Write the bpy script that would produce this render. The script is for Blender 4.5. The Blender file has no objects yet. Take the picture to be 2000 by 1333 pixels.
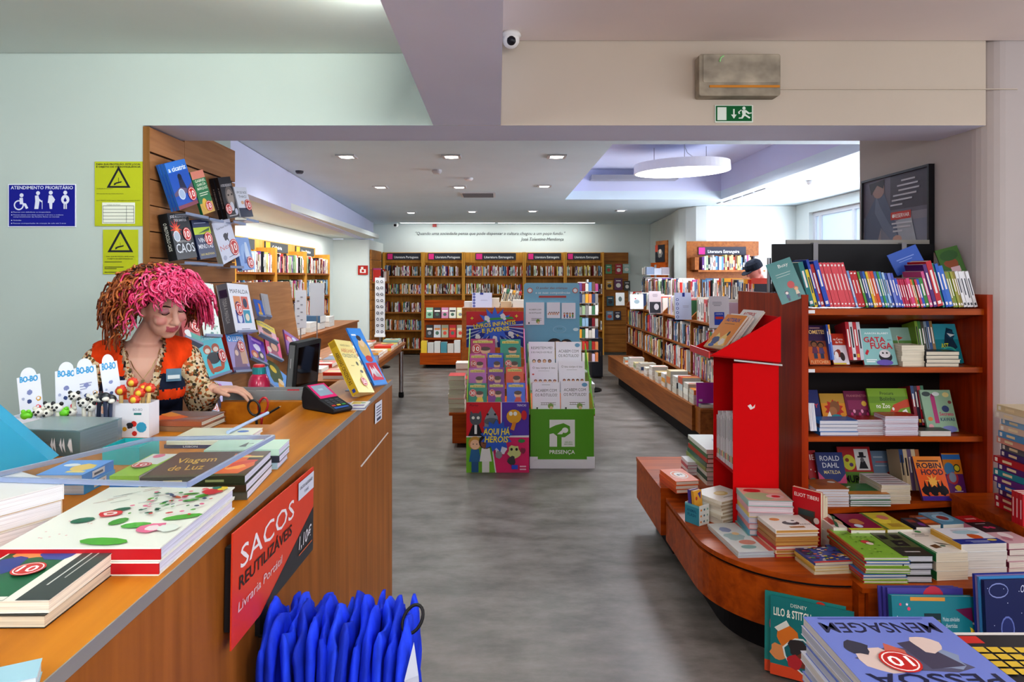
import bpy, bmesh, math, random
from mathutils import Vector as V, Matrix
R = random.Random(7)
F, CX, CY, H = 1300., 972., 542., 1.58      # focal length, vanishing point (2000x1333 frame), eye height
C = bpy.context.scene.collection
def ony(px, py, Y): return V(((px-CX)/F*Y, Y, H-(py-CY)/F*Y))
def onz(px, py, z): return ony(px, py, (H-z)*F/(py-CY))
def onx(px, py, X): return ony(px, py, X*F/(px-CX))
def lin(c):
    if isinstance(c, str):
        c = c.lstrip('#')
        if len(c) == 3: c = ''.join(k*2 for k in c)
        c = [int(c[i:i+2], 16)/255 for i in (0, 2, 4)]
    return tuple(v/12.92 if v <= .04045 else ((v+.055)/1.055)**2.4 for v in c[:3])
NAMED = {'white': 'f2f2f0', 'cream': 'e9dfc4', 'grey': '8c8c90', 'charcoal': '3a3b40', 'black': '15151a', 'red': 'c22a26', 'dark red': '7a1f22', 'orange': 'e07a2a',
 'yellow': 'e8cc3c', 'ochre': 'b8862c', 'brown': '6f4a2e', 'tan': 'bfa27a', 'green': '4f9a3c', 'dark green': '1f5a3c', 'lime': 'a5c83c', 'teal': '2a8f92', 'pale blue': 'a9cfe0',
 'blue': '2f66c0', 'navy': '1c2a5e', 'purple': '6b3a94', 'lilac': 'b6a4d6', 'pink': 'e58ab0', 'magenta': 'c02a7c', 'pale green': 'b5d8c0', 'coral': 'e2604c'}
def cname(c):
    a = [int(c.lstrip('#')[i:i+2], 16) for i in (0, 2, 4)] if len(c.lstrip('#')) == 6 else [int(k*2, 16) for k in c.lstrip('#')]
    return min(NAMED, key=lambda n: sum((a[i]-int(NAMED[n][2*i:2*i+2], 16))**2 for i in range(3)))
ORD = ('first second third fourth fifth sixth seventh eighth ninth tenth eleventh twelfth thirteenth fourteenth fifteenth sixteenth seventeenth eighteenth nineteenth '
       'twentieth').split()
ORD += ['twenty-'+o for o in ORD[:9]]+['thirtieth']+['thirty-'+o for o in ORD[:9]]+['fortieth']+['forty-'+o for o in ORD[:9]]+['fiftieth']+['fifty-'+o for o in ORD[:9]]

# ---------------------------------------------------------------- materials
def nodes(name):
    m = bpy.data.materials.new(name); m.use_nodes = True
    nt = m.node_tree; b = nt.nodes['Principled BSDF']
    return m, nt, b
def N(nt, t, **kw):
    n = nt.nodes.new(t)
    for k, v in kw.items(): setattr(n, k, v)
    return n
def attr_mat(name, rough=.45, spec=.5, coat=0, grain=0, scale=(1, 1, 1), bump=0, metal=0, trans=0, sss=0):
    m, nt, b = nodes(name)
    a = N(nt, 'ShaderNodeAttribute', attribute_name='Col')
    b.inputs['Roughness'].default_value = rough; b.inputs['Specular IOR Level'].default_value = spec
    b.inputs['Coat Weight'].default_value = coat; b.inputs['Coat Roughness'].default_value = .12; b.inputs['Metallic'].default_value = metal
    b.inputs['Transmission Weight'].default_value = trans
    if sss: b.inputs['Subsurface Weight'].default_value = sss; b.inputs['Subsurface Radius'].default_value = (.01, .004, .002)
    out = a.outputs['Color']
    if grain or bump:
        tc = N(nt, 'ShaderNodeTexCoord'); mp = N(nt, 'ShaderNodeMapping'); mp.inputs['Scale'].default_value = scale
        no = N(nt, 'ShaderNodeTexNoise'); no.inputs['Scale'].default_value = 1; no.inputs['Detail'].default_value = 3
        nt.links.new(tc.outputs['Object'], mp.inputs['Vector']); nt.links.new(mp.outputs[0], no.inputs['Vector'])
        if grain:
            mr = N(nt, 'ShaderNodeMapRange'); mr.inputs['From Min'].default_value = .3; mr.inputs['From Max'].default_value = .7
            mr.inputs['To Min'].default_value = 1-grain; mr.inputs['To Max'].default_value = 1+grain*.4
            nt.links.new(no.outputs['Fac'], mr.inputs['Value'])
            mx = N(nt, 'ShaderNodeMix', data_type='RGBA', blend_type='MULTIPLY'); mx.inputs['Factor'].default_value = 1
            nt.links.new(out, mx.inputs['A']); nt.links.new(mr.outputs[0], mx.inputs['B']); out = mx.outputs['Result']
        if bump:
            bp = N(nt, 'ShaderNodeBump'); bp.inputs['Strength'].default_value = bump; bp.inputs['Distance'].default_value = .01
            nt.links.new(no.outputs['Fac'], bp.inputs['Height']); nt.links.new(bp.outputs[0], b.inputs['Normal'])
    nt.links.new(out, b.inputs['Base Color'])
    return m
def wood(name, c1, c2, axis=2, rough=.38, sc=1.0, coat=.0):
    m, nt, b = nodes(name)
    tc = N(nt, 'ShaderNodeTexCoord'); mp = N(nt, 'ShaderNodeMapping')
    s = [26*sc]*3; s[axis] = 1.6*sc; mp.inputs['Scale'].default_value = s
    n1 = N(nt, 'ShaderNodeTexNoise'); n1.inputs['Scale'].default_value = 1; n1.inputs['Detail'].default_value = 5; n1.inputs['Distortion'].default_value = .6
    n2 = N(nt, 'ShaderNodeTexNoise'); n2.inputs['Scale'].default_value = 2.2
    nt.links.new(tc.outputs['Object'], mp.inputs['Vector']); nt.links.new(mp.outputs[0], n1.inputs['Vector']); nt.links.new(tc.outputs['Object'], n2.inputs['Vector'])
    ad = N(nt, 'ShaderNodeMath', operation='MULTIPLY_ADD'); ad.inputs[1].default_value = .45
    nt.links.new(n2.outputs['Fac'], ad.inputs[0]); nt.links.new(n1.outputs['Fac'], ad.inputs[2])
    cr = N(nt, 'ShaderNodeValToRGB'); cr.color_ramp.elements[0].position = .5; cr.color_ramp.elements[1].position = .95
    cr.color_ramp.elements[0].color = (*lin(c2), 1); cr.color_ramp.elements[1].color = (*lin(c1), 1)
    nt.links.new(ad.outputs[0], cr.inputs[0]); nt.links.new(cr.outputs[0], b.inputs['Base Color'])
    b.inputs['Roughness'].default_value = rough; b.inputs['Coat Weight'].default_value = coat; b.inputs['Specular IOR Level'].default_value = .22
    return m
def paint(name, c, rough=.85, var=.05, scale=1.5):
    m, nt, b = nodes(name)
    tc = N(nt, 'ShaderNodeTexCoord'); no = N(nt, 'ShaderNodeTexNoise'); no.inputs['Scale'].default_value = scale; no.inputs['Detail'].default_value = 4
    nt.links.new(tc.outputs['Object'], no.inputs['Vector'])
    cr = N(nt, 'ShaderNodeValToRGB'); l = lin(c)
    cr.color_ramp.elements[0].position = .3; cr.color_ramp.elements[1].position = .7
    cr.color_ramp.elements[0].color = (*[v*(1-var) for v in l], 1); cr.color_ramp.elements[1].color = (*[min(1, v*(1+var)) for v in l], 1)
    nt.links.new(no.outputs['Fac'], cr.inputs[0]); nt.links.new(cr.outputs[0], b.inputs['Base Color'])
    b.inputs['Roughness'].default_value = rough; b.inputs['Specular IOR Level'].default_value = .3
    return m
def emit(name, c, s):
    m, nt, b = nodes(name)
    b.inputs['Base Color'].default_value = (*lin(c), 1); b.inputs['Emission Color'].default_value = (*lin(c), 1); b.inputs['Emission Strength'].default_value = s
    return m
def clear(name, tint='eef4fa', refl=.25, rough=.04, solid=.06):
    m, nt, b = nodes(name)
    tr = N(nt, 'ShaderNodeBsdfTransparent'); tr.inputs[0].default_value = (*lin(tint), 1)
    b.inputs['Base Color'].default_value = (*lin(tint), 1); b.inputs['Roughness'].default_value = rough
    lw = N(nt, 'ShaderNodeLayerWeight'); lw.inputs['Blend'].default_value = refl
    ma = N(nt, 'ShaderNodeMath', operation='ADD', use_clamp=True); ma.inputs[1].default_value = solid
    nt.links.new(lw.outputs['Fresnel'], ma.inputs[0])
    mx = N(nt, 'ShaderNodeMixShader'); nt.links.new(ma.outputs[0], mx.inputs[0]); nt.links.new(tr.outputs[0], mx.inputs[1]); nt.links.new(b.outputs[0], mx.inputs[2])
    nt.links.new(mx.outputs[0], nt.nodes['Material Output'].inputs['Surface'])
    return m
PRINT = attr_mat('glossy_print', .3, .4)
MATTE = attr_mat('matte_print', .75, .2)
PAGES = attr_mat('page_edges', .85, .15, grain=.3, scale=(4, 4, 900))
PLAST = attr_mat('plastic', .35, .5)
RUBB = attr_mat('rubber_black', .55, .4)
METAL = attr_mat('brushed_metal', .3, .5, metal=1)
SKIN = attr_mat('skin', .5, .4, sss=.1)
HAIR = attr_mat('dyed_hair', .42, .5, grain=.3, scale=(90, 90, 90))
CLOTH = attr_mat('cotton_cloth', .9, .1, grain=.35, scale=(26, 26, 12), bump=.25)
BAGM = attr_mat('blue_nonwoven_cloth', .72, .25, grain=.35, scale=(30, 30, 12), bump=.4)
ACRY = clear('clear_acrylic', 'fafcff', .06, .04, .02)
ACRE = clear('acrylic_edge', 'd4def2', .35, .15, .26)
WRAP = clear('plastic_wrap', 'dfeaf0', .35, .18, .12)
WCOUNT = wood('counter_front_oak', 'a8682e', '84501e', 2, .5, .8)
WTOP = wood('counter_top_oak', 'c07a20', '985812', 1, .42, .6)
WRED = wood('cherry_veneer', 'b8420a', '862a05', 2, .34)
WREDX = wood('cherry_veneer_long', 'b85814', '88380a', 0, .34)
WGOLD = wood('golden_beech', 'd8a048', 'b8843a', 2, .45)
WGOLDX = wood('golden_beech_shelf', 'b57c3e', '8d5a2a', 0, .45)
WSLAT = wood('slatwall_beech', 'a87850', '8a5c38', 1, .42)
WMID = wood('mid_brown_beech', 'a0622e', '7d471f', 1, .4)

# ---------------------------------------------------------------- mesh builder
class MB:
    def __init__(s): s.v = []; s.f = []; s.c = []; s.m = []
    def quad(s, pts, col, m=0):
        i = len(s.v); s.v += [V(p) for p in pts]; s.f.append(tuple(range(i, i+len(pts)))); s.c.append(lin(col) if not isinstance(col, tuple) else col); s.m.append(m)
    def mesh(s, vs, fs, col, m=0):
        i = len(s.v); s.v += [V(p) for p in vs]; c = lin(col) if not isinstance(col, tuple) else col
        for f in fs: s.f.append(tuple(i+k for k in f)); s.c.append(c); s.m.append(m)
    def box(s, a, b, col='fff', m=0, M=None):
        x0, y0, z0 = a; x1, y1, z1 = b
        p = [V(q) for q in ((x0, y0, z0), (x1, y0, z0), (x1, y1, z0), (x0, y1, z0), (x0, y0, z1), (x1, y0, z1), (x1, y1, z1), (x0, y1, z1))]
        if M is not None: p = [M @ q for q in p]
        s.mesh(p, ((0, 3, 2, 1), (4, 5, 6, 7), (0, 1, 5, 4), (1, 2, 6, 5), (2, 3, 7, 6), (3, 0, 4, 7)), col, m)
    def rbox(s, a, b, r, col='fff', m=0, M=None, ax=2, n=5):
        """box with rounded vertical edges along axis ax"""
        o = [k for k in (0, 1, 2) if k != ax]; pts = []
        for cx, cy, a0 in ((b[o[0]]-r, b[o[1]]-r, 0), (a[o[0]]+r, b[o[1]]-r, 90), (a[o[0]]+r, a[o[1]]+r, 180), (b[o[0]]-r, a[o[1]]+r, 270)):
            for k in range(n+1):
                t = math.radians(a0+90*k/n); pts.append((cx+r*math.cos(t), cy+r*math.sin(t)))
        s.prism(pts, a[ax], b[ax], col, m, M, ax)
    def prism(s, pts, z0, z1, col='fff', m=0, M=None, ax=2):
        o = [k for k in (0, 1, 2) if k != ax]; n = len(pts); vs = []
        for z in (z0, z1):
            for p in pts:
                q = [0, 0, 0]; q[o[0]] = p[0]; q[o[1]] = p[1]; q[ax] = z; q = V(q); vs.append(M @ q if M is not None else q)
        s.mesh(vs, [tuple(range(n-1, -1, -1)), tuple(range(n, 2*n))]+[(k, (k+1) % n, n+(k+1) % n, n+k) for k in range(n)], col, m)
    def lathe(s, prof, n=24, col='fff', m=0, M=None, cols=None):
        vs = []; fs = []
        for r, z in prof:
            for k in range(n):
                t = 2*math.pi*k/n; q = V((r*math.cos(t), r*math.sin(t), z)); vs.append(M @ q if M is not None else q)
        i = len(s.v); s.v += vs
        for j in range(len(prof)-1):
            cc = lin(cols[j]) if cols else (lin(col) if not isinstance(col, tuple) else col)
            for k in range(n):
                s.f.append((i+j*n+k, i+j*n+(k+1) % n, i+(j+1)*n+(k+1) % n, i+(j+1)*n+k)); s.c.append(cc); s.m.append(m)
        for j, rev in ((0, True), (len(prof)-1, False)):
            if prof[j][0] > 1e-5:
                f = [i+j*n+k for k in range(n)]; s.f.append(tuple(f[::-1] if rev else f)); s.c.append(lin(cols[min(j, len(cols)-1)]) if cols else (lin(col) if not isinstance(col, tuple) else col)); s.m.append(m)
    def tube(s, pts, r, n=6, col='fff', m=0, closed=False, cols=None):
        pts = [V(p) for p in pts]; K = len(pts); vs = []; fs = []; ref = None
        for i, p in enumerate(pts):
            t = (pts[(i+1) % K]-pts[i-1]) if closed else (pts[min(i+1, K-1)]-pts[max(i-1, 0)])
            t.normalize()
            if ref is None: ref = t.orthogonal().normalized()
            ref = (ref-t*ref.dot(t)); ref = ref.normalized() if ref.length > 1e-6 else t.orthogonal().normalized()
            b = t.cross(ref); rr = r[i] if isinstance(r, (list, tuple)) else r
            for k in range(n):
                a = 2*math.pi*k/n; vs.append(p+(ref*math.cos(a)+b*math.sin(a))*rr)
        for i in range(K if closed else K-1):
            j = (i+1) % K
            for k in range(n): fs.append((i*n+k, i*n+(k+1) % n, j*n+(k+1) % n, j*n+k))
        if not closed: fs += [tuple(range(n-1, -1, -1)), tuple((K-1)*n+k for k in range(n))]
        s.mesh(vs, fs, col, m)
        if cols:
            L = len(s.c)-len(fs)
            for q in range(len(fs)): s.c[L+q] = cols[min(q//n, len(cols)-1)]
    def ball(s, c, r, col='fff', m=0, n=12, k=8, M=None):
        r = (r, r, r) if not isinstance(r, (tuple, list)) else r; c = V(c); vs = []; fs = []
        for j in range(k+1):
            ph = math.pi*j/k
            for i in range(n):
                t = 2*math.pi*i/n; q = V((math.sin(ph)*math.cos(t)*r[0], math.sin(ph)*math.sin(t)*r[1], math.cos(ph)*r[2]))
                vs.append(c+(M @ q if M is not None else q))
        for j in range(k):
            for i in range(n): fs.append((j*n+i, (j+1)*n+i, (j+1)*n+(i+1) % n, j*n+(i+1) % n))
        s.mesh(vs, fs, col, m)
    def build(s, name, mats, parent=None, M=None, smooth=False, bevel=0):
        me = bpy.data.meshes.new(name); me.from_pydata([tuple(p) for p in s.v], [], s.f)
        mats = mats if isinstance(mats, (list, tuple)) else [mats]
        for m in mats: me.materials.append(m)
        me.polygons.foreach_set('material_index', s.m)
        at = me.color_attributes.new('Col', 'FLOAT_COLOR', 'CORNER')
        buf = []
        for f, c in zip(s.f, s.c): buf += [c[0], c[1], c[2], 1.0]*len(f)
        at.data.foreach_set('color', buf)
        if smooth: me.polygons.foreach_set('use_smooth', [True]*len(s.f))
        me.update()
        o = bpy.data.objects.new(name, me); C.objects.link(o)
        if parent is not None: o.parent = parent
        if M is not None: o.matrix_world = M; 
        if parent is not None and M is None: o.matrix_local = Matrix()
        if bevel:
            b = o.modifiers.new('edge', 'BEVEL'); b.width = bevel; b.segments = 2; b.limit_method = 'ANGLE'
        return o
def tag(o, label=None, cat=None, group=None, kind=None):
    if label: o['label'] = label
    if cat: o['category'] = cat
    if group: o['group'] = group
    if kind: o['kind'] = kind
    return o
def empty(name, label, cat, loc=(0, 0, 0), group=None):
    o = bpy.data.objects.new(name, None); C.objects.link(o); o.location = loc; o.empty_display_size = .05
    return tag(o, label, cat, group)
def at0(root): return Matrix.Translation(-V(root.location))
def part(mb, name, mats, root, **kw):
    """mesh given in world coordinates, parented to root (an Empty or mesh placed without rotation)"""
    o = mb.build(name, mats, None, **kw); o.parent = root
    o.matrix_parent_inverse = Matrix(); o.location = -V(root.location) if root.parent is None else (0, 0, 0)
    return o
def frame(o, u, v):
    u = V(u).normalized(); v = V(v); v = (v-u*v.dot(u)).normalized(); n = u.cross(v)
    M = Matrix.Identity(4)
    for i in range(3): M[i][0] = u[i]; M[i][1] = v[i]; M[i][2] = n[i]; M[i][3] = o[i]
    return M

# ---------------------------------------------------------------- lettering and printed art
_tc = {}
def text_geo(s, bold=0, sl=0):
    k = (s, bold, sl)
    if k not in _tc:
        cu = bpy.data.curves.new('lettering', 'FONT'); cu.body = s; cu.size = 1; cu.resolution_u = 2; cu.offset = bold*.45; cu.shear = sl
        cu.align_x = 'LEFT'
        ob = bpy.data.objects.new('lettering', cu); me = ob.to_mesh()
        vs = [v.co.copy() for v in me.vertices]; fs = [tuple(p.vertices) for p in me.polygons]
        ob.to_mesh_clear(); bpy.data.objects.remove(ob); bpy.data.curves.remove(cu)
        xs = [v.x for v in vs] or [0, 1]; ys = [v.y for v in vs] or [0, 1]
        _tc[k] = (vs, fs, min(xs), max(xs), min(ys), max(ys))
    return _tc[k]
class Art:
    """flat printed shapes on a w x h face; coordinates 0..1, y up. P maps (x, y, layer) in metres to 3-D."""
    def __init__(s, mb, w, h, P, m=0, dz=.0002): s.mb, s.w, s.h, s.P, s.m, s.dz, s.L = mb, w, h, P, m, dz, 1
    def pts(s, l, z=None):
        return [s.P(x*s.w, y*s.h, (s.L if z is None else z)*s.dz) for x, y in l]
    def poly(s, l, c): s.mb.quad(s.pts(l), c, s.m); s.L += 1
    def rect(s, x0, y0, x1, y1, c): s.poly(((x0, y0), (x1, y0), (x1, y1), (x0, y1)), c)
    def ell(s, x, y, rx, ry, c, n=14, rot=0):
        a = math.radians(rot); q = s.w/s.h; l = []
        for k in range(n):
            t = 2*math.pi*k/n; dx, dy = rx*math.cos(t), (ry if ry else rx*q)*math.sin(t)
            if rot: ex, ey = dx*s.w, dy*s.h; dx, dy = (ex*math.cos(a)-ey*math.sin(a))/s.w, (ex*math.sin(a)+ey*math.cos(a))/s.h
            l.append((x+dx, y+dy))
        s.poly(l, c)
    def star(s, x, y, r, c, n=5, inner=.45, rot=0):
        q = s.w/s.h; l = []
        for k in range(2*n):
            t = math.pi*k/n+math.pi/2+rot; rr = r if k % 2 == 0 else r*inner; l.append((x+rr*math.cos(t), y+rr*q*math.sin(t)))
        # fan triangles so concave outline is safe
        P = s.pts(l); ctr = s.P(x*s.w, y*s.h, s.L*s.dz)
        s.mb.mesh([ctr]+P, [(0, 1+k, 1+(k+1) % len(P)) for k in range(len(P))], c, s.m); s.L += 1
    def text(s, t, x, y, hgt, c, wid=None, al='c', bold=.0, sl=0, rot=0):
        """cap height hgt (fraction of h); wid: fit to this width (fraction of w)"""
        vs, fs, x0, x1, y0, y1 = text_geo(t, bold, sl)
        k = hgt*s.h/.7; kx = k
        if wid: kx = min(wid*s.w/(x1-x0), k*1.7) if hgt else wid*s.w/(x1-x0)
        if not hgt: k = kx
        W = (x1-x0)*kx; ox = x*s.w-(W/2 if al == 'c' else 0 if al == 'l' else W); oy = y*s.h
        a = math.radians(rot); cx, cy = x*s.w, y*s.h; out = []
        for v in vs:
            px, py = ox+(v.x-x0)*kx, oy+v.y*k
            if rot: dx, dy = px-cx, py-cy; px, py = cx+dx*math.cos(a)-dy*math.sin(a), cy+dx*math.sin(a)+dy*math.cos(a)
            out.append(s.P(px, py, s.L*s.dz))
        s.mb.mesh(out, fs, c, s.m); s.L += 1
    def lines(s, x, y, w, n, c, dy=.05, th=.018, r=None):
        r = r or R
        for k in range(n):
            ww = w*(.6+.4*r.random()); s.rect(x-ww/2, y-k*dy, x+ww/2, y-k*dy+th, c)
    def ten(s, x, y, r, t='10'):
        s.ell(x, y, r, 0, 'c9302a', 18); s.ell(x, y, r*.88, 0, 'f4efec', 18); s.ell(x, y, r*.8, 0, 'c32d28', 18)
        s.text(t, x, y-r*.45*s.w/s.h, .9*r*s.w/s.h, 'fdfdfb', r*1.15, bold=.03)
    def blob(s, x, y, r, c, seed=0, n=13, ir=.3):
        q = s.w/s.h; rr = random.Random(seed); l = []
        for k in range(n):
            t = 2*math.pi*k/n; a = r*(1-ir*rr.random()); l.append((x+a*math.cos(t), y+a*q*math.sin(t)))
        P = s.pts(l); ctr = s.P(x*s.w, y*s.h, s.L*s.dz)
        s.mb.mesh([ctr]+P, [(0, 1+k, 1+(k+1) % n) for k in range(n)], c, s.m); s.L += 1
    def person(s, x, y, h, skin, hair, top, legs='33415e'):
        """generic little figure: feet at y, height h"""
        q = s.w/s.h; r = h*.17
        s.rect(x-h*.1/q, y, x+h*.1/q, y+h*.4, legs); s.poly(((x-h*.17/q, y+h*.3), (x+h*.17/q, y+h*.3), (x+h*.11/q, y+h*.66), (x-h*.11/q, y+h*.66)), top)
        s.ell(x, y+h*.83, r*1.12/q, r*1.12, hair); s.ell(x, y+h*.79, r*.82/q, r*.82, skin)
        s.ell(x-r*.3/q, y+h*.8, r*.1/q, r*.1, '222', 6); s.ell(x+r*.3/q, y+h*.8, r*.1/q, r*.1, '222', 6)
    def run(s, ops):
        for o in ops: getattr(s, o[0])(*o[1:-1], **o[-1]) if isinstance(o[-1], dict) else getattr(s, o[0])(*o[1:])

# ---------------------------------------------------------------- books
def face_art(mb, w, h, t, dz, rot):
    if rot == 1: return Art(mb, h, w, lambda x, y, z: V((y, h-x, t+z)), 0, dz)
    if rot == 2: return Art(mb, w, h, lambda x, y, z: V((w-x, h-y, t+z)), 0, dz)
    if rot == 3: return Art(mb, h, w, lambda x, y, z: V((w-y, x, t+z)), 0, dz)
    return Art(mb, w, h, lambda x, y, z: V((x, y, t+z)), 0, dz)
def book(name, label, M, w, h, t, cov='fff', spine=None, page='e6e1d6', art=(), spart=(), parts=True, group=None, hard=False, back=None, sticker=None, dz=.00008, arot=0):
    """book lying in its own frame: x spine->fore edge, y foot->head, z back->front cover"""
    mb = MB(); c = .0022 if hard else .0009; o = .0035 if hard else .0012; spine = spine or cov; back = back or cov
    pg = MB() if parts else mb
    mb.box((0, 0, t-c), (w, h, t), cov); mb.box((0, 0, 0), (w, h, c), back); mb.box((0, 0, c), (c*1.4, h, t-c), spine)
    if hasattr(pg, 'box'): pg.box((c*1.4+.0002, o, c+.0001), (w-o, h-o, t-c-.0001), page, 0 if parts else 1)
    if art:
        a = face_art(mb, w, h, t, dz, arot); a.run(art)
    if spart:
        a = Art(mb, h, t, lambda x, y, z: V((-z, h-x, y)), 0, dz); a.run(spart)     # reads top-down along the spine
    root = mb.build(name, [PRINT, PAGES], None, M)
    tag(root, label, 'book', group)
    if parts: po = pg.build('page_block', PAGES, root)
    if sticker:
        sm = MB(); a = face_art(sm, w, h, t, dz, arot); a.L = 40
        a.ten(*sticker); sm.build('price_sticker', PRINT, root)
    return root
def qb(name, label, tl, tr, bl, Y, t, **kw):
    """face-out book from three pixel corners and their depths (Y = one number or (Ytl, Ytr, Ybl)); cover frame anchored at bottom-left"""
    Y = (Y, Y, Y) if not isinstance(Y, tuple) else Y
    a, b, d = ony(*tl, Y[0]), ony(*tr, Y[1]), ony(*bl, Y[2])
    v = a-d; u = b-a; h = v.length; un = (u-v*u.dot(v)/v.dot(v)); w = un.length
    vn = v.normalized(); n = un.normalized().cross(vn)
    M = frame(d-n*t, un, vn)
    return book(name, label, M, w, h, t, **kw)
def fb(name, label, x0, y0, x1, y1, Y, t=.014, lean=.035, yaw=0, **kw):
    """face-out book standing on pixel row y1 and leaning back (lean in metres)"""
    h0 = (y1-y0)/F*Y; dz = t*lean/math.hypot(h0, lean)+.0008
    d = ony(x0, y1, Y); w = (x1-x0)/F*Y; d.z += dz; top = ony(x0, y0, Y+lean).z; v = V((0, lean, top-d.z)); h = v.length
    u = V((1, 0, 0)); n = u.cross(v.normalized())
    return book(name, label, frame(d-n*t, u, v), w, h, t, **kw)
def flatM(A, B, Cc, z, rot=0):
    a, b, c = onz(*A, z), onz(*B, z), onz(*Cc, z)
    u = b-a; v = c-a; v = v-u*v.dot(u)/u.dot(u); u.z = v.z = 0; w, h = u.length, v.length
    un, vn = u.normalized(), v.normalized()
    if rot == 0: return a, un, vn, w, h                      # spine on the left edge
    if rot == 1: return a+un*w, vn, -un, h, w                # spine on the near edge
    if rot == 2: return a+un*w+vn*h, -un, -vn, w, h          # spine on the right edge (upside down)
    return a+vn*h, -vn, un, h, w                             # spine on the far edge
def stack(name, desc, A, B, Cc, ztop, zbase, n, rot=0, **kw):
    """a pile of n books filling zbase..ztop; pixel corners are the top cover's near-left, near-right and far-left"""
    a, u, v, w, h = flatM(A, B, Cc, ztop, rot)
    return pile(name, desc, a, u, v, w, h, ztop, zbase, n, rot, **kw)
def wstack(name, desc, a, w, d, zbase, n, rot=1, yaw=0, **kw):
    """pile whose top cover has its near-left corner at a, w wide (X) and d deep (Y)"""
    m = Matrix.Rotation(math.radians(yaw), 3, 'Z'); u0, v0 = m @ V((1, 0, 0)), m @ V((0, 1, 0)); a = V(a)
    o, u, v, W, Hh = [(a, u0, v0, w, d), (a+u0*w, v0, -u0, d, w), (a+u0*w+v0*d, -u0, -v0, w, d), (a+v0*d, -v0, u0, d, w)][rot]
    return pile(name, desc, o, u, v, W, Hh, a.z, zbase, n, rot, **kw)
def fstack(name, desc, x0, x1, yt, zbase, Y, d, n, **kw):
    """pile whose near side spans pixels x0..x1 at depth Y, its top at pixel row yt"""
    a, b = ony(x0, yt, Y), ony(x1, yt, Y); kw.setdefault('rot', 3); return wstack(name, desc, a, b.x-a.x, d, zbase, n, **kw)
def pile(name, desc, a, u, v, w, h, ztop, zbase, n, rot=0, top=None, cov=('fff',), spine=None, page=('e6e1d6',), art=(), jit=.004, parts=True, hard=False, spart=(), sticker=None, topname=None, jr=1.2, arot=None, under=False):
    th = (ztop-zbase)/n; z = ztop; out = []
    for k in range(n):
        z -= th
        j = V((R.uniform(-jit, jit), R.uniform(-jit, jit), 0)) if k else V((0, 0, 0)); an = math.radians(R.uniform(-jr, jr)) if k else 0
        uu = Matrix.Rotation(an, 3, 'Z') @ u; vv = Matrix.Rotation(an, 3, 'Z') @ v
        o = V((a.x, a.y, 0))+j; o.z = z+.0003
        cv = cov[k % len(cov)]; sp = spine[k % len(spine)] if spine else cv
        if n == 1: lab = top or desc
        elif k == 0: lab = top or 'topmost book of '+desc
        elif k == n-1: lab = 'lowest book of '+desc
        else: lab = ORD[k]+' book down in '+desc
        out.append(book(topname if topname and k == 0 else name, lab, frame(o, uu, vv), w, h, th-.0006, cov=cv, spine=sp, page=page[k % len(page)], art=art if k == 0 else (), parts=parts, hard=hard, spart=spart,
             sticker=sticker if k == 0 else None, arot=rot if arot is None else arot))
    return out
def xb(name, label, tl, tr, bl, Xt, Xb, t, dX=.03, **kw):
    """face-out book leaning on a wall that runs along the aisle: X of its head and foot, far edge turned out by dX"""
    return qb(name, label, tl, tr, bl, (Xt*F/(tl[0]-CX), (Xt+dX)*F/(tr[0]-CX), Xb*F/(bl[0]-CX)), t, **kw)
PAL = ['d8d4cc', 'c9c3b6', 'e9e6df', 'f0eeea', 'b7b2aa', '8e8b88', '2b2c33', '1c1c22', '3b4a6b', '8fb0c8', '5d89b0', 'b63a34', 'cf4a3c', '7a2730', 'e0a23a', 'e6d27a', '4b7a58', '9fb88f', 'c9a27a', '6d5140', 'd98a5a',
       'd7c7dd', '6a4c84', 'a44a78', 'f1efe8', 'e4e0da', '40424c', 'dcd7cf', 'c7d4d8', 'eceae6']
def pick(r=R): return r.choice(PAL)
def spineart(r, col):
    l = lin(col); lum = .3*l[0]+.6*l[1]+.1*l[2]; ink = '2a2a30' if lum > .25 else 'efece6'
    ops = [('rect', .12+.1*r.random(), .3, .5+.25*r.random(), .7, ink)]
    if r.random() < .5: ops.append(('rect', .84, .15, .93, .85, r.choice(['c23a34', ink, 'e0b040', '3a68a8'])))
    if r.random() < .3: ops.insert(0, ('rect', 0, 0, .18+.2*r.random(), 1, r.choice(['c23a34', '2b4a7a', 'e0a23a', 'dddad2', '3d7a5a'])))
    return ops
def spine_row(name, lab, P0, along, inward, length, hr, dr, tr, base_up=(0, 0, 1), lean=0, cols=None, r=R, parts=False, maxn=99):
    """books standing spine-out from P0 along `along`; lab(k, colour) gives the label"""
    along = V(along).normalized(); inward = V(inward).normalized(); up = V(base_up); s = 0; k = 0; out = []
    while k < maxn:
        t = r.uniform(*tr); h = r.uniform(*hr); d = r.uniform(*dr)
        if s+t > length: break
        col = cols[k % len(cols)] if cols else pick(r)
        q = up*math.cos(lean)-along*math.sin(lean)
        n = inward.cross(q); o = V(P0)+along*s+V((0, 0, .0008))
        if n.dot(along) < 0: o = o+along*(t*math.cos(lean))
        M = frame(o+inward*r.uniform(0, .012), inward, q)
        out.append(book(name, lab(k, cname(col)), M, d, h, t-.0008, cov=col, spine=col, parts=parts, spart=spineart(r, col)))
        s += t/math.cos(lean)+.0004; k += 1
    return out
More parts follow.
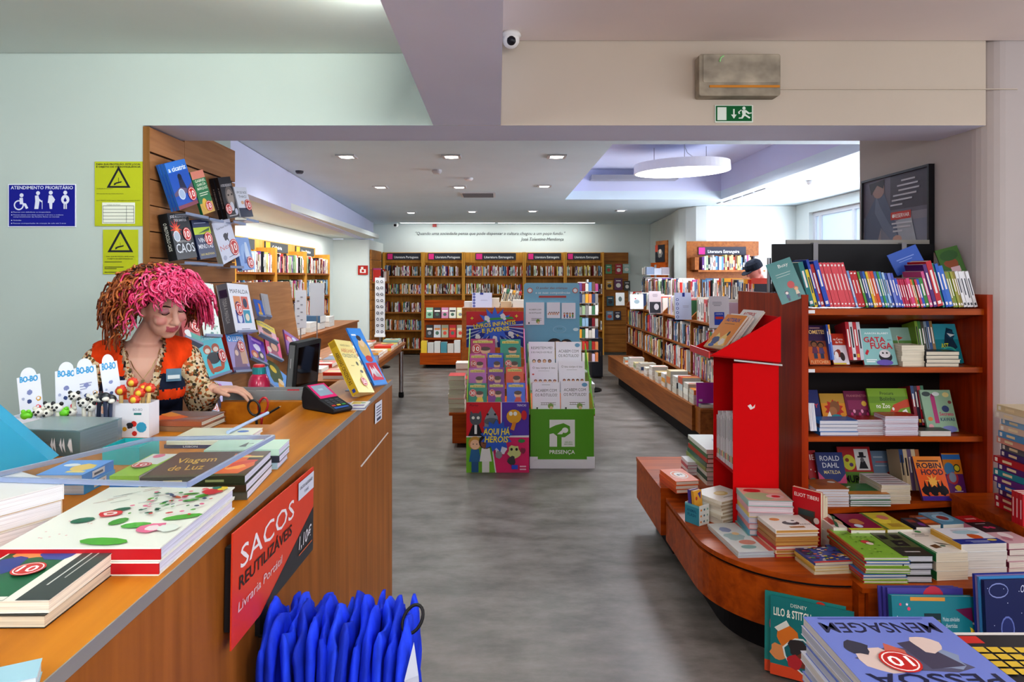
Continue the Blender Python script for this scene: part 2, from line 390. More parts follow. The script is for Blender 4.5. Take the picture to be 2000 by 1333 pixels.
# ================================================================ the room
def struct(name, mb, m, **kw): return tag(mb.build(name, m, **kw), kind='structure')
WL = paint('wall_green_lamp_tint', 'bfcac4', .9, .03)  # off-white wall; greenish lamplight put into the base colour
WR = paint('wall_paint_warm_grey', 'bfb6b2', .9, .03)
WB = paint('wall_paint_white', 'dfe5e2', .9, .02)
WV = paint('wall_daylight_tint', 'd6daf2', .9, .02)  # off-white surfaces; bluish daylight put into the base colour
CB = paint('ceiling_paint_grey', 'd8e8f0', .75, .03)
CR = paint('ceiling_paint_beige', 'f0e2da', .9, .03)
BM = paint('beam_mauve_light_tint', 'e6e8fa', .85, .03)  # off-white beams; lavender cast of the light put into the colour
BF = paint('beam_paint_beige', 'ccc0b0', .9, .03)
def floor_mat():
    m, nt, b = nodes('polished_grey_floor')
    tc = N(nt, 'ShaderNodeTexCoord'); n1 = N(nt, 'ShaderNodeTexNoise'); n1.inputs['Scale'].default_value = 3.6; n1.inputs['Detail'].default_value = 11; n1.inputs['Roughness'].default_value = .68
    mp = N(nt, 'ShaderNodeMapping'); mp.inputs['Scale'].default_value = (.8, 1.6, 1)
    nt.links.new(tc.outputs['Object'], mp.inputs['Vector']); nt.links.new(mp.outputs[0], n1.inputs['Vector'])
    cr = N(nt, 'ShaderNodeValToRGB'); cr.color_ramp.elements[0].position = .34; cr.color_ramp.elements[1].position = .7
    cr.color_ramp.elements[0].color = (*lin('57524d'), 1); cr.color_ramp.elements[1].color = (*lin('8a8480'), 1)
    nt.links.new(n1.outputs['Fac'], cr.inputs[0]); nt.links.new(cr.outputs[0], b.inputs['Base Color'])
    mr = N(nt, 'ShaderNodeMapRange'); mr.inputs['To Min'].default_value = .26; mr.inputs['To Max'].default_value = .5
    nt.links.new(n1.outputs['Fac'], mr.inputs['Value']); nt.links.new(mr.outputs[0], b.inputs['Roughness'])
    n2 = N(nt, 'ShaderNodeTexNoise'); n2.inputs['Scale'].default_value = 60
    nt.links.new(tc.outputs['Object'], n2.inputs['Vector'])
    bp = N(nt, 'ShaderNodeBump'); bp.inputs['Strength'].default_value = .06; bp.inputs['Distance'].default_value = .004
    nt.links.new(n2.outputs['Fac'], bp.inputs['Height']); nt.links.new(bp.outputs[0], b.inputs['Normal'])
    return m
YF, YB, ZB, ZC = 3.36, 3.736, 2.347, 2.68
mb = MB(); mb.box((-5, -2, -.1), (6, 14.2, 0)); struct('floor', mb, floor_mat())
mb = MB(); mb.box((-4, YF, 0), (-1.79, 4.46, 2.9)); struct('wall_left', mb, WL)
mb = MB()                                                    # right pillar with a soft rounded corner
pts = [(5, 4.53), (2.464, 4.53)]+[(2.464+.1-.1*math.cos(math.radians(a)), YF+.1-.1*math.sin(math.radians(a))) for a in range(0, 91, 15)]+[(5, YF)]
mb.prism(pts, 0, 2.9); struct('wall_right', mb, WR)
mb = MB(); mb.box((-1.79, YF, ZB), (-.2, YB, 2.9), 'fff', 2); mb.box((-.2, YF, ZB), (2.464, YB, 2.9), 'fff', 0)
o = struct('trim_1', mb, [BF, BM, WL])
for p in o.data.polygons:                                    # mauve cast of the light on the underside, put into its colour
    if p.normal.z < -.5: p.material_index = 1
mb = MB(); mb.box((-.325, -2, ZB), (.0157, YF-.006, 2.95)); struct('trim_2', mb, BM)
mb = MB(); mb.box((-4, -2, 2.711), (-.326, YF-.006, 2.85)); struct('ceiling_left', mb, paint('ceiling_paint_white', 'e4ebe4', .9, .02))
mb = MB(); mb.box((.0167, -2, 2.774), (5, YF-.006, 2.9)); struct('ceiling_right', mb, CR)
# thin strip added to draw the daylight patch's top edge on the beam
mb = MB(); mb.box((1.0, YF-.008, 2.527), (2.62, YF-.001, 2.531)); struct('lit_patch_edge', mb, BF)
# back room
mb = MB(); mb.box((-3.2, 13.8, 0), (3.3, 14.0, 2.9)); wall_back = struct('wall_back', mb, WB)
mb = MB(); tx0, tx1, ty0, ty1 = .95, 3.15, 5.5, 9.4
for a, b in (((-3.4, YB, ZC), (tx0, 13.8, 2.8)), ((tx1, YB, ZC), (4.75, 13.8, 2.8)), ((tx0, YB, ZC), (tx1, ty0, 2.8)), ((tx0, ty1, ZC), (tx1, 13.8, 2.8))): mb.box(a, b)
struct('ceiling_back', mb, CB)
mb = MB(); mb.box((tx0, ty0, 3.1), (tx1, ty1, 3.2))
for a, b in (((tx0-.04, ty0, 2.8), (tx0, ty1, 3.2)), ((tx1, ty0, 2.8), (tx1+.04, ty1, 3.2)), ((tx0, ty0-.04, 2.8), (tx1, ty0, 3.2)), ((tx0, ty1, 2.8), (tx1, ty1+.04, 3.2))): mb.box(a, b)
struct('ceiling_tray', mb, WV)
mb = MB(); mb.prism([(-2.04, 4.465), (-2.5, 13.4), (-2.62, 13.4), (-2.16, 4.465)], 2.28, 2.675); struct('wall_bulkhead', mb, WV)
mb = MB(); mb.box((-3.4, 4.465, 2.29), (-2.17, 12.2, 2.36)); struct('ceiling_alcove', mb, WB)
mb = MB(); mb.box((-3.4, 4.465, 0), (-3.02, 12.2, 2.285)); struct('wall_alcove', mb, WB)
mb = MB(); mb.rbox((-3.3, 12.2, 0), (-2.36, 13.79, 2.275), .06); struct('wall_end', mb, WB)
mb = MB()
arc = [(3.16, 13.79), (3.0, 11.5), (2.93, 11.0), (2.905, 10.7), (2.95, 10.45), (3.06, 10.27), (3.2, 10.2), (4.6, 10.2), (4.6, 13.79)]
mb.prism(arc, 0, 2.675); struct('wall_curved', mb, WB)
# window wall
wy0, wy1, wz0, wz1, wx = 6.2, 9.77, 1.0, 2.53, 4.57
mb = MB()
for a, b in (((wx, 4.54, 0), (wx+.2, wy0, 2.675)), ((wx, wy1, 0), (wx+.2, 10.19, 2.675)), ((wx, wy0, 0), (wx+.2, wy1, wz0)), ((wx, wy0, wz1), (wx+.2, wy1, 2.675))): mb.box(a, b)
struct('wall_window', mb, WB)
mb = MB(); M_al = paint('window_frame_white', 'd8dade', .4, 0)
for y in (wy0, 7.0, 7.82, 8.64, 9.54, wy1-.06): mb.box((wx+.06, y, wz0+.002), (wx+.12, y+.06, wz1-.002))
for z in (wz0+.002, wz1-.06): mb.box((wx+.062, wy0, z), (wx+.118, wy1, z+.055))
w1 = struct('window_1', mb, M_al)
g = MB(); g.box((wx+.085, wy0+.01, wz0+.01), (wx+.09, wy1-.01, wz1-.01)); g.build('window_pane', clear('window_glass', 'f4faff', .15, .01, .03), w1)
# tree outside
t = empty('street_tree', 'bluish green tree standing outside behind the window', 'tree', (9.2, 18.2, 0))
mb = MB(); mb.tube([(9.2, 18.2, -1), (9.25, 18.2, 1), (9.15, 18.25, 2.6)], [.12, .1, .06], 8, '5a5048'); part(mb, 'trunk', MATTE, t)
mb = MB()
for k in range(420):
    d = V((R.gauss(0, 1), R.gauss(0, 1), R.gauss(0, .8))).normalized()*(R.random()**.4)*.75; p = V((9.2, 18.2, 3.05))+d
    a = V((R.gauss(0, 1), R.gauss(0, 1), R.gauss(0, 1))).normalized()*.09; b = a.orthogonal().normalized()*.05
    mb.quad((p-a, p-b, p+a, p+b), R.choice(['5f9a94', '7ab0a6', '4f8a86', '8fc0b0']))
part(mb, 'crown', MATTE, t)
# writing on the back wall
mb = MB(); A = Art(mb, 3.12, .3, lambda x, y, z: ony(811, 471, 13.79)+V((x, -z, y)))
A.text('"Quando uma sociedade pensa que pode dispensar a cultura chegou a um poço fundo."', .5, .42, .21, '4c4f54', .995, sl=.25)
A.text('José Tolentino Mendonça', .985, .02, .22, '4a4d52', .285, 'r', sl=.25)
part(mb, 'quotation_lettering', MATTE, wall_back)

# ---------------------------------------------------------------- light fittings
LENS = emit('lamp_lens', 'fff6ea', 9); DISC = emit('disc_diffuser', 'fbfbff', 3.2); SLOT = emit('slot_diffuser', 'f4fbff', 5)
def spot(loc, e, ang=150, r=.05, col=(.94, .99, 1), bl=.6, rot=(0, 0, 0)):
    l = bpy.data.lights.new('lamp', 'SPOT'); l.energy = e; l.spot_size = math.radians(ang); l.spot_blend = bl; l.shadow_soft_size = r; l.color = col
    o = bpy.data.objects.new('lamp', l); C.objects.link(o); o.location = loc; o.rotation_euler = rot; return o
def area(loc, sx, sy, e, rot=(0, 0, 0), col=(1, 1, 1)):
    l = bpy.data.lights.new('lamp', 'AREA'); l.shape = 'RECTANGLE'; l.size = sx; l.size_y = sy; l.energy = e; l.color = col
    o = bpy.data.objects.new('lamp', l); C.objects.link(o); o.location = loc; o.rotation_euler = rot; return o
DL = [(677, 305), (882, 305), (1087, 305), (743, 365), (897, 365), (1063, 363), (803, 415), (922, 413), (1040, 412), (1213, 411), (1415, 396)]
rows = ['row over the doorway', 'middle row', 'row by the far wall']
for i, (px, py) in enumerate(DL):
    p = onz(px, py, ZC); row = 0 if i < 3 else 1 if i < 6 else 2
    n = ['first', 'second', 'third', 'fourth', 'fifth'][i if i < 3 else i-3 if i < 6 else i-6]
    t = empty('recessed_downlight', f'square recessed ceiling downlight, {n} from the alcove side in the {rows[row]}', 'ceiling light', (p.x, p.y, ZC), 'ceiling downlights')
    mb = MB(); s = .085
    for a, b in (((-s, -s), (s, -.06)), ((-s, .06), (s, s)), ((-s, -.06), (-.06, .06)), ((.06, -.06), (s, .06))): mb.box((p.x+a[0], p.y+a[1], ZC-.012), (p.x+b[0], p.y+b[1], ZC-.0005), 'c8c8cc')
    part(mb, 'trim_frame', PLAST, t)
    mb = MB(); mb.lathe([(.058, ZC-.008), (.05, ZC-.014), (.0, ZC-.016)], 18, 'fff', M=Matrix.Translation((p.x, p.y, 0))); part(mb, 'lens', LENS, t)
    if i < 10: spot((p.x, p.y, ZC-.05), 36, 155)
for k, (x0, x1) in enumerate(((-1.95, -.05), (.0, 1.95))):
    mb = MB(); mb.box((x0, 13.28, ZC-.012), (x1, 13.34, ZC-.0005), 'e8eeee'); 
    o = tag(mb.build('linear_ceiling_light', PLAST), f'long thin slot light along the far wall, {["alcove", "window"][k]} side', 'ceiling light', 'slot lights')
    mb = MB(); mb.box((x0+.01, 13.295, ZC-.0145), (x1-.01, 13.325, ZC-.0122)); mb.build('diffuser', SLOT, o)
    area(((x0+x1)/2, 13.25, ZC-.03), 1.8, .06, 9, (math.radians(18), 0, 0), (.93, 1, .98))
# big pendant disc
dc = V((2.1, 7.6, 2.78)); Mt = Matrix.Translation(dc) @ Matrix.Rotation(math.radians(1.5), 4, 'X') @ Matrix.Rotation(math.radians(-1.5), 4, 'Y')
t = empty('pendant_disc_lamp', 'large round white glowing disc lamp hanging on thin cables', 'pendant lamp', dc)
mb = MB(); mb.lathe([(.53, .1), (.535, .0), (.52, -.002)], 56, 'f2f2f6', M=Mt); mb.lathe([(.53, .1), (.0, .101)], 56, 'e8e8ee', M=Mt); part(mb, 'housing', PLAST, t, smooth=False)
mb = MB(); mb.lathe([(.519, -.002), (.0, -.004)], 56, 'fff', M=Mt); part(mb, 'diffuser', DISC, t)
for a in (20, 140, 260):
    q = Mt @ V((.34*math.cos(math.radians(a)), .34*math.sin(math.radians(a)), .1)); mb = MB(); mb.tube([q, (q.x, q.y, 3.1)], .003, 5, '8a8a92'); part(mb, 'cable', METAL, t)
q = Mt @ V((.2, -.1, .1)); mb = MB(); mb.tube([q, q+V((-.06, 0, .03)), q+V((-.16, 0, .1)), q+V((-.2, 0, .2)), (q.x-.2, q.y, 3.1)], .004, 5, 'd0d0d6'); part(mb, 'power_cord', PLAST, t)
area((2.1, 7.5, 2.74), .9, .9, 60, col=(.93, .95, 1))
# daylight coming through the window wall, front room cove lamp and added unseen fills
area((wx-.05, 8.0, 1.8), 1.3, 3.2, 150, (0, math.radians(90), 0), (.86, .9, 1))
area((3.6, 5.6, 2.6), 1.2, 1.6, 45, (0, 0, 0), (.9, .92, 1))
area((-2.6, 8.0, 2.27), .1, 7.0, 70, (0, 0, 0), (.97, 1, .95))
def fill_light(loc, e, r, col):
    l = bpy.data.lights.new('lamp', 'POINT'); l.energy = e; l.shadow_soft_size = r; l.color = col
    o = bpy.data.objects.new('lamp', l); C.objects.link(o); o.location = loc
fill_light((-1.5, -.6, 2.2), 62, .25, (.93, 1, .97)); fill_light((1.5, -.6, 2.25), 72, .25, (1, .95, .88)); fill_light((.2, -1.4, 2.1), 50, .25, (1, .98, .96))  # unseen fills added behind the camera to brighten front room and ceilings
area((-.41, 1.7, 2.655), .06, 1.8, 44, (0, math.radians(115), 0), (.96, 1, .94))
area((4.2, 1.6, 1.9), 1.6, 1.6, 12, (0, math.radians(90), 0), (.93, .97, 1))  # added cool side fill for the pillar and lower beam
W = bpy.data.worlds.new('World'); bpy.context.scene.world = W; W.use_nodes = True
wn = W.node_tree; wt = N(wn, 'ShaderNodeTexCoord'); wx_ = N(wn, 'ShaderNodeSeparateXYZ'); wr = N(wn, 'ShaderNodeMapRange')      # overcast sky, brightest on the street side
wr.inputs['From Min'].default_value = .1; wr.inputs['From Max'].default_value = .75; wr.inputs['To Min'].default_value = .62; wr.inputs['To Max'].default_value = 2.0
wn.links.new(wt.outputs['Generated'], wx_.inputs[0]); wn.links.new(wx_.outputs['X'], wr.inputs['Value']); wn.links.new(wr.outputs[0], wn.nodes['Background'].inputs[1])
W.node_tree.nodes['Background'].inputs[0].default_value = (.83, .88, 1, 1); W.node_tree.nodes['Background'].inputs[1].default_value = .7

# ---------------------------------------------------------------- fittings on ceilings and walls
def ceil_thing(name, label, cat, px, py, r, hgt, col='e6e6e8'):
    p = onz(px, py, ZC); mb = MB(); mb.lathe([(r, ZC-.0005), (r, ZC-hgt*.5), (r*.7, ZC-hgt), (0, ZC-hgt)], 18, col, M=Matrix.Translation((p.x, p.y, 0))); return tag(mb.build(name, PLAST), label, cat)
ceil_thing('smoke_detector', 'round white smoke detector on the ceiling beside the disc lamp', 'detector', 1586, 353, .06, .05)
ceil_thing('smoke_detector', 'small round white smoke detector between the downlight rows', 'detector', 915, 348, .05, .03)
ceil_thing('ceiling_sprinkler', 'small grey sprinkler head between the first downlights', 'sprinkler', 853, 332, .05, .04, 'c8c8cc')
ceil_thing('sensor', 'small dark sensor at the edge of the alcove bulkhead', 'sensor', 585, 334, .04, .03, '55555c')
p = onz(934, 380, ZC); mb = MB(); mb.box((p.x-.23, p.y-.23, ZC-.012), (p.x+.23, p.y+.23, ZC-.0005), 'd4d4d8'); vt = tag(mb.build('ceiling_vent', PLAST), 'square white air vent with fine slats in the ceiling', 'vent')
mb = MB()
for k in range(9): mb.box((p.x-.2, p.y-.2+k*.046, ZC-.02), (p.x+.2, p.y-.2+k*.046+.018, ZC-.0125), '77777e')
mb.build('grille', PLAST, vt)
mb = MB(); mb.box((1.3, 9.2, 2.94), (2.5, 9.395, 3.0), '9a9aa0'); vt = tag(mb.build('linear_vent', PLAST), 'long slotted grey air grille in the ceiling tray above the disc lamp', 'vent')
mb = MB(); mb.box((1.0, 13.4, ZC-.02), (1.3, 13.6, ZC-.0005), 'aaa');
mb = MB(); 
for k in range(4): mb.box((3.3, 8.2+k*.4, ZC-.01), (3.5, 8.55+k*.4, ZC-.0005), 'b8b8c2')
tag(mb.build('slot_vent', PLAST), 'slotted air vent in the ceiling strip near the window', 'vent')
# dome camera
c = ony(998, 78, 3.25); t = empty('security_camera', 'white dome security camera by the ceiling beam', 'camera', c)
mb = MB(); mb.lathe([(.045, .034), (.05, .02), (.03, .0)], 20, 'e8e6e0', M=Matrix.Translation(c)); part(mb, 'base', PLAST, t, smooth=True)
mb = MB(); mb.ball(c, .042, 'eceae4', n=20, k=12); part(mb, 'housing', PLAST, t, smooth=True)
mb = MB(); d = (V((.2, 0, 1.2))-c).normalized(); mb.ball(c+d*.022, .026, '15151a', n=16, k=10); part(mb, 'lens', PLAST, t, smooth=True)
c = ony(773, 441, 13.3); t = empty('bullet_camera', 'small white bullet camera above the far bookcases', 'camera', c)
mb = MB(); mb.tube([c+V((0, .2, .05)), c+V((0, .1, .03))], .02, 8, 'eee'); part(mb, 'mount', PLAST, t)
mb = MB(); mb.tube([c+V((0, .1, .02)), c+V((0, -.1, 0))], .04, 10, 'eee'); mb.tube([c+V((0, -.1, 0)), c+V((0, -.105, 0))], .025, 10, '111'); part(mb, 'housing', PLAST, t)
mb = MB(); p = ony(849, 440, 13.79); mb.box(p+V((-.04, -.03, -.04)), p+V((.04, 0, .04)), 'b3312c'); tag(mb.build('wall_mount_alarm', PLAST), 'small red fire alarm box on the far wall', 'alarm')
# emergency light and exit sign on the beam
a = ony(1357, 195, YF-.001); b = ony(1512, 115, YF-.001)
t = empty('emergency_light', 'old yellowed emergency light box above the doorway', 'light', a)
mb = MB(); mb.rbox((a.x, YF-.075, a.z), (b.x, YF-.001, b.z), .012, 'a89e8a', ax=1); mb.rbox((a.x+.02, YF-.077, a.z+.065), (b.x-.004, YF-.0751, b.z-.004), .008, 'b8ae9a', ax=1); part(mb, 'housing', attr_mat('stained_plastic', .5, .4, grain=.45, scale=(7, 7, 9)), t)
mb = MB(); mb.box((a.x+.05, YF-.0795, a.z+.04), (b.x-.004, YF-.0775, b.z-.155), 'd08a2c'); part(mb, 'amber_strip', PLAST, t)
mb = MB(); mb.tube([(a.x+.1, YF-.079, b.z-.04), (a.x+.105, YF-.079, b.z-.02), (a.x+.12, YF-.079, b.z-.01)], .004, 5, '9fd890'); part(mb, 'indicator', PLAST, t)
a = ony(1396, 240, YF-.001); b = ony(1470, 206, YF-.001); mb = MB(); w, h = b.x-a.x, b.z-a.z; mb.box((a.x, YF-.006, a.z), (b.x, YF-.001, b.z), 'dfe8dc')
A = Art(mb, w, h, lambda x, y, z: V((a.x+x, YF-.006-z, a.z+y))); A.rect(.02, .08, .97, .96, '1f6b3c'); A.rect(.06, .14, .30, .88, 'e6efe2')
A.rect(.475, .38, .515, .78, 'e6efe2'); A.poly(((.42, .46), (.495, .22), (.57, .46)), 'e6efe2')
A.ell(.76, .82, .045, 0, 'e6efe2', 10)
for q in (((.70, .70), (.82, .72), (.80, .46), (.72, .44)), ((.72, .46), (.80, .48), (.93, .30), (.90, .22), (.80, .36)), ((.72, .46), (.79, .42), (.72, .22), (.62, .22), (.62, .28), (.69, .30)), ((.82, .70), (.90, .56), (.96, .58), (.96, .52), (.87, .48), (.80, .60)), ((.70, .70), (.64, .60), (.66, .50), (.62, .48), (.6, .6), (.68, .74))): A.poly(q, 'e6efe2')
tag(mb.build('exit_sign', MATTE), 'green emergency exit sign with arrow and running figure above the doorway', 'sign')
# priority service sign
def wsign(name, label, x0, y0, x1, y1, col, rim=None):
    a, b = ony(x0, y1, YF-.001), ony(x1, y0, YF-.001); mb = MB(); mb.box((a.x, YF-.005, a.z), (b.x, YF-.001, b.z), rim or col); w, h = b.x-a.x, b.z-a.z
    return mb, Art(mb, w, h, lambda x, y, z: V((a.x+x, YF-.005-z, a.z+y))), label, name
mb, A, lab, nm = wsign('priority_sign', 'blue priority service sign with four white pictograms on the pale wall', 17, 360, 149, 444, '23269a', 'e6e8f2')
A.rect(.012, .02, .988, .98, '20248f'); A.text('ATENDIMENTO PRIORITÁRIO', .5, .88, .075, 'e8eaf6', .92, bold=.03)
wv = 'dfe2f2'
A.ell(.2, .74, .03, 0, wv); A.poly(((.17, .68), (.22, .68), (.225, .56), (.265, .55), (.3, .44), (.265, .42), (.24, .5), (.175, .5)), wv)
A.ell(.16, .51, .075, 0, wv, 20); A.ell(.16, .51, .055, 0, '20248f', 20); A.poly(((.17, .66), (.21, .66), (.215, .53), (.175, .53)), wv)
A.ell(.445, .79, .03, 0, wv); A.poly(((.4, .73), (.45, .74), (.47, .62), (.45, .42), (.39, .42), (.405, .6)), wv); A.poly(((.45, .68), (.51, .6), (.505, .57), (.44, .63)), wv); A.rect(.503, .42, .512, .62, wv)
A.ell(.635, .8, .03, 0, wv); A.poly(((.605, .74), (.655, .74), (.7, .64), (.68, .57), (.66, .56), (.655, .42), (.62, .42), (.61, .56), (.59, .56)), wv)
A.ell(.85, .8, .03, 0, wv); A.ell(.85, .64, .062, .11, wv); A.rect(.825, .42, .845, .58, wv); A.rect(.855, .42, .875, .58, wv); A.ell(.85, .62, .022, 0, '20248f', 8); A.ell(.85, .66, .012, 0, '20248f', 8)
for y, wd, tx in ((.335, .55, 'Pessoas com deficiência ou incapacidade'), (.27, .74, 'Pessoas idosas com idade superior a 65 anos e evidente'), (.225, .68, 'comprometimento das funções físicas ou mentais'), (.145, .12, 'Grávidas'), (.075, .78, 'Pessoas acompanhadas de crianças de colo até 2 anos')):
    if y != .225: A.rect(.055, y, .07, y+.02, wv)
    A.text(tx, .085, y, .026, 'c8ccea', wd, 'l', bold=.02)
tag(mb.build(nm, MATTE), lab, 'sign')
def cctv(x0, y0, x1, y1, lab, small):
    mb, A, lab, nm = wsign('video_surveillance_sign', lab, x0, y0, x1, y1, 'b9c02c')
    k = '2a2c34'
    ty, tr = (.70, .19) if not small else (.62, .36)
    def tri(r, c, cy): A.poly([(.5+r*1.0, cy-.5*r*1.05*A.w/A.h*1.1), (.5, cy+1.0*r*A.w/A.h*1.25), (.5-r*1.0, cy-.5*r*1.05*A.w/A.h*1.1)], c)
    cy = .70 if not small else .66; r = .25 if not small else .37
    tri(r, k, cy); tri(r*.72, 'b9c02c', cy-.002)
    A.rect(.495, cy-.02, .505, cy+.05, k); s = 1 if not small else 1.5
    A.poly([(.5-.07*s, cy-.05*s), (.5+.06*s, cy-.025*s), (.5+.07*s, cy-.005*s), (.5-.06*s, cy-.025*s)], k); A.poly([(.5-.1*s, cy-.07*s), (.5-.06*s, cy-.06*s), (.5-.05*s, cy-.03*s), (.5-.09*s, cy-.035*s)], k)
    if not small:
        A.text('PARA SUA PROTEÇÃO, ESTE LOCAL', .5, .945, .026, k, .93, bold=.03); A.text('É OBJETO DE VIDEOVIGILÂNCIA', .5, .905, .026, k, .93, bold=.03)
        A.text('Localização do responsável', .05, .575, .013, k, .33, 'l'); A.text('Para exercício dos seus direitos de proteção', .05, .495, .013, k, .56, 'l'); A.text('Lei n.º 58/2019 de 8 de agosto, videovigilância e proteção de dados', .04, .39, .013, k, .92, 'l')
        A.rect(.16, .035, .85, .365, 'e8ebdc'); A.text('Instalação das câmaras', .4, .325, .013, k, .28)
        for j in range(6): A.rect(.18, .05+.052*j, .83, .055+.052*j, k)
        for x in (.18, .67, .825): A.rect(x, .05, x+.006, .31, k)
    else:
        A.text('PARA SUA PROTEÇÃO, ESTE LOCAL', .5, .385, .022, k, .8, bold=.02); A.text('É OBJETO DE VIDEOVIGILÂNCIA', .5, .335, .022, k, .72, bold=.02)
        for y, w in ((.27, .5), (.155, .55), (.12, .35), (.04, .8)): A.rect(.05, y, .05+w, y+.012, k)
    tag(mb.build(nm, MATTE), lab, 'sign')
cctv(186, 316, 279, 442, 'larger yellow video surveillance sign with white table on the pale wall', False)
cctv(202, 449, 270, 536, 'smaller yellow video surveillance sign hanging below the other one', True)
# framed screen poster on the right wall, facing the aisle
t = empty('framed_poster', 'black framed poster with a sweatered arm and tablet on the side wall', 'poster', (2.45, 3.75, 1.72))
mb = MB(); y0, y1, z0, z1 = 3.75, 4.45, 1.72, 2.221
for a, b in (((y0, z0), (y1, z0+.014)), ((y0, z1-.014), (y1, z1)), ((y0, z0+.014), (y0+.014, z1-.014)), ((y1-.014, z0+.014), (y1, z1-.014))): mb.box((2.428, a[0], a[1]), (2.461, b[0], b[1]), '16161c')
part(mb, 'frame', PLAST, t)
mb = MB(); A = Art(mb, y1-y0-.028, z1-z0-.028, lambda x, y, z: V((2.439-z, y1-.014-x, z0+.014+y)))
A.rect(0, 0, 1, 1, '7d7f90'); A.rect(0, .5, 1, 1, '6b6474'); A.rect(.45, .55, 1, 1, '4c4652'); A.rect(0, 0, .3, .3, '9a8f96'); A.rect(.55, .4, 1, .5, '8a8590')
A.poly(((.0, .1), (.04, .5), (.24, .8), (.36, .78), (.5, .45), (.6, .22), (.5, .12), (.3, .34), (.2, .0), (0, 0)), '59617a')
A.poly(((.22, .8), (.28, .64), (.42, .4), (.58, .2), (.5, .12), (.34, .3), (.2, .55)), '6f7890'); A.ell(.26, .86, .1, .12, 'a5847c', 14); A.poly(((.1, .96), (.36, .98), (.34, .86), (.24, .92), (.14, .8)), '2a2228')
A.poly(((.54, .4), (.76, .46), (.84, .1), (.62, .02)), 'a9acb6'); A.ell(.56, .17, .07, .05, 'c69a8c', 10)
A.rect(.46, .42, .76, .52, 'c8352c'); A.text('RESERVAR', .63, .445, .05, 'f4efec', .22, bold=.02); A.ell(.5, .47, .018, 0, 'f4efec', 8)
for y, x, w in ((.9, .62, .2), (.84, .56, .3), (.78, .58, .3), (.72, .5, .34), (.66, .48, .3), (.6, .46, .18), (.36, .48, .3), (.31, .5, .26), (.26, .5, .14)): A.rect(x, y, x+w, y+.022, 'c6c4cc')
part(mb, 'print', PRINT, t)
# red fire hose sign by the alcove, slat panel end
p = ony(709, 528, 12.19); mb = MB(); mb.box(p+V((-.09, -.012, -.085)), p+V((.09, 0, .085)), 'b8352f'); A = Art(mb, .18, .17, lambda x, y, z: p+V((-.09+x, -.012-z, -.085+y)), dz=.001)
A.rect(.2, .2, .8, .6, 'f0e8e4'); A.rect(.3, .6, .55, .85, 'f0e8e4'); A.ell(.5, .42, .14, 0, 'b8352f'); tag(mb.build('fire_hose_sign', MATTE), 'red and white fire hose sign on the end wall', 'sign')
# ---------------------------------------------------------------- camera
cd = bpy.data.cameras.new('camera'); cam = bpy.data.objects.new('camera', cd); C.objects.link(cam)
cam.location = (0, 0, H); cam.rotation_euler = (math.radians(90), 0, 0); cd.sensor_width = 36; cd.lens = 36*F/2000; cd.shift_x = 28/2000; cd.shift_y = -124.5/2000; cd.clip_start = .05
S = bpy.context.scene; S.camera = cam; S.view_settings.view_transform = 'Standard'; S.view_settings.look = 'Medium High Contrast'; S.view_settings.exposure = -.12
# ================================================================ furniture
def bx(root, name, mat, *boxes, col='fff', **kw):
    mb = MB()
    for a, b in boxes: mb.box(a, b, col)
    return part(mb, name, mat, root, **kw)
KICK = paint('kick_base_black', '17161a', .6, 0)
DARK = paint('dark_back_panel', '1e1310', .6, .1)
# ---- sales counter
ct = empty('sales_counter', 'long oak-faced sales counter covered with books and a card terminal', 'counter', (-.9, 1.2, 0))
mb = MB(); mb.prism([(-1.72, -.3), (-.560, -.3), (-.5125, 2.17), (-1.72, 2.17)], 1.078, 1.1); mb.prism([(-.74, 2.1702), (-.5125, 2.1702), (-.4945, 3.12), (-.74, 3.12)], 1.078, 1.1)
part(mb, 'countertop', WTOP, ct)
mb = MB(); mb.prism([(-.5599, -.3), (-.5575, -.3), (-.4921, 3.12), (-.4944, 3.12)], 1.079, 1.1004); part(mb, 'edge_trim', attr_mat('edge_trim_grey', .4, .5), ct)
ct.children[-1].data.color_attributes['Col'].data.foreach_set('color', list(lin('8a8682')+(1,))*len(ct.children[-1].data.loops))
mb = MB(); mb.prism([(-.60, -.3), (-.5605, -.3), (-.4950, 3.1195), (-.54, 3.1195)], 0, 1.0778); part(mb, 'front_panel', WCOUNT, ct)
bx(ct, 'end_panel', WCOUNT, ((-.74, 3.09, 0), (-.5402, 3.119, 1.0778)))
bx(ct, 'cabinet_body', WCOUNT, ((-1.7, -.28, 0), (-.61, 2.16, 1.0778)))
bx(ct, 'tray_well', WTOP, ((-1.04, 2.172, .9), (-.742, 2.55, .915)), ((-1.06, 2.172, .9), (-1.0402, 2.55, 1.07)))
bx(ct, 'tray_rim', WTOP, ((-1.06, 2.5505, .74), (-.742, 2.59, 1.102)))
bx(ct, 'work_desk', WTOP, ((-1.06, 2.591, .945), (-.742, 3.088, .97)), ((-1.06, 2.6, 0), (-1.03, 3.08, .9445)))
# scratch mark
mb = MB(); P = lambda px, py: (onx(px, py, -.50) )
def onface(px, py):
    # counter face plane through (-.560,-.3) and (-.4945,3.12)
    k = (.0655)/3.42; Y = (-.5603+.3*k+.0012)/((px-CX)/F-k); return ony(px, py, Y)
mb = MB(); mb.quad([onface(757, 845), onface(759, 846), onface(706, 913), onface(704, 911)], 'd8d0c8'); part(mb, 'scratch', MATTE, ct)
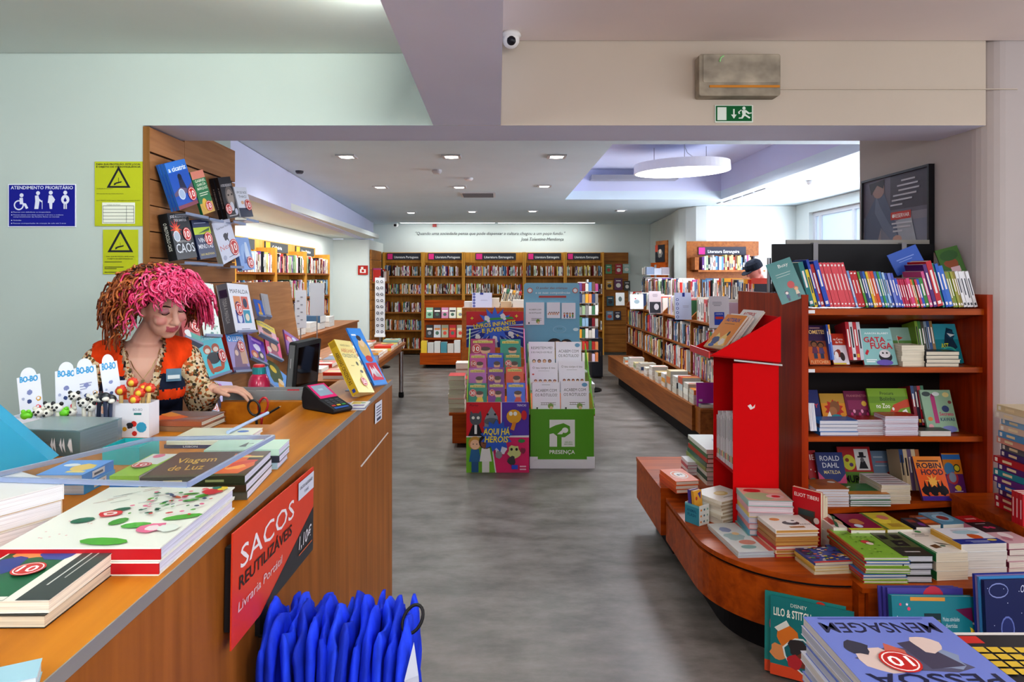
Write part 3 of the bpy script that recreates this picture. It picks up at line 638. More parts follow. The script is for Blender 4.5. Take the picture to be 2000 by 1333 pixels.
# ---- slatted display wall behind the till
sw = empty('slatwall_display', 'tall beech slat panel with ledges of face-out books behind the till', 'display panel', (-1.77, YF, 0))
mb = MB(); mb.box((-1.7885, YF+.004, 0), (-1.778, 4.455, ZB-.008)); mb.box((-1.7885, YB+.003, ZB-.008), (-1.778, 4.455, 2.425)); part(mb, 'backing', DARK, sw)
mb = MB(); z = .09
for k in range(17):
    z1 = z+.127
    if z1 < ZB-.01: mb.box((-1.7778, YF+.004, z), (-1.758, 4.455, z1))
    z += .1327
mb.box((-1.7778, YB+.003, 2.218), (-1.758, 4.455, 2.425)); mb.box((-1.7778, YF+.004, 2.218), (-1.758, YB, ZB-.008)); part(mb, 'slat_board', WSLAT, sw)
bx(sw, 'front_edge', wood('edge_strip_beech', '9c7040', '80592e', 2), ((-1.7885, YF-.004, 0), (-1.757, YF+.0035, ZB-.005)))
lr = empty('display_rack', 'low beech book rack running on behind the till below the slat panel', 'display rack', (-1.7, YF, 0))
mb = MB(); mb.prism([(-1.756, 0), (-1.61, 0), (-1.61, .86), (-1.72, 1.545), (-1.756, 1.545)], 3.35, 5.5, 'fff', ax=1); part(mb, 'sloped_board', WSLAT, lr)
# ---- cherry gondola with shelves facing the camera
g = empty('display_bookcase', 'tall cherry wood display bookcase with sloping top row and three shelves of books', 'bookcase', (1.5, 3.25, 0))
bx(g, 'side_panel', WRED, ((1.485, 3.25, .381), (1.5175, 4.11, 1.495)))
bx(g, 'side_panel', WRED, ((2.39, 3.25, .381), (2.4175, 4.11, 1.495)))
bx(g, 'back_panel', DARK, ((1.518, 3.6, .381), (2.3895, 3.615, 1.35)))
S2, S3, S4, STOP = 1.136, .795, .475, 1.425
for z in (S2, S3): bx(g, 'shelf', WREDX, ((1.518, 3.28, z-.026), (2.3895, 3.599, z)))
mb = MB(); mb.prism([(1.518, 3.17), (2.3895, 3.30), (2.3895, 3.599), (1.518, 3.599)], S4-.026, S4); part(mb, 'shelf', WREDX, g)
mb = MB(); mb.box((1.518, 3.27, STOP-.03), (2.3895, 3.6, STOP)); mb.mesh([(1.518, 3.3, STOP-.031), (2.3895, 3.3, STOP-.031), (2.3895, 3.599, STOP-.1), (1.518, 3.599, STOP-.1), (1.518, 3.599, STOP-.031), (2.3895, 3.599, STOP-.031)], [(0, 3, 2, 1), (0, 1, 5, 4), (3, 4, 5, 2), (0, 4, 3), (1, 2, 5)], 'fff'); part(mb, 'top_shelf', WREDX, g)
bx(g, 'rear_shelf', WREDX, ((1.518, 3.6155, 1.15), (2.3895, 4.1, 1.175))); bx(g, 'rear_shelf', WREDX, ((1.518, 3.6155, .75), (2.3895, 4.1, .775))); bx(g, 'rear_shelf', WREDX, ((1.518, 3.6005, 1.40), (2.3895, 4.1, STOP)))
for z in (STOP-.012, S2-.012): bx(g, 'price_rail_label', MATTE, ((1.5182, 3.258, z-.01), (1.553, 3.264, z+.006)), col='e8e8ea')
dk = empty('curved_bench', 'low cherry plinth bench with rounded end around the foot of the bookcase', 'bench', (1.38, 3.1, 0))
def halfround(r): return [(1.405, 3.1-r), (1.405, 3.62), (1.38-r, 3.62)]+[(1.38-r*math.sin(math.radians(a)), 3.1+r*math.cos(math.radians(a))) for a in range(90, 181, 6)]
mb = MB(); mb.prism(halfround(.465), .358, .38); part(mb, 'bench_top', WREDX, dk)
mb = MB(); mb.prism(halfround(.452), .345, .3575); part(mb, 'shadow_gap', KICK, dk)
mb = MB(); mb.prism(halfround(.465), .15, .3445); part(mb, 'curved_front', WREDX, dk)
mb = MB(); mb.prism(halfround(.36), 0, .1495); part(mb, 'kick_base', KICK, dk)
bx(dk, 'straight_deck', WREDX, ((1.4055, 2.565, .362), (2.19, 3.245, .38)), ((1.4055, 3.245, .362), (2.44, 4.1, .38)))
bx(dk, 'deck_front', WREDX, ((1.43, 2.565, .14), (2.19, 2.59, .3615)), ((1.4055, 2.592, .14), (1.4295, 3.0, .3615)))
bx(dk, 'kick_base', KICK, ((1.41, 2.68, 0), (2.18, 4.0, .1395)))
b2 = empty('corner_bench', 'small cherry bench holding orange board books beyond the curved bench', 'bench', (1.1, 3.9, 0))
bx(b2, 'bench_top', WREDX, ((.895, 3.66, .395), (1.32, 4.3, .42))); bx(b2, 'front_panel', WREDX, ((.897, 3.66, .16), (1.318, 4.29, .3945))); bx(b2, 'kick_base', KICK, ((1.0, 3.8, 0), (1.3, 4.2, .1595)))
bb = empty('black_header_board', 'wide black panel with grey clips standing behind the top row of books', 'panel', (1.8, 3.7, STOP))
bx(bb, 'panel', RUBB, ((1.53, 3.695, 1.5), (2.42, 3.72, 1.765)), ((1.56, 3.698, STOP+.002), (1.6, 3.717, 1.4999)), ((2.3, 3.698, STOP+.002), (2.34, 3.717, 1.4999)), col='1b1c20')
for x in (1.764, 2.255): bx(bb, 'clip', PLAST, ((x-.013, 3.69, 1.55), (x+.013, 3.6948, 1.772)), ((x-.013, 3.6948, 1.7655), (x+.013, 3.725, 1.772)), col='9a9a9e')
bx(bb, 'top_rail', PLAST, ((1.62, 3.73, 1.6), (2.42, 3.745, 1.79)), col='a3a19a')
for x in (1.533, 1.575):
    mb = MB(); mb.tube([(x, 3.76, STOP+.002), (x, 3.76, 1.69)], .012, 8, '8b8d92'); part(mb, 'upright', METAL, bb)
# ---- second low unit at the far right with stacks
b3 = empty('side_bench', 'cherry bench by the pillar carrying a tall stack of bright books', 'bench', (2.4, 2.8, 0))
bx(b3, 'bench_top', WREDX, ((2.2, 2.76, .505), (2.9, 3.24, .53))); bx(b3, 'front_panel', WREDX, ((2.203, 2.765, 0), (2.88, 3.23, .5045)))
# ---- red cardboard comic stand
rs = empty('red_comic_stand', 'tall red cardboard stand with open front and sloping tray of comics', 'display stand', (1.25, 3.3, .38))
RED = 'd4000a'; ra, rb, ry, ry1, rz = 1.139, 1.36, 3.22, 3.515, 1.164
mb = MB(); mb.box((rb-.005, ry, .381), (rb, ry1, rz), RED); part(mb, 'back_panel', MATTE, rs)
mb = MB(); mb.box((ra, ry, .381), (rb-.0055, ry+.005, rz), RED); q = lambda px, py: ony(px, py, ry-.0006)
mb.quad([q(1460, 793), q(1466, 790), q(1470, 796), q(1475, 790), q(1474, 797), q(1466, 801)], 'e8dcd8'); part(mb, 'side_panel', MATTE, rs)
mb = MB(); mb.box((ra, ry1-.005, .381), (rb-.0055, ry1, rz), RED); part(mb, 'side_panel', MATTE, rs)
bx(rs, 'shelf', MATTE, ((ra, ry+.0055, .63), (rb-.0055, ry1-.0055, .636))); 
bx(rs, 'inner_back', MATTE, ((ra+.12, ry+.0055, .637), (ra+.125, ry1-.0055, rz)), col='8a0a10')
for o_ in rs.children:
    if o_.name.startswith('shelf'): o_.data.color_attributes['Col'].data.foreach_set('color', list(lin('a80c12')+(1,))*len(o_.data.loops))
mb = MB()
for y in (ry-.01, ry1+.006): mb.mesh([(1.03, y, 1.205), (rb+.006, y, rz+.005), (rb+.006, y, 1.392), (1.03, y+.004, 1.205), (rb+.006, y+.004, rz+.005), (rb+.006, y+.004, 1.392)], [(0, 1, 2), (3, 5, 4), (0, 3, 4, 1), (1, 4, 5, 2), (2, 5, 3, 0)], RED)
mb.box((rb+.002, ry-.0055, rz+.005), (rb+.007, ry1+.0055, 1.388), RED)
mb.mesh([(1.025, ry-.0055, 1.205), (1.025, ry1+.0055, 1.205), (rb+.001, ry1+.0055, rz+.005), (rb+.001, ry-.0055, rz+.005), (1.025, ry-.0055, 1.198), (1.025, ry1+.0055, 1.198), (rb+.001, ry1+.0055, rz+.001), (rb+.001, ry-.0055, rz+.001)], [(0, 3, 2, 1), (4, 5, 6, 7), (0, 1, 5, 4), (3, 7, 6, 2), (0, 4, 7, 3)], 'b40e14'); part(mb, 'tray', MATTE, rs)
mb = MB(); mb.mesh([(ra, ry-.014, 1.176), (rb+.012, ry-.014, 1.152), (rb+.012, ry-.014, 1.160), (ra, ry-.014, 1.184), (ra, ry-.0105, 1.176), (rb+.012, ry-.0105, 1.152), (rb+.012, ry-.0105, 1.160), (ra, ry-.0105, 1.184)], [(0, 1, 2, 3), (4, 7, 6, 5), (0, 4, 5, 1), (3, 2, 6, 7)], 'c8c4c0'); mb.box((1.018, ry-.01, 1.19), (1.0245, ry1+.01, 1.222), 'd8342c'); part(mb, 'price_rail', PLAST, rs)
RSA, RSY, RSY1 = ra, ry, ry1
# ---- long bookcase along the aisle
lb = empty('long_bookcase', 'long stepped wooden bookcase facing the aisle with rows of paperbacks', 'bookcase', (2.1, 8, 0))
bay = [5.74, 6.9, 8.05, 9.15, 10.35]
for y in bay: 
    mb = MB(); mb.prism([(2.0, .2), (2.24, .2), (2.46, .2), (2.46, 1.36), (2.2, 1.36), (2.0, 1.16)], y-.014, y+.014, ax=1); part(mb, 'upright', WMID, lb)
bx(lb, 'back_panel', WMID, ((2.24, 5.755, .2), (2.255, 10.335, 1.12)))
for z in (1.14, .856, .58): 
    for i in range(4): bx(lb, 'shelf', WMID, ((2.0, bay[i]+.0145, z-.02), (2.239, bay[i+1]-.0145, z)))
for i in range(4): bx(lb, 'upper_shelf', WMID, ((2.19, bay[i]+.0145, 1.30), (2.455, bay[i+1]-.0145, 1.32)))
bx(lb, 'base', WMID, ((2.001, 5.755, .14), (2.45, 10.33, .199)))
lbn = empty('long_bench', 'long low wooden bench lined with book stacks in front of the aisle bookcase', 'bench', (1.85, 8, 0))
mb = MB(); mb.prism([(1.76, 6.03), (1.998, 6.03), (1.998, 9.9), (1.64, 9.9)], .40, .42); part(mb, 'bench_top', WMID, lbn)
mb = MB(); mb.prism([(1.762, 6.035), (1.997, 6.035), (1.997, 9.89), (1.642, 9.89)], .19, .3995); part(mb, 'front_panel', WMID, lbn)
mb = MB(); mb.prism([(1.88, 6.2), (1.99, 6.2), (1.99, 9.8), (1.78, 9.8)], 0, .1895); part(mb, 'kick_base', KICK, lbn)
# ---- far wall bookcases
FY = 13.5
def fx(px): return (px-CX)/F*FY
edges = [747, 826, 905, 1024, 1104, 1180]
SHZ = [1.61, 1.245, .875, .51, .13]
heads = ['Literatura Portuguesa', 'Literatura Portuguesa', 'Literatura Estrangeira', 'Literatura Estrangeira', 'Literatura Estrangeira']
where = ['at the alcove end of the far wall', 'second from the alcove end', 'wide one in the middle of the far wall', 'behind the pale blue header card', 'next to the slat panel']
GOLDS = WGOLD
for i in range(5):
    x0, x1 = fx(edges[i])+.002, fx(edges[i+1])-.002
    t = empty('wall_bookcase', f'golden beech bookcase full of books, {where[i]}', 'bookcase', ((x0+x1)/2, FY, 0), 'far wall bookcases')
    bx(t, 'back_panel', GOLDS, ((x0, 13.77, 0), (x1, 13.79, 2.09)))
    for xa in (x0, x1-.03): bx(t, 'side_panel', GOLDS, ((xa, FY, 0), (xa+.03, 13.769, 2.09)))
    for z in SHZ: bx(t, 'shelf', WGOLDX, ((x0+.031, FY+.01, z-.03), (x1-.031, 13.769, z)))
    bx(t, 'header', GOLDS, ((x0+.031, FY+.12, 1.88), (x1-.031, FY+.14, 2.09)))
    sx = {0: (754, 820), 1: (835, 902), 2: (928, 1008), 3: (1031, 1097), 4: (1109, 1174)}[i]
    a, b = fx(sx[0]), fx(sx[1]); mb = MB(); mb.box((a, FY+.10, 1.935), (b, FY+.118, 2.075), '3f4048'); A = Art(mb, b-a, .14, lambda x, y, z: V((a+x, FY+.10-z, 1.935+y)), dz=.001)
    A.rect(.02, .1, .17, .9, 'e0418c'); A.text(heads[i], .22, .25, .34, 'eef0f2', .72, 'l', bold=.03); part(mb, 'category_sign', MATTE, t)
x0, x1 = fx(1180)+.002, fx(1231)
t = empty('slatted_board', 'golden slatted panel with face-out books at the far corner', 'display panel', (x0, FY, 0)); mb = MB()
for k in range(11): mb.box((x0, 13.7, .04+k*.187), (x1, 13.72, .04+k*.187+.18))
part(mb, 'slat_board', WGOLDX, t); bx(t, 'backing', DARK, ((x0, 13.7205, .03), (x1, 13.79, 2.09)))
x0 = -2.352
t = empty('slatted_board', 'narrow slatted panel on the end wall beside the bookmark spinner', 'display panel', (x0, 12.6, 0)); mb = MB()
for k in range(11): mb.box((x0, 12.25, .04+k*.187), (x0+.03, 13.3, .04+k*.187+.18))
part(mb, 'slat_board', WGOLDX, t)
# ---- wall bookcase on the curved wall
WY = 10.05
def wxp(px): return (px-CX)/F*WY
t = empty('wall_bookcase', 'brown wooden bookcase with one shelf by the window wall', 'bookcase', (wxp(1415), WY, 0))
x0, x1 = wxp(1345), wxp(1487)
bx(t, 'back_panel', WMID, ((x0, WY+.1, 0), (x1, WY+.12, 2.13))); bx(t, 'shelf', WMID, ((x0+.1, WY-.15, 1.66), (x1, WY+.099, 1.69))); bx(t, 'side_panel', WMID, ((x0+.05, WY-.15, 1.691), (x0+.11, WY+.099, 1.88)))
bx(t, 'lower_shelf', WMID, ((x0+.1, WY-.15, 1.2), (x1, WY+.099, 1.23)), ((x0+.1, WY-.15, .0), (x1, WY+.099, .3)))
a, b = wxp(1367), wxp(1461); mb = MB(); mb.box((a, WY+.08, 1.58+(542-498)/F*WY), (b, WY+.0995, 1.58+(542-482)/F*WY), '45464f'); A = Art(mb, b-a, 16/F*WY, lambda x, y, z: V((a+x, WY+.08-z, 1.58+(542-498)/F*WY+y)), dz=.001)
A.rect(.01, .08, .14, .92, 'e0418c'); A.text('Literatura Estrangeira', .2, .25, .36, 'eef0f2', .66, 'l', bold=.03); part(mb, 'category_sign', MATTE, t)
# tall angled side bookcase on the diagonal wall
t = empty('angled_bookcase', 'narrow brown bookcase end with a dark poster card by the curved wall', 'bookcase', (2.75, 11.2, 0))
Mx = frame(ony(1283, 700, 11.6)*V((1, 0, 0))[0] if False else V((2.72, 11.45, 0)), (.16, -.55, 0), (0, 0, 1))
mb = MB(); mb.box((0, 0, -.02), (.38, 2.2, 0), 'fff', M=Mx); part(mb, 'back_panel', WMID, t)
mb = MB(); mb.box((0, 1.84, 0.0005), (.3, 2.13, .01), '2c2b30', M=Mx); A = Art(mb, .3, .29, lambda x, y, z: Mx @ V((x, 1.84+y, .0105+z)), dz=.0008); A.rect(.0, .6, .3, 1, 'b04a38'); A.blob(.55, .5, .3, '7a7672', 3); A.ell(.55, .62, .13, 0, 'c8b8a8'); part(mb, 'poster_card', MATTE, t)
mb = MB(); mb.box((-.12, 1.55, .0005), (.38, 1.83, .03), 'fff', M=Mx); part(mb, 'fascia', WREDX, t)
# ---- alcove bookcases (facing the aisle)
AX = -2.76
ab = [5.5, 7.0, 8.3, 9.6, 10.95]
ALZ = [1.64, 1.30, 1.0, .7, .35]
for i in range(4):
    y0, y1 = ab[i]+.002, ab[i+1]-.002
    t = empty('alcove_bookcase', f'golden beech bookcase inside the lit alcove, {["nearest the till", "second from the till", "third from the till", "at the deep end"][i]}', 'bookcase', (AX, (y0+y1)/2, 0), 'alcove bookcases')
    bx(t, 'back_panel', WGOLD, ((-3.018, y0, 0), (-3.0, y1, 2.06)))
    for ya in (y0, y1-.03): bx(t, 'side_panel', WGOLD, ((-2.999, ya, 0), (AX, ya+.03, 1.95)))
    for z in ALZ: bx(t, 'shelf', WMID, ((-2.999, y0+.031, z-.025), (AX-.005, y1-.031, z)))
    mb = MB(); a, b = (y0+.25, y1-.12); mb.box((-2.999, a, 1.92), (-2.985, b, 2.045), '4a4d52'); A = Art(mb, b-a, .125, lambda x, y, z: V((-2.985+z, a+x, 1.92+y)), dz=.001); A.rect(.02, .05, .2, .95, 'e0a83c')
    A.text(['Culinária', 'Lazer', 'Culinária', 'Livro Prático'][i], .28, .3, .36, 'eef0f2', .5, 'l', bold=.03); part(mb, 'category_sign', MATTE, t)
al = empty('alcove_bench', 'wooden bench with white book stacks in front of the alcove shelves', 'bench', (-2.4, 9, 0))
bx(al, 'bench_top', WMID, ((-2.72, 6.4, .86), (-2.25, 10.8, .885))); bx(al, 'front_panel', WMID, ((-2.70, 6.42, 0), (-2.27, 10.78, .8595)))
# ---- long table with metal legs
lt = empty('long_table', 'long wooden table on metal legs crowded with flat books beyond the till', 'table', (-1.65, 7.1, 0))
bx(lt, 'table_top', WMID, ((-2.1, 5.5, .69), (-1.22, 8.85, .72)))
bx(lt, 'apron', WMID, ((-2.05, 5.55, .60), (-1.27, 8.8, .6895)))
for x, y in ((-1.27, 8.76), (-2.05, 8.76), (-1.27, 7.2), (-2.05, 7.2), (-1.27, 5.6), (-2.05, 5.6)):
    mb = MB(); mb.tube([(x, y, .07), (x, y, .5995)], .028, 10, 'b4b4b8'); l = part(mb, 'leg', METAL, lt); mb = MB(); mb.lathe([(.032, 0), (.036, .02), (.032, .07)], 10, '17171a', M=Matrix.Translation((x, y, 0))); part(mb, 'rubber_foot', RUBB, l)
# ---- centre bench behind the two cardboard displays
cb = empty('centre_bench', 'low cherry bench stacked with books behind the two cardboard displays', 'bench', (.2, 7, 0))
bx(cb, 'bench_top', WREDX, ((-.45, 6.15, .30), (.90, 7.75, .325))); bx(cb, 'front_panel', WREDX, ((-.42, 6.17, .04), (.87, 7.73, .2995))); bx(cb, 'kick_base', KICK, ((-.35, 6.3, 0), (.8, 7.6, .0395)))
cg = empty('centre_bookcase', 'wooden double-sided bookcase with piles on top beyond the low bench', 'bookcase', (0, 8.1, 0))
bx(cg, 'end_panel', WMID, ((-.42, 7.8, 0), (.33, 7.83, 1.22))); bx(cg, 'top_shelf', WMID, ((-.42, 7.8305, 1.19), (.33, 8.6, 1.22))); bx(cg, 'back_panel', WMID, ((-.05, 7.8305, 0), (-.02, 8.58, 1.1895)))
# ---- far low display with two tiers of face-out books
fd = empty('far_display', 'low orange wood display block with stacks and face-out books in the far aisle', 'display table', (-1, 11.7, 0))
bx(fd, 'plinth', WREDX, ((-1.345, 11.5, .07), (-.63, 12.5, .27))); bx(fd, 'kick_base', KICK, ((-1.25, 11.6, 0), (-.7, 12.4, .0695)))
bx(fd, 'rack_board', WREDX, ((-1.32, 11.98, .2705), (-.60, 12.0, 1.17)))
for z in (.50, .845): bx(fd, 'ledge', WREDX, ((-1.32, 11.86, z-.03), (-.60, 11.979, z)))
# ================================================================ books near the camera
def bottom(z, Y): return CY+(H-z)*F/Y
W10 = (.5, .45, .16)
# ---------- counter: bottom corner pile
stack('paperback', 'the pile of two grey-banded novels at the near end of the counter', (-145, 1176), (96, 1173), (57, 1050), 1.136, 1.1, 2, 0, page=('ece4d4', 'd8cdb8'), cov=('ece8de', '1c1d1c'), hard=False,
      top='novel with orange and blue art, white strip and dark grey band on the counter', art=[('rect', .02, 0, .62, 1, '1f5c3c'), ('blob', .3, .8, .3, 'e2905a', 1), ('blob', .14, .5, .22, '2a3a80', 2), ('blob', .5, .7, .2, '2a4a90', 5), ('blob', .45, .9, .18, 'e2905a', 7), ('blob', .2, .12, .14, 'd87a40', 4),
      ('rect', .72, 0, 1, 1, '3a403e'), ('rect', .0, .0, .62, .05, 'e8e4da'), ('rect', .80, .2, .815, .85, 'd8d8d4'), ('rect', .87, .3, .882, .75, 'c8c8c4')], sticker=(.45, .42, .14, '10'), jit=.006)
# flower picture books
fl = []
rr = random.Random(4)
for k in range(9): fl.append(('ell', .1+.25*rr.random(), .1+.3*rr.random(), .008, .006, 'e0b0b0', 6))
for k in range(12): x, y = .1+.8*rr.random(), .55+.4*rr.random(); fl.append(('poly', ((x, y), (x+.10, y+.07), (x+.102, y+.077), (x, y+.006)), rr.choice(['5a6a5a', '7a5a4a', '8a3a3a', '3a4a6a'])))
for x, y, rx, ry, rot, c in ((.24, .38, .075, .045, 25, '1f5e4a'), (.39, .56, .06, .03, 30, '1f5e4a'), (.5, .36, .05, .06, -20, '3f8a2c'), (.66, .30, .10, .045, 8, '4a9a30'), (.98, .43, .13, .04, 22, '4a9a30'), (.60, .07, .16, .05, -5, '4a9a30'), (.80, .72, .06, .02, 25, '3f8a3c'), (.66, .78, .05, .016, -30, 'c05a3a'), (.84, .80, .05, .03, 45, '4a9a30'), (.74, .84, .06, .016, 15, '3f8a2c')): fl.append(('ell', x-.08*(x > .9), y, rx, ry, c, 10, {'rot': rot}))
for x, y, r, c in ((.36, .48, .085, 'c4303a'), (.36, .48, .05, 'e8d8d4'), (.36, .48, .025, 'c45a4a'), (.79, .26, .10, 'd86a90'), (.80, .25, .06, 'e8d8dc'), (.90, .25, .08, 'dde4dc'), (.88, .88, .085, 'c4303a'), (.93, .94, .05, 'e8cc3c'), (.88, .95, .04, '1f7a6a'), (.80, .93, .03, 'd86a70'), (.73, .76, .025, 'd890b0')): fl.append(('blob', x, y, r, c, int(x*90)))
for k in range(44): x, y = .45+.5*rr.random(), .45+.42*rr.random(); fl.append(('ell', x, y, .024*rr.random()+.005, .014, rr.choice(['2f7a3c', 'c4303a', '1f5e4a', 'd86a90', '4a9a30', '3a4a6a']), 7, {'rot': rr.uniform(-60, 60)}))
stack('picture_book', 'the two large flower-covered picture books on the counter', (-3, 1071), (313, 1070), (227, 952), 1.145, 1.1, 2, 1, hard=True, cov=('e9ebe2',), spine=('b8202c',), page=('d8d8ea',), top='large white picture book strewn with red and green flowers on the counter', art=fl, jit=.003, jr=.6)
# tilted white-edged pile
stack('paperback', 'the thick white-edged pile leaving the frame on the counter', (-90, 1000), (125, 946), (-173, 966), 1.186, 1.1, 3, 2, cov=('e9e7e6', 'd9c2a8', 'e6e2da'), page=('efeef2',), top='topmost of three thick white-edged paperbacks piled beside the acrylic tray', jit=.008)
# dark brown fantasy pile, green ten book, mint pile, barcode books
stack('paperback', 'the dark fantasy pile on the counter edge', (273, 934), (478, 930), (352, 884), 1.153, 1.1, 3, 1, cov=('3b2a1e', '2c3a24', '6b6a60'), spine=('2f3420', '3a2a1a', '55564e'), page=('dcdcec',), top='dark brown fantasy novel with gold lettering and a flame on the counter edge',
      art=[('rect', .02, .05, .98, .98, '4a3220'), ('poly', ((.62, .1), (.7, .5), (.64, .9), (.9, .8), (.98, .4), (.9, .1)), 'd8642c'), ('blob', .8, .35, .12, 'e8a050', 3), ('poly', ((.72, .3), (.96, .55), (.97, .7), (.74, .5)), 'c83a24'), ('rect', .84, .62, .98, .8, '2a2420'), ('rect', .7, .72, .98, .78, 'd8c070'),
           ('text', 'Viagem', .33, .55, .2, 'e0b848', .4, {'bold': .02, 'rot': 8}), ('text', 'de Luz', .33, .25, .2, 'd8a838', .34, {'bold': .02, 'rot': 8}), ('rect', 0, 0, 1, .07, '3c4420')], spart=[('rect', .22, .35, .4, .6, 'c8c088'), ('rect', .62, .3, .8, .6, '8a9060')])
stack('paperback', 'the slim green books beside the dark fantasy pile', (214, 930), (271, 930), (294, 887), 1.146, 1.1, 3, 1, cov=('8fbf2e', '3a6fae', '2f7a86'), top='slim lime green book with white panel and red roundel under the tray', art=[('poly', ((.05, .55), (.9, .5), (.98, 1), (.05, 1)), 'dfe8e4'), ('ell', .4, .9, .2, .1, 'd86a90')], sticker=(.45, .42, .34, '10'))
stack('paperback', 'the mint green pile at the back of the tray', (398, 880), (545, 878), (425, 860), 1.150, 1.1, 3, 1, cov=('bfe0cc', '3a3f4a', 'a9c8d6'), page=('dcdcf0',), top='mint green paperback with a small leaf drawing behind the dark novel', art=[('poly', ((.4, .3), (.47, .75), (.5, .3)), '2a3a3a'), ('poly', ((.42, .5), (.55, .65), (.56, .6)), '2a3a3a')])
stack('paperback', 'the bright blue barcode books under the tray', (70, 928), (161, 928), (119, 899), 1.144, 1.1, 2, 2, arot=0, cov=('3d8ede', '4aa0e0'), page=('c8ccd4',), top='bright blue paperback with yellow art and a barcode label', art=[('blob', .35, .5, .32, 'e8c040', 6), ('ell', .7, .35, .18, .1, 'e8ecf0'), ('rect', .1, .75, .5, .85, 'f0d060')], spart=[('rect', .3, .2, .7, .85, 'e8e8ea'), ('rect', .36, .35, .64, .6, '5a5a66')])
# flat green-edged book behind
stack('paperback', 'the two thin books by the pen on the counter', (325, 862), (473, 862), (374, 836), 1.122, 1.1, 2, 1, cov=('e3e6d2', '1f2a5a'), spine=('c9d2c0', '1f2a5a'), page=('eceaf0',), top='thin cream booklet with small blue oval lying by the pen', art=[('ell', .8, .72, .08, .08, '3a6ab8'), ('rect', .1, .3, .4, .36, '9aa090')], jit=.012, spart=[('text', 'LISBON', .35, .25, .5, 'dfe4f0', .2)])
stack('picture_book', 'the two thick art books near the shopkeeper', (283, 822), (393, 824), (355, 803), 1.133, 1.1, 2, 1, hard=True, cov=('9a5a40', '8a6a50'), page=('dedccc',), top='thick hardback with fiery orange sky cover near the shopkeeper', art=[('rect', 0, 0, 1, 1, '8a4a3a'), ('blob', .3, .4, .3, 'd8602a', 3), ('blob', .2, .7, .25, 'e89a3a', 9), ('poly', ((0, .9), (.6, .4), (1, .6), (1, 1), (0, 1)), '6a5a60'), ('poly', ((.4, .1), (.9, .2), (1, .5), (.6, .35)), '7a6a70')], jit=.006)
# shrink wrapped box set
bk = stack('picture_book', '', (15, 839), (155, 843), (104, 815), 1.168, 1.1, 1, 1, hard=True, cov=('5f9a9c',), spine=('4f8a86',), page=('8fb0b8',), top='thick teal box-set book in shiny plastic wrap on the counter', art=[('rect', .02, .02, .98, .98, '8aa4a8'), ('ell', .3, .4, .2, .2, 'c8d0d4'), ('ell', .7, .55, .15, .2, 'b0c0c8')], spart=[('text', 'Histórias', .6, .35, .32, '2a6a78', .28, {'bold': .02})])[0]
mb = MB(); d = bk.dimensions; mb.box((-.004, -.004, -.0008), (d.x+.004, d.y+.006, d.z+.003), 'fff')
for k in range(14): y = d.y*R.random(); mb.mesh([(-.0045, y, .01), (-.0045, y+.01, .03), (-.0055, y+.004, .05)], [(0, 1, 2)], 'fff')
mb.build('plastic_wrap', WRAP, bk)
# books on stands at the far end of the counter
qb('paperback', 'thick yellow paperback propped up at the far corner of the counter', (652.5, 663), (677.5, 653), (701, 767), (2.70, 2.82, 2.62), .034, cov='ead98a', spine='b8961e', page='e8d9a0', art=[('text', 'ANDREI KURKOV', .5, .88, .035, '6a5a2a', .6), ('text', 'ABELHAS', .5, .76, .07, 'c87838', .78, {'bold': .03}), ('text', 'CINZENTAS', .5, .66, .07, '8a8a70', .85, {'bold': .03}), ('ell', .75, .55, .07, .04, '4a4a20'), ('ell', .8, .4, .09, .03, '3a3a1a'), ('poly', ((.5, .2), (.7, .42), (.74, .2), (.68, .05)), 'd2c068'), ('rect', .3, .5, .5, .51, '8a7a3a')],
   spart=[('rect', .02, .1, .12, .9, '9a7a14'), ('text', 'ABELHAS CINZENTAS', .52, .28, .44, '4a3a10', .6, {'bold': .02}), ('rect', .9, .3, .96, .7, '2a3a8a')], sticker=(.62, .2, .17, '50'))
qb('picture_book', 'blue comic album propped behind the yellow paperback on the counter', (677, 641), (697.5, 630), (732, 753), (2.97, 3.07, 2.88), .008, cov='3f8ee0', spine='2f7ad0', art=[('ell', .55, .62, .33, .18, 'd8b878'), ('ell', .55, .75, .18, .09, 'e8c8a0'), ('ell', .5, .82, .16, .05, '3a2a2a'), ('ell', .55, .45, .25, .06, 'c83a34'), ('rect', .1, .08, .9, .38, 'c82a44'), ('poly', ((.15, .12), (.3, .34), (.45, .14), (.6, .34), (.85, .12), (.6, .22), (.45, .3), (.3, .2)), 'e8e2ea'), ('rect', .08, .86, .4, .89, 'e8eef8')])
stack('booklet', 'the leaflets beside the card terminal', (676, 795), (712, 795), (697, 784), 1.112, 1.1, 3, 0, cov=('e6e8ee', '7a6aa8', 'd8dcea'), top='coloured leaflet on the small heap beside the card terminal', art=[('rect', .1, .5, .6, .9, 'd8c060'), ('rect', .3, .1, .9, .4, '7a6ab0'), ('ell', .7, .7, .15, .1, '5a9a70')], parts=False, jit=.006, jr=8)
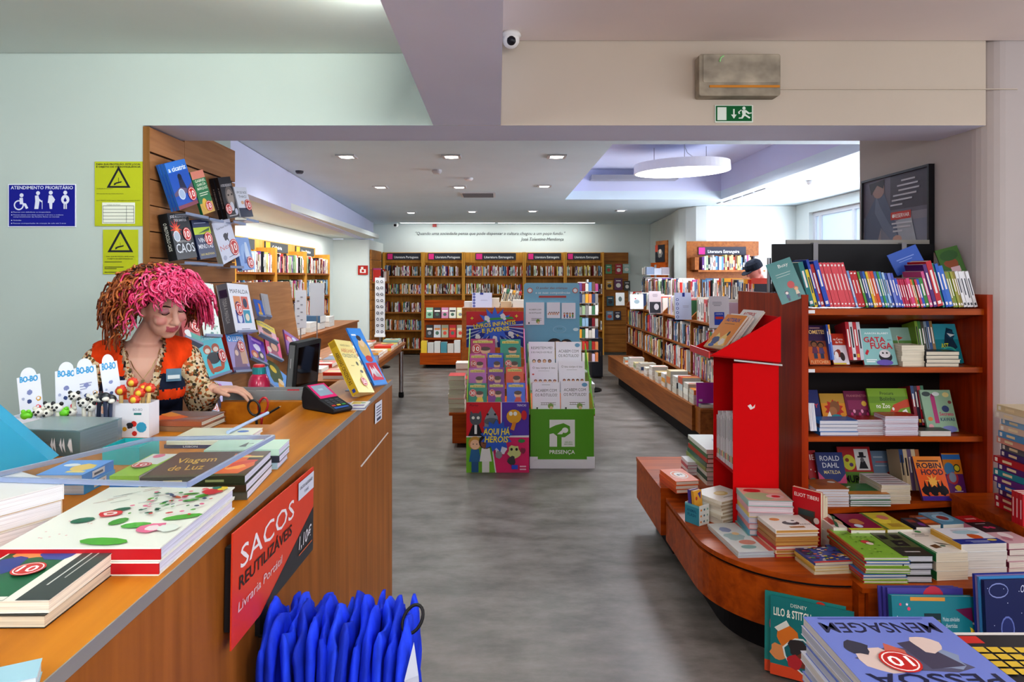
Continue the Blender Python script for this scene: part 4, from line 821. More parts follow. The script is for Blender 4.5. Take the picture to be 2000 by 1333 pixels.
# ---------- slat wall, upper rows
UT, UB = -1.70, -1.655
def multi(n, off, name, labs, tl, tr, bl, t=.014, **kw):
    """n equal copies standing one behind another, front copy first"""
    a = xb(name, labs[0], tl, tr, bl, UT, UB, t, **kw); Mw = a.matrix_world.copy(); nn = Mw.to_3x3().col[2]
    kw.pop('sticker', 0)
    for k in range(1, n):
        M2 = Mw.copy(); M2.translation = Mw.translation-nn*(t+.0015)*k+Mw.to_3x3().col[0]*off[0]*.0006*k
        bb_ = a.data; w = max(v.co.x for v in bb_.vertices); h = max(v.co.y for v in bb_.vertices)
        book(name, labs[k], M2, w, h, t, **kw)
multi(3, (-5.5, 0), 'paperback', ['blue novel with white title and hooded figure, front of the highest ledge', 'second copy tucked behind the blue hooded-figure novel', 'last copy behind the blue hooded-figure novel'], (321, 320), (367, 332), (351, 411), t=.014, cov='2a5cb4', spine='2d5f9e', page='d8d2a8',
      art=[('rect', 0, .0, 1, 1, '2758b4'), ('rect', 0, .78, 1, 1, '3a78cc'), ('text', 'a cicatriz', .5, .80, .1, 'eef2fa', .86, {'bold': .05}), ('poly', ((.32, .3), (.42, .7), (.56, .7), (.7, .3)), '2a3050'), ('ell', .49, .66, .1, .07, '1a1f38'), ('poly', ((0, .35), (.35, .45), (.7, .38), (1, .5), (1, .3), (0, .28)), '6a5a78'), ('rect', 0, .0, 1, .08, '8a4a5a'), ('ell', .35, .3, .16, .12, 'd8e2f0'), ('ell', .35, .3, .13, .1, 'a9bcd8')], sticker=(.82, .24, .2, '10'))
xb('paperback', 'green novel with yellow figure beside the blue hooded-figure novel', (371, 337), (400, 345), (397, 420), UT+.004, UB+.004, .018, cov='2f7a50', spine='256a44', art=[('rect', 0, .82, 1, 1, 'd88a78'), ('rect', 0, 0, 1, .25, 'c8a050'), ('text', 'GABRIEL', .55, .74, .06, 'e8ecd8', .8, {'bold': .03}), ('text', 'GARCÍA', .55, .65, .06, 'e8ecd8', .7, {'bold': .03}), ('text', 'MÁRQUEZ', .55, .56, .06, 'e8ecd8', .8, {'bold': .03}), ('rect', .2, .47, .9, .49, 'd8dcc8'), ('rect', .2, .42, .8, .44, 'd8dcc8'), ('ell', .4, .22, .2, .14, 'e0b84a')], sticker=(.62, .16, .26, '10'))
multi(2, (-13, -2), 'paperback', ['thick black novel with a pale face on the highest ledge', 'second thick black novel behind the face-cover novel'], (425, 347), (452, 357), (445, 428), t=.026, cov='23232c', spine='1d1a1e', page='e0dcd0', art=[('ell', .62, .52, .36, .26, '6a625f'), ('ell', .62, .5, .26, .2, '9a8d86'), ('ell', .5, .56, .07, .025, '2a2426', 8), ('ell', .78, .57, .07, .025, '2a2426', 8), ('rect', .1, .76, .96, .83, '2a2a34'), ('text', 'A DESOBEDIENTE', .5, .77, .06, 'c9c6c8', .86, {'bold': .03}), ('rect', .2, .05, .85, .07, 'b8b4b8'), ('ell', .6, .28, .16, .11, 'c8c8d4'), ('ell', .85, .14, .12, .08, 'b8bcd0')], spart=[('text', 'A DESOBEDIENTE', .5, .3, .35, 'a8a0a0', .5)], sticker=(.25, .23, .25, '10'))
xb('paperback', 'white novel with navy foot at the end of the highest ledge', (456, 365), (481, 368), (471, 424), UT+.004, UB+.004, .02, cov='dfe2ee', spine='c9cede', art=[('rect', 0, 0, 1, .3, '2c3450'), ('text', 'UM DE NÓS', .5, .78, .08, '44464e', .8), ('text', 'THACI', .5, .64, .08, '44464e', .6), ('ell', .4, .48, .12, .06, 'd8b090')], sticker=(.8, .4, .26, '10'))
xb('paperback', 'thick black thriller with red explosion on the second ledge', (326, 417), (370, 434), (347, 508), UT, UB, .05, cov='20242c', spine='14181a', page='d8d4c4', art=[('text', 'JOSÉ RODRIGUES', .5, .9, .055, 'd8d8dc', .82, {'bold': .03}), ('text', 'DOS SANTOS', .55, .82, .055, 'd8d8dc', .6, {'bold': .03}), ('star', .25, .66, .3, 'c83024', 11, {'inner': .35}), ('star', .3, .64, .16, 'e87a3a', 9, {'inner': .35}), ('text', 'O PROTOCOLO', .5, .36, .045, 'd0ccc8', .7), ('text', 'CAOS', .52, .14, .2, 'cfd4dc', .9, {'bold': .02}), ('ell', .22, .5, .16, .12, 'd8dde6'), ('ell', .22, .5, .13, .1, 'a9b2c4')], spart=[('text', 'O PROTOCOLO CAOS', .5, .3, .38, 'd8dcd4', .6, {'bold': .02})], sticker=(.72, .53, .2, '10'))
xb('paperback', 'dark blue novel with lime band next to the red-explosion thriller', (373, 430), (408, 437), (392, 507), UT+.006, UB+.006, .022, cov='27345a', spine='1f2a4a', art=[('rect', 0, .62, 1, .8, 'b8cc3a'), ('poly', ((.2, .64), (.6, .72), (.95, .78), (.9, .7)), '3a5a3a'), ('text', 'VINGA', .5, .42, .11, 'd8dae4', .7, {'bold': .04}), ('text', 'MINUTAS', .5, .26, .11, 'd8dae4', .86, {'bold': .04}), ('text', 'IAN McEWAN', .5, .08, .06, 'c8b86a', .8, {'bold': .02}), ('rect', .1, .9, .8, .92, 'a8b0c8')], sticker=(.74, .5, .24, '10'))
xb('paperback', 'thick pale grey novel with a standing bird on the second ledge', (413, 437), (452, 441), (437, 517), UT, UB, .034, cov='d3d6e8', spine='a2a49c', page='dcd8d0', art=[('text', 'Yuval Noah Harari', .5, .80, .05, '5a5c6a', .7), ('blob', .52, .58, .13, '3a3a44', 3), ('poly', ((.5, .56), (.66, .66), (.7, .63), (.62, .54), (.66, .42)), '3a3a44'), ('text', 'Nexus', .5, .30, .13, 'c87a78', .86), ('ell', .18, .12, .1, .06, 'a9aec6'), ('rect', .4, .08, .8, .1, '8a8ca0')], sticker=(.8, .26, .24, '10'))
xb('paperback', 'light blue novel with bottle drawing at the end of the second ledge', (459, 464), (485, 466), (473, 528), UT+.006, UB+.006, .03, cov='7fa2dc', spine='6a8cc8', art=[('ell', .5, .5, .3, .3, '94b4e4'), ('poly', ((.6, .85), (.75, .85), (.85, .4), (.5, .4)), 'c8d8f0'), ('poly', ((.3, .2), (.45, .6), (.5, .2)), '4a6ab0')], sticker=(.75, .22, .26, '10'))
for i, (x0, y0, z0, x1, y1) in enumerate(((351, 414, 0, 396, 419), (398, 424, 0, 426, 431), (446, 431, 0, 470, 436), (472, 426, 0, 496, 431), (349, 511, 0, 394, 513), (393, 510, 0, 425, 516), (440, 519, 0, 466, 520))):
    a = onx(x0, y0, UB-.01); b = onx(x1, y1, UB-.01); mb = MB(); zz = min(a.z, b.z)-.012; mb.box((UB-.064, a.y, zz-.004), (UB+.025, b.y, zz), 'fff'); mb.box((UB+.021, a.y, zz), (UB+.025, b.y, zz+.012), 'fff')
    tag(mb.build('acrylic_shelf', ACRE), f'small clear acrylic ledge, {ORD[i if i < 4 else i-4]} along the {"upper" if i < 4 else "lower"} row of the slat panel', 'ledge', 'clear ledges on the slat panel')
# ---------- rack below
LT, LB = -1.60, -1.535
def rk(label, tl, tr, bl, t, name='paperback', dt=0, **kw):
    o = xb(name, label, tl, tr, bl, LT+dt, LB+dt, t, **kw); w = max(v.co.x for v in o.data.vertices); mb = MB()
    mb.box((.004, -.007, .0), (w-.004, -.003, t+.012), 'fff'); mb.box((.004, -.003, t+.008), (w-.004, .008, t+.012), 'fff'); l = mb.build('acrylic_shelf', ACRE, None, M=o.matrix_world.copy())
    tag(l, 'small clear acrylic ledge under the '+' '.join(label.split()[:8]), 'ledge')
rk('red and teal novel with a white bear half hidden by the pink hair', (350, 608), (384, 612), (358, 659), .02, cov='a83a40', spine='7a2428', art=[('rect', .35, 0, 1, .35, '4a9a92'), ('blob', .3, .25, .22, 'e8e6e8', 2), ('ell', .6, .6, .2, .15, 'c86a6a')], sticker=(.72, .62, .26, '10'))
ua = [('rect', .0, 0, 1, 1, 'e6efe9')]; rr = random.Random(12)
for k in range(60): ua.append(('ell', rr.random(), rr.random(), .02+.03*rr.random(), .006+.012*rr.random(), rr.choice(['3a9a6a', '5ab08a', '2f7a7a', '8ac8a8', 'c86a6a']), 6, {'rot': rr.uniform(0, 180)}))
ua += [('rect', .04, .62, .98, .82, 'e9f1ec'), ('text', 'UMA VEZ', .55, .735, .085, '8a3a44', .86), ('text', 'DE ABRIL', .55, .635, .085, '8a3a44', .86), ('rect', .3, .56, .7, .575, 'c86a70'), ('rect', .35, .5, .65, .515, 'c86a70')]
rk('white picture book scattered with green doodles on the rack', (382, 550), (415, 549), (398, 656), .012, 'picture_book', cov='e6efe9', spine='7a4a3a', art=ua, sticker=(.42, .28, .18, '10'))
rk('very thick white comic collection with four coloured panels on the rack', (443, 553), (483, 553), (461, 649), .07, 'picture_book', hard=True, cov='e9eaf4', spine='70707a', page='d8d4cc', art=[('text', 'MAFALDA', .5, .80, .085, '3a3a44', .86), ('rect', .16, .47, .49, .74, 'e0905a'), ('rect', .52, .47, .85, .74, 'd86a5a'), ('rect', .16, .18, .49, .45, '3f5aa8'), ('rect', .52, .18, .85, .45, '3a9ab8'), ('ell', .32, .56, .11, .07, '3a4a78'), ('ell', .68, .6, .1, .1, '2a3a5a'), ('ell', .32, .28, .1, .1, 'd8dcf0'), ('ell', .68, .3, .1, .08, 'e8dcc8'), ('rect', .3, .05, .7, .065, '8a8ca0')], spart=[('text', 'TODA A MAFALDA', .55, .3, .36, 'c8c8cc', .5), ('rect', .12, .15, .28, .85, '3a2a4a')], sticker=(.34, .47, .17, '10'))
rk('pink banded novel with beige title panel low on the rack', (340, 668), (384, 667), (361, 765), .03, cov='d3c8ea', spine='c0306a', art=[('rect', 0, .70, 1, .92, 'd85aa8'), ('text', 'HARUKI', .5, .825, .075, 'f4ecf4', .62, {'bold': .04}), ('text', 'MURAKAMI', .5, .73, .075, 'f4ecf4', .8, {'bold': .04}), ('rect', 0, .3, 1, .70, 'd8cfae'), ('text', 'CRÓNICA DO', .5, .58, .06, '5a5a5a', .72), ('text', 'PÁSSARO DE', .5, .48, .06, '5a5a5a', .76), ('text', 'CORDA', .5, .38, .06, '5a5a5a', .44), ('ell', .2, .18, .12, .1, 'e4e0f4')], sticker=(.75, .28, .22, '10'))
rk('turquoise book with two red pandas on the rack', (378, 658), (430, 653), (402, 742), .015, 'picture_book', cov='5cc8d6', spine='3a9aa8', art=[('rect', 0, 0, 1, .2, '58d0dc'), ('text', 'OS PANDAS', .5, .86, .06, 'e0f2f4', .7), ('ell', .34, .64, .15, .11, 'b8542e'), ('ell', .66, .64, .15, .11, 'b8542e'), ('ell', .34, .61, .1, .06, 'e8dccc'), ('ell', .66, .61, .1, .06, 'e8dccc'), ('ell', .5, .42, .26, .14, '2a2a30'), ('ell', .3, .25, .07, .2, 'b8542e', 10, {'rot': 15}), ('ell', .55, .14, .25, .06, 'b8542e'), ('ell', .78, .25, .07, .15, 'b8542e', 10, {'rot': -20})], sticker=(.83, .42, .15, '10'))
rk('mauve and blue novel with a street scene and red spine on the rack', (440, 653), (473, 650), (457, 727), .03, cov='9a8cc0', spine='9a2a24', art=[('rect', 0, .8, 1, 1, '4a9ae0'), ('text', 'O LUPIN', .5, .82, .13, 'eef0fa', .86, {'bold': .03}), ('poly', ((.1, 0), (.3, .6), (.5, .75), (.6, .5), (.9, .1), (.9, 0)), '7a5a78'), ('rect', .6, .2, .95, .6, 'c8a088'), ('ell', .4, .5, .1, .08, 'd8b8a8'), ('rect', 0, 0, 1, .12, '5a4a78')], sticker=(.72, .68, .2, '10'))
rk('purple picture book with spotted characters on the rack', (483, 653), (511, 646), (490, 699), .01, 'picture_book', cov='6a3ab0', spine='5a2a98', art=[('rect', .2, .82, .8, .92, 'b88ad8'), ('blob', .5, .6, .25, 'd8d0e8', 5), ('ell', .3, .25, .22, .16, 'b85a44'), ('ell', .7, .3, .2, .2, '3a3a4a'), ('ell', .72, .32, .1, .1, 'd8c8c0'), ('ell', .3, .22, .12, .1, 'e0b090')])
rk('pink picture book with a dark haired child on the rack', (514, 645), (540, 639), (522, 691), .01, 'picture_book', cov='d83a7a', spine='b82a64', art=[('rect', .2, .86, .8, .93, 'f0b0c8'), ('ell', .55, .5, .32, .26, '5a2a34'), ('ell', .55, .45, .2, .18, 'd09a80'), ('poly', ((.25, .05), (.4, .3), (.7, .3), (.85, .05)), '8a3a5a'), ('ell', .2, .25, .14, .12, 'd8c8c0')])
rk('wide lilac picture book with red character at the end of the rack', (554, 644), (591, 640), (563, 692), .012, 'picture_book', cov='9a72b4', spine='8a62a4', art=[('rect', .0, .6, .3, .85, 'c03a5a'), ('ell', .2, .7, .12, .12, 'e0b0b0'), ('ell', .42, .84, .1, .08, 'c8d0e8'), ('lines', .65, .45, .5, 3, 'd8c8e4'), ('ell', .3, .2, .2, .12, '7a4a98')])
rk('pale lilac book with a red roundel, lowest by the work desk', (378, 764), (414, 755), (388, 800), .02, dt=.06, cov='ccc6e8', spine='7a1f1c', art=[('poly', ((.1, .2), (.5, .7), (.6, .2), (.4, .1)), 'e8e4f4'), ('rect', .1, .75, .7, .8, '8a86a8')], sticker=(.72, .35, .24, '10'))
rk('lilac greeting book with a pink dot below the red panda book', (418, 744), (449, 736), (434, 792), .02, dt=.06, cov='c3b9ea', spine='8a86a8', art=[('ell', .25, .82, .1, .07, 'b85ab8'), ('rect', .3, .55, .85, .7, 'd8d2c0'), ('rect', .36, .6, .8, .63, '8a8878')])
rk('wide blue picture book with round pastel letters behind the monitor', (517, 699), (577, 681), (523, 748), .012, 'picture_book', dt=.05, dX=.02, cov='6fa2e2', spine='4a7ac8', art=[('rect', .62, 0, 1, 1, 'd8d8ee'), ('text', 'BLUEY', .80, .74, .16, '2a2a34', .36, {'bold': .04}), ('blob', .25, .7, .22, '4a5a3a', 3), ('ell', .2, .8, .09, .12, 'e8c848'), ('ell', .38, .3, .09, .2, 'e0a858'), ('ell', .38, .5, .08, .1, 'e8d0b0'), ('ell', .75, .4, .08, .16, '5a5aa0'), ('ell', .86, .3, .07, .14, '8a8ac0'), ('rect', 0, 0, .62, .12, '3a78b8'), ('blob', .55, .25, .1, '4a9a6a', 8)])
rk('yellow book with a face and blue heading on the rack', (499, 622), (529, 617), (506, 652), .014, dt=-.01, cov='e0c850', spine='b8a030', art=[('rect', .05, .75, .95, .95, 'd8c23a'), ('text', 'LUCIFERO', .5, .8, .1, '4a5a9a', .8, {'bold': .03}), ('rect', 0, 0, 1, .6, 'd8a8b8'), ('ell', .5, .3, .25, .25, 'c88a78'), ('ell', .5, .5, .26, .15, '4a3030')])
rk('blue cook book with a bottle picture on the rack beside the thick comic', (494, 584), (509, 582), (503, 618), .03, dt=-.01, cov='3a66c0', spine='c0c0cc', art=[('poly', ((.45, .2), (.45, .8), (.7, .75), (.65, .2)), 'd88a4a'), ('ell', .5, .2, .25, .1, 'd8b860')])
rk('tall grey hardback standing behind the blue cook book', (509, 573), (522, 572), (517, 618), .02, dt=-.01, cov='b2b2b8', spine='a0a0a8', art=[('rect', .2, .1, .25, .9, '8a8a92')])
# ---------- gondola shelves
def gb(label, x0, y0, x1, z, Y=3.34, t=.012, lean=.07, name='paperback', dz=0, **kw):
    fb(name, label, x0, y0, x1, bottom(z+dz+.0008, Y), Y, t, lean, **kw)
def spines_up(name, labf, x0, x1, yt, z, Y, cols, d=.11, lean=.05, spart=True, inward=(0, 1, 0)):
    """row of upright books, spine to the camera, filling pixels x0..x1"""
    n = len(cols); a = ony(x0, 600, Y).x; b = ony(x1, 600, Y).x; t = (b-a)/n; h = H-(yt-CY)/F*(Y+lean)-z; hh = math.hypot(h, lean)
    up = V((0, lean, h)).normalized(); inn = V((0, h, -lean)).normalized()
    for k, c in enumerate(cols):
        o = V((a+k*t, Y, z+.0006+lean/hh*d)); o.y -= 0
        book(name, labf(k, cname(c)), frame(o, inn, up), d, hh*R.uniform(.985, 1), t-.0008, cov=c, spine=c, parts=False, spart=spineart(R, c) if spart else ())
PP = 'paperback'
gb('purple and orange adventure paperback with two children, first on the upper shelf', 1582, 636, 1623, S2, cov='3a2450', spine='2f1c44', art=[('rect', 0, 0, 1, .5, 'c8642c'), ('rect', 0, .45, 1, .6, '8a4a3a'), ('text', 'COMETES', .5, .78, .1, 'f0d08a', .92, {'bold': .04}), ('person', .35, .15, .45, '8a5a3a', '2a1a18', '6a3a5a'), ('person', .66, .15, .42, '8a5a3a', '2a1a18', '5a4a78'), ('text', 'FLETCHER', .5, .03, .075, 'e8b88a', .86, {'bold': .03}), ('rect', .25, .92, .75, .94, 'd8b0a0')])
spines_up(PP, lambda k, c: f'{c} paperback spine, {ORD[k]} beside the purple adventure book on the upper shelf', 1622, 1630, 646, S2, 3.33, ['2f52a8', '5f86d0'])
gb('red and white cartoon paperback with a cow on the upper shelf', 1629, 652, 1660, S2, cov='b83a24', spine='a03020', art=[('rect', 0, 0, 1, .62, 'd8d4dc'), ('text', 'na Cerca', .6, .78, .075, 'f4ece4', .6, {'bold': .03}), ('text', 'do Rio', .62, .68, .075, 'f4ece4', .45, {'bold': .03}), ('blob', .4, .35, .3, '8a3a2a', 2), ('ell', .3, .3, .12, .12, 'e8e4e0'), ('ell', .65, .25, .15, .14, '3a3030'), ('rect', .0, .0, .8, .05, 'd8c050')])
spines_up('comic_book', lambda k, c: f'slim red and white comic spine, {ORD[k]} of four beside the cat-in-flight cover', 1660, 1689, 640, S2, 3.34, ['b8303c', 'd8d8dc', 'c23a44', 'c8ccd4'])
gb('pale teal comic with grumpy cat and red lettering on the upper shelf', 1689, 642, 1754, S2, 3.33, name='comic_book', cov='8fc2c2', spine='c8303c', art=[('text', 'AARON BLABEY', .55, .84, .05, 'e8f0f0', .74, {'bold': .03}), ('text', 'GATA', .45, .62, .14, 'c02a3a', .66, {'bold': .06}), ('text', 'FUGA', .62, .44, .16, 'c02a3a', .66, {'bold': .06}), ('text', 'em', .9, .66, .05, '2a5a5a', .12), ('ell', .68, .22, .2, .15, '2a2a34'), ('ell', .68, .3, .17, .11, 'd8d4d8'), ('ell', .62, .32, .03, .025, '222'), ('ell', .74, .32, .03, .025, '222'), ('ell', .62, .06, .25, .08, '6a5ab0'), ('poly', ((.08, .3), (.16, .42), (.22, .38), (.14, .26)), 'c02a3a'), ('rect', .08, .12, .4, .15, 'e8f0f0'), ('rect', .08, .07, .34, .1, 'e8f0f0')])
gb('green golf themed hardback behind the cream pages on the upper shelf', 1751, 640, 1794, S2, 3.43, name='picture_book', cov='35604a', spine='2a4a3a', art=[('rect', 0, .55, 1, 1, '8fb0a4'), ('rect', .0, .4, 1, .62, '5f8a4a'), ('poly', ((.3, .75), (.55, .7), (.3, .62)), 'b83a2a'), ('rect', .28, .4, .3, .76, 'e8e4d8')])
fstack(PP, 'the cream-edged pile in front of the golf hardback', 1761, 1806, 675, S2, 3.31, .11, 4, cov=('e8e2d0', 'dcd4c0'), page=('e6dfca',), jit=.002)
spines_up(PP, lambda k, c: f'{c} spine, {ORD[k]} of six between the golf hardback and the shark cover', 1797, 1832, 638, S2, 3.40, ['7a9a34', '3f7a3a', '4a4a3a', '8a9aa8', '3a5a8a', '9a7a4a'])
fstack(PP, 'the black-spined pile on the upper shelf', 1809, 1874, 687, S2, 3.30, .1, 4, rot=0, cov=('2a2a30',), page=('ded6c2',), jit=.003)
gb('teal shark comic at the pillar end of the upper shelf', 1832, 633, 1883, S2, 3.40, name='comic_book', cov='1f8a98', spine='17707c', art=[('rect', 0, .6, 1, 1, '3fa0b4'), ('poly', ((.35, .35), (.5, .7), (.62, .9), (.85, .85), (.8, .6), (.9, .4), (.7, .3)), '1c3c54'), ('ell', .72, .72, .16, .1, '24506c'), ('poly', ((.6, .76), (.9, .72), (.7, .66)), 'd8e4e8'), ('text', 'AST', .42, .38, .12, 'c8d040', .3, {'bold': .05}), ('ell', .55, .28, .28, .14, '4ab0a0'), ('ell', .55, .28, .2, .1, '1f8a98'), ('rect', .5, .08, .9, .1, 'd8ecec')])
# middle shelf
gb('dark blue joke book with red letters, first on the middle shelf', 1583, 762, 1609, S3, 3.40, cov='24306e', spine='1c2656', art=[('text', 'PPY', .5, .55, .1, 'c83a4a', .8, {'bold': .05}), ('rect', .0, 0, 1, .3, '2f6ab0'), ('rect', .1, .9, .3, .94, 'c83a4a')])
gb('ochre and red cartoon book with a dog face on the middle shelf', 1612, 769, 1661, S3, 3.42, cov='d8902a', spine='b87422', art=[('rect', 0, .72, 1, 1, 'b89038'), ('star', .5, .55, .4, 'b8301f', 10, {'inner': .7}), ('ell', .55, .62, .2, .17, '8a5a38'), ('ell', .45, .5, .16, .12, 'a8724a'), ('ell', .55, .25, .3, .16, '2a8a9a'), ('poly', ((.18, .35), (.3, .5), (.38, .3), (.25, .25)), 'e8e4d8')])
gb('dark magenta picture book with dancing crowd on the middle shelf', 1660, 764, 1711, S3, 3.42, name='picture_book', cov='6e1a44', spine='5a1438', art=[('text', 'FRANKENSTEIN', .5, .84, .06, 'b8787a', .8), ('rect', .1, .5, .9, .75, '8a2a5a')]+[('ell', .1+.1*k, .3+.08*(k % 3), .05, .05, ['d86a9a', 'c03a7a', 'e8a0c0'][k % 3]) for k in range(9)]+[('ell', .72, .66, .1, .07, 'd8b04a')])
gb('wide lime green picture book with giraffe and zebra on the middle shelf', 1707, 759, 1786, S3, 3.40, name='picture_book', hard=True, cov='7ea62a', spine='6a9020', art=[('rect', 0, .64, 1, .8, '6a9420'), ('text', 'Procura', .48, .84, .08, '3f5a1c', .34, {'bold': .02}), ('text', 'Bolinha', .48, .7, .09, '2f4a16', .38, {'bold': .02}), ('text', 'no Zoo', .34, .52, .11, 'f4f4ea', .34, {'bold': .03}), ('poly', ((.48, .42), (.6, .6), (.9, .72), (1, .74), (1, .55), (.75, .5), (.58, .34)), 'c84a24'), ('ell', .58, .5, .03, .04, 'f4f0e8'), ('poly', ((.7, .1), (.8, .45), (.9, .5), (1, .2), (1, .0)), 'e8e6e2'), ('poly', ((.76, .2), (.86, .44), (.88, .42), (.8, .18)), '2a2a2a'), ('poly', ((.85, .15), (.92, .4), (.94, .36), (.9, .12)), '2a2a2a'), ('rect', .16, .4, .34, .43, '5a7a1c')])
spines_up(PP, lambda k, c: f'{c} spine, {ORD[k]} of four beside the giraffe picture book', 1789, 1815, 764, S3, 3.40, ['8a2030', '3a2438', 'b82a3a', '2a1c28'])
gb('sage green notebook set with magenta pen at the pillar end of the middle shelf', 1813, 762, 1873, S3, 3.36, name='picture_book', cov='93b59a', spine='7a9a84', art=[('rect', .3, .2, .44, .85, 'b02a74'), ('rect', .32, .84, .42, .9, '8a1a58'), ('ell', .18, .9, .14, .06, '3a4a4a'), ('ell', .5, .9, .12, .05, 'd8e0e0'), ('ell', .82, .88, .11, .06, 'd8cc90'), ('text', 'Secreto', .72, .38, .08, 'c83a6a', .46, {'bold': .04}), ('text', 'KAWAII', .72, .25, .08, '2a4a6a', .46, {'bold': .04}), ('ell', .72, .54, .12, .08, '3a4a78'), ('ell', .72, .06, .25, .08, '7a84c0'), ('ell', .16, .3, .08, .05, 'd8843a'), ('ell', .9, .7, .06, .04, '7a4a4a'), ('ell', .14, .12, .08, .06, 'e0a0a8')])
spines_up(PP, lambda k, c: f'upright white booklet, {ORD[k]} of four at the start of the middle shelf', 1583, 1596, 796, S3, 3.30, ['dcdfe8', 'e8e8ee', 'd4d8e4', 'e4e6ec'], lean=.03, d=.1, spart=False)
fstack(PP, 'the blue-spined white pile on the middle shelf', 1601, 1676, 822, S3, 3.30, .1, 4, rot=0, cov=('3f86cc', '6a5a6a', '4a90d0', '3a7ac0'), page=('e2e2e8',), jit=.003)
fstack('comic_book', 'the thin grey-white pile beside the blue-spined pile', 1673, 1729, 820, S3, 3.31, .1, 9, cov=('a8323a', 'd8d8de', 'd0d0d8'), page=('dadae2',), parts=False, jit=.002)
fstack('comic_book', 'the tall white pile under the green picture book', 1729, 1794, 813, S3, 3.29, .1, 10, cov=('b83038', 'e2e0ea', 'dcdae6'), page=('e6e4f0',), parts=False, jit=.002)
fstack(PP, 'flat', 1798, 1858, 842, S3, 3.28, .08, 1, cov=('3a4a4a',), page=('e8e4dc',), top='single book lying flat before the notebook set on the middle shelf')
# lower shelf
gb('red Christmas paperback with a gnome, first on the lower shelf', 1584, 880, 1604, S4, 3.45, cov='a82028', spine='8a1820', art=[('text', 'IE', .6, .75, .14, 'e8e0dc', .5, {'bold': .03}), ('blob', .4, .2, .4, '4a7a6a', 3), ('ell', .4, .15, .2, .08, 'e8c8a8'), ('ell', .7, .45, .05, .02, 'e8e0dc'), ('ell', .3, .5, .05, .02, 'e8e0dc')])
gb('navy and pink paperback with a tree and pale lettering on the lower shelf', 1604, 884, 1658, S4, 3.42, cov='c24a78', spine='25346a', art=[('poly', ((0, 1), (1, 1), (1, .45), (.75, .25), (.5, .2), (.25, .28), (0, .5)), '25346e'), ('rect', .44, .0, .56, .25, '2a2440'), ('text', 'ROALD', .5, .78, .13, 'cfd4da', .72, {'bold': .02}), ('text', 'DAHL', .5, .6, .13, 'cfd4da', .6, {'bold': .02}), ('text', 'MATILDA', .52, .44, .09, 'd8c88a', .6, {'bold': .02}), ('ell', .85, .08, .06, .04, 'e8d0c0')])
gb('red and green puzzle book with a hatted detective panel on the lower shelf', 1647, 873, 1712, S4, 3.5, cov='b02a2c', spine='8a2022', art=[('rect', .02, .0, .98, .36, '5f8a34'), ('rect', .5, .4, .92, .94, 'dcdcdc'), ('ell', .3, .6, .2, .2, 'c8c83a'), ('ell', .25, .66, .06, .05, '8a3a2a'), ('ell', .36, .54, .06, .05, '5a3a6a'), ('rect', .58, .72, .84, .76, '25262c'), ('rect', .64, .74, .78, .86, '25262c'), ('poly', ((.58, .44), (.66, .64), (.78, .64), (.86, .44)), '25262c'), ('ell', .71, .66, .06, .06, '6a6a6e'), ('text', 'MURDLE', .5, .1, .17, '1c1d22', .86, {'bold': .06})])
gb('dusty blue picture book with a red planet on the lower shelf', 1709, 881, 1762, S4, 3.5, name='picture_book', cov='70869c', spine='5f748a', art=[('ell', .68, .3, .16, .12, 'b8443a'), ('ell', .68, .3, .22, .03, 'd8c8b8', 12, {'rot': 15}), ('rect', .15, .8, .5, .84, 'a8b4c0'), ('rect', .2, .66, .65, .7, 'b8606a'), ('rect', .15, .56, .6, .59, 'a8b4c0'), ('ell', .55, .12, .3, .1, '5a90b8')])
spines_up(PP, lambda k, c: f'{c} spine, {ORD[k]} of five leaning beside the orange fire-cover book', 1766, 1806, 888, S4, 3.36, ['a8987c', 'c9b898', '6a5a78', 'd0c0a0', 'b06a3a'], lean=.05)
gb('orange paperback with black castle silhouettes and purple foot on the lower shelf', 1804, 892, 1860, S4, 3.27, lean=.09, t=.014, cov='e0642a', spine='4a3a7a', art=[('rect', 0, .72, 1, 1, 'e08a34'), ('rect', .0, .0, 1, .1, '4a3094'), ('text', 'ROBIN', .5, .73, .12, '2f2440', .86, {'bold': .05}), ('text', 'HOOD', .56, .58, .12, '2f2440', .78, {'bold': .05}), ('rect', .12, .88, .88, .91, '4a2a30'), ('star', .5, .42, .28, 'e8b050', 9, {'inner': .4})]+[('blob', x, .22, .2, '1c1820', int(x*50)) for x in (.22, .5, .78)]+[('poly', ((x-.09, .2), (x, .46), (x+.09, .2)), '1c1820') for x in (.2, .34, .66, .8)]+[('ell', .3, .15, .05, .04, 'c84a2a'), ('ell', .62, .15, .05, .04, 'c86a2a')])
gb('purple and orange children\'s comic with wolf behind the fire-cover book', 1853, 886, 1889, S4, 3.36, lean=.06, cov='6a2a78', spine='5a2068', art=[('rect', 0, .5, 1, 1, 'd88a2a'), ('rect', 0, .85, 1, .97, '3a7ac0'), ('ell', .3, .62, .28, .16, '4a8ab8'), ('ell', .72, .64, .18, .1, '2a3a2a'), ('ell', .72, .64, .14, .07, 'd8d040'), ('blob', .4, .4, .35, 'b83a4a', 7), ('ell', .4, .42, .2, .12, '8a9ab0'), ('blob', .6, .17, .2, 'e8c83a', 5), ('lines', .6, .08, .6, 1, 'd8d0e0')])
fstack(PP, 'the orange-topped white pile on the lower shelf', 1594, 1659, 956, S4, 3.20, .16, 7, cov=('b87434', 'dcd8d4'), page=('dedce2',), jit=.002, parts=False, art=[('rect', .02, .02, .98, .98, 'b06a30'), ('ell', .8, .7, .12, .1, 'd8d0c8'), ('blob', .4, .5, .2, '9a5a2a', 3)], top='orange-covered topmost book of the white pile at the start of the lower shelf')
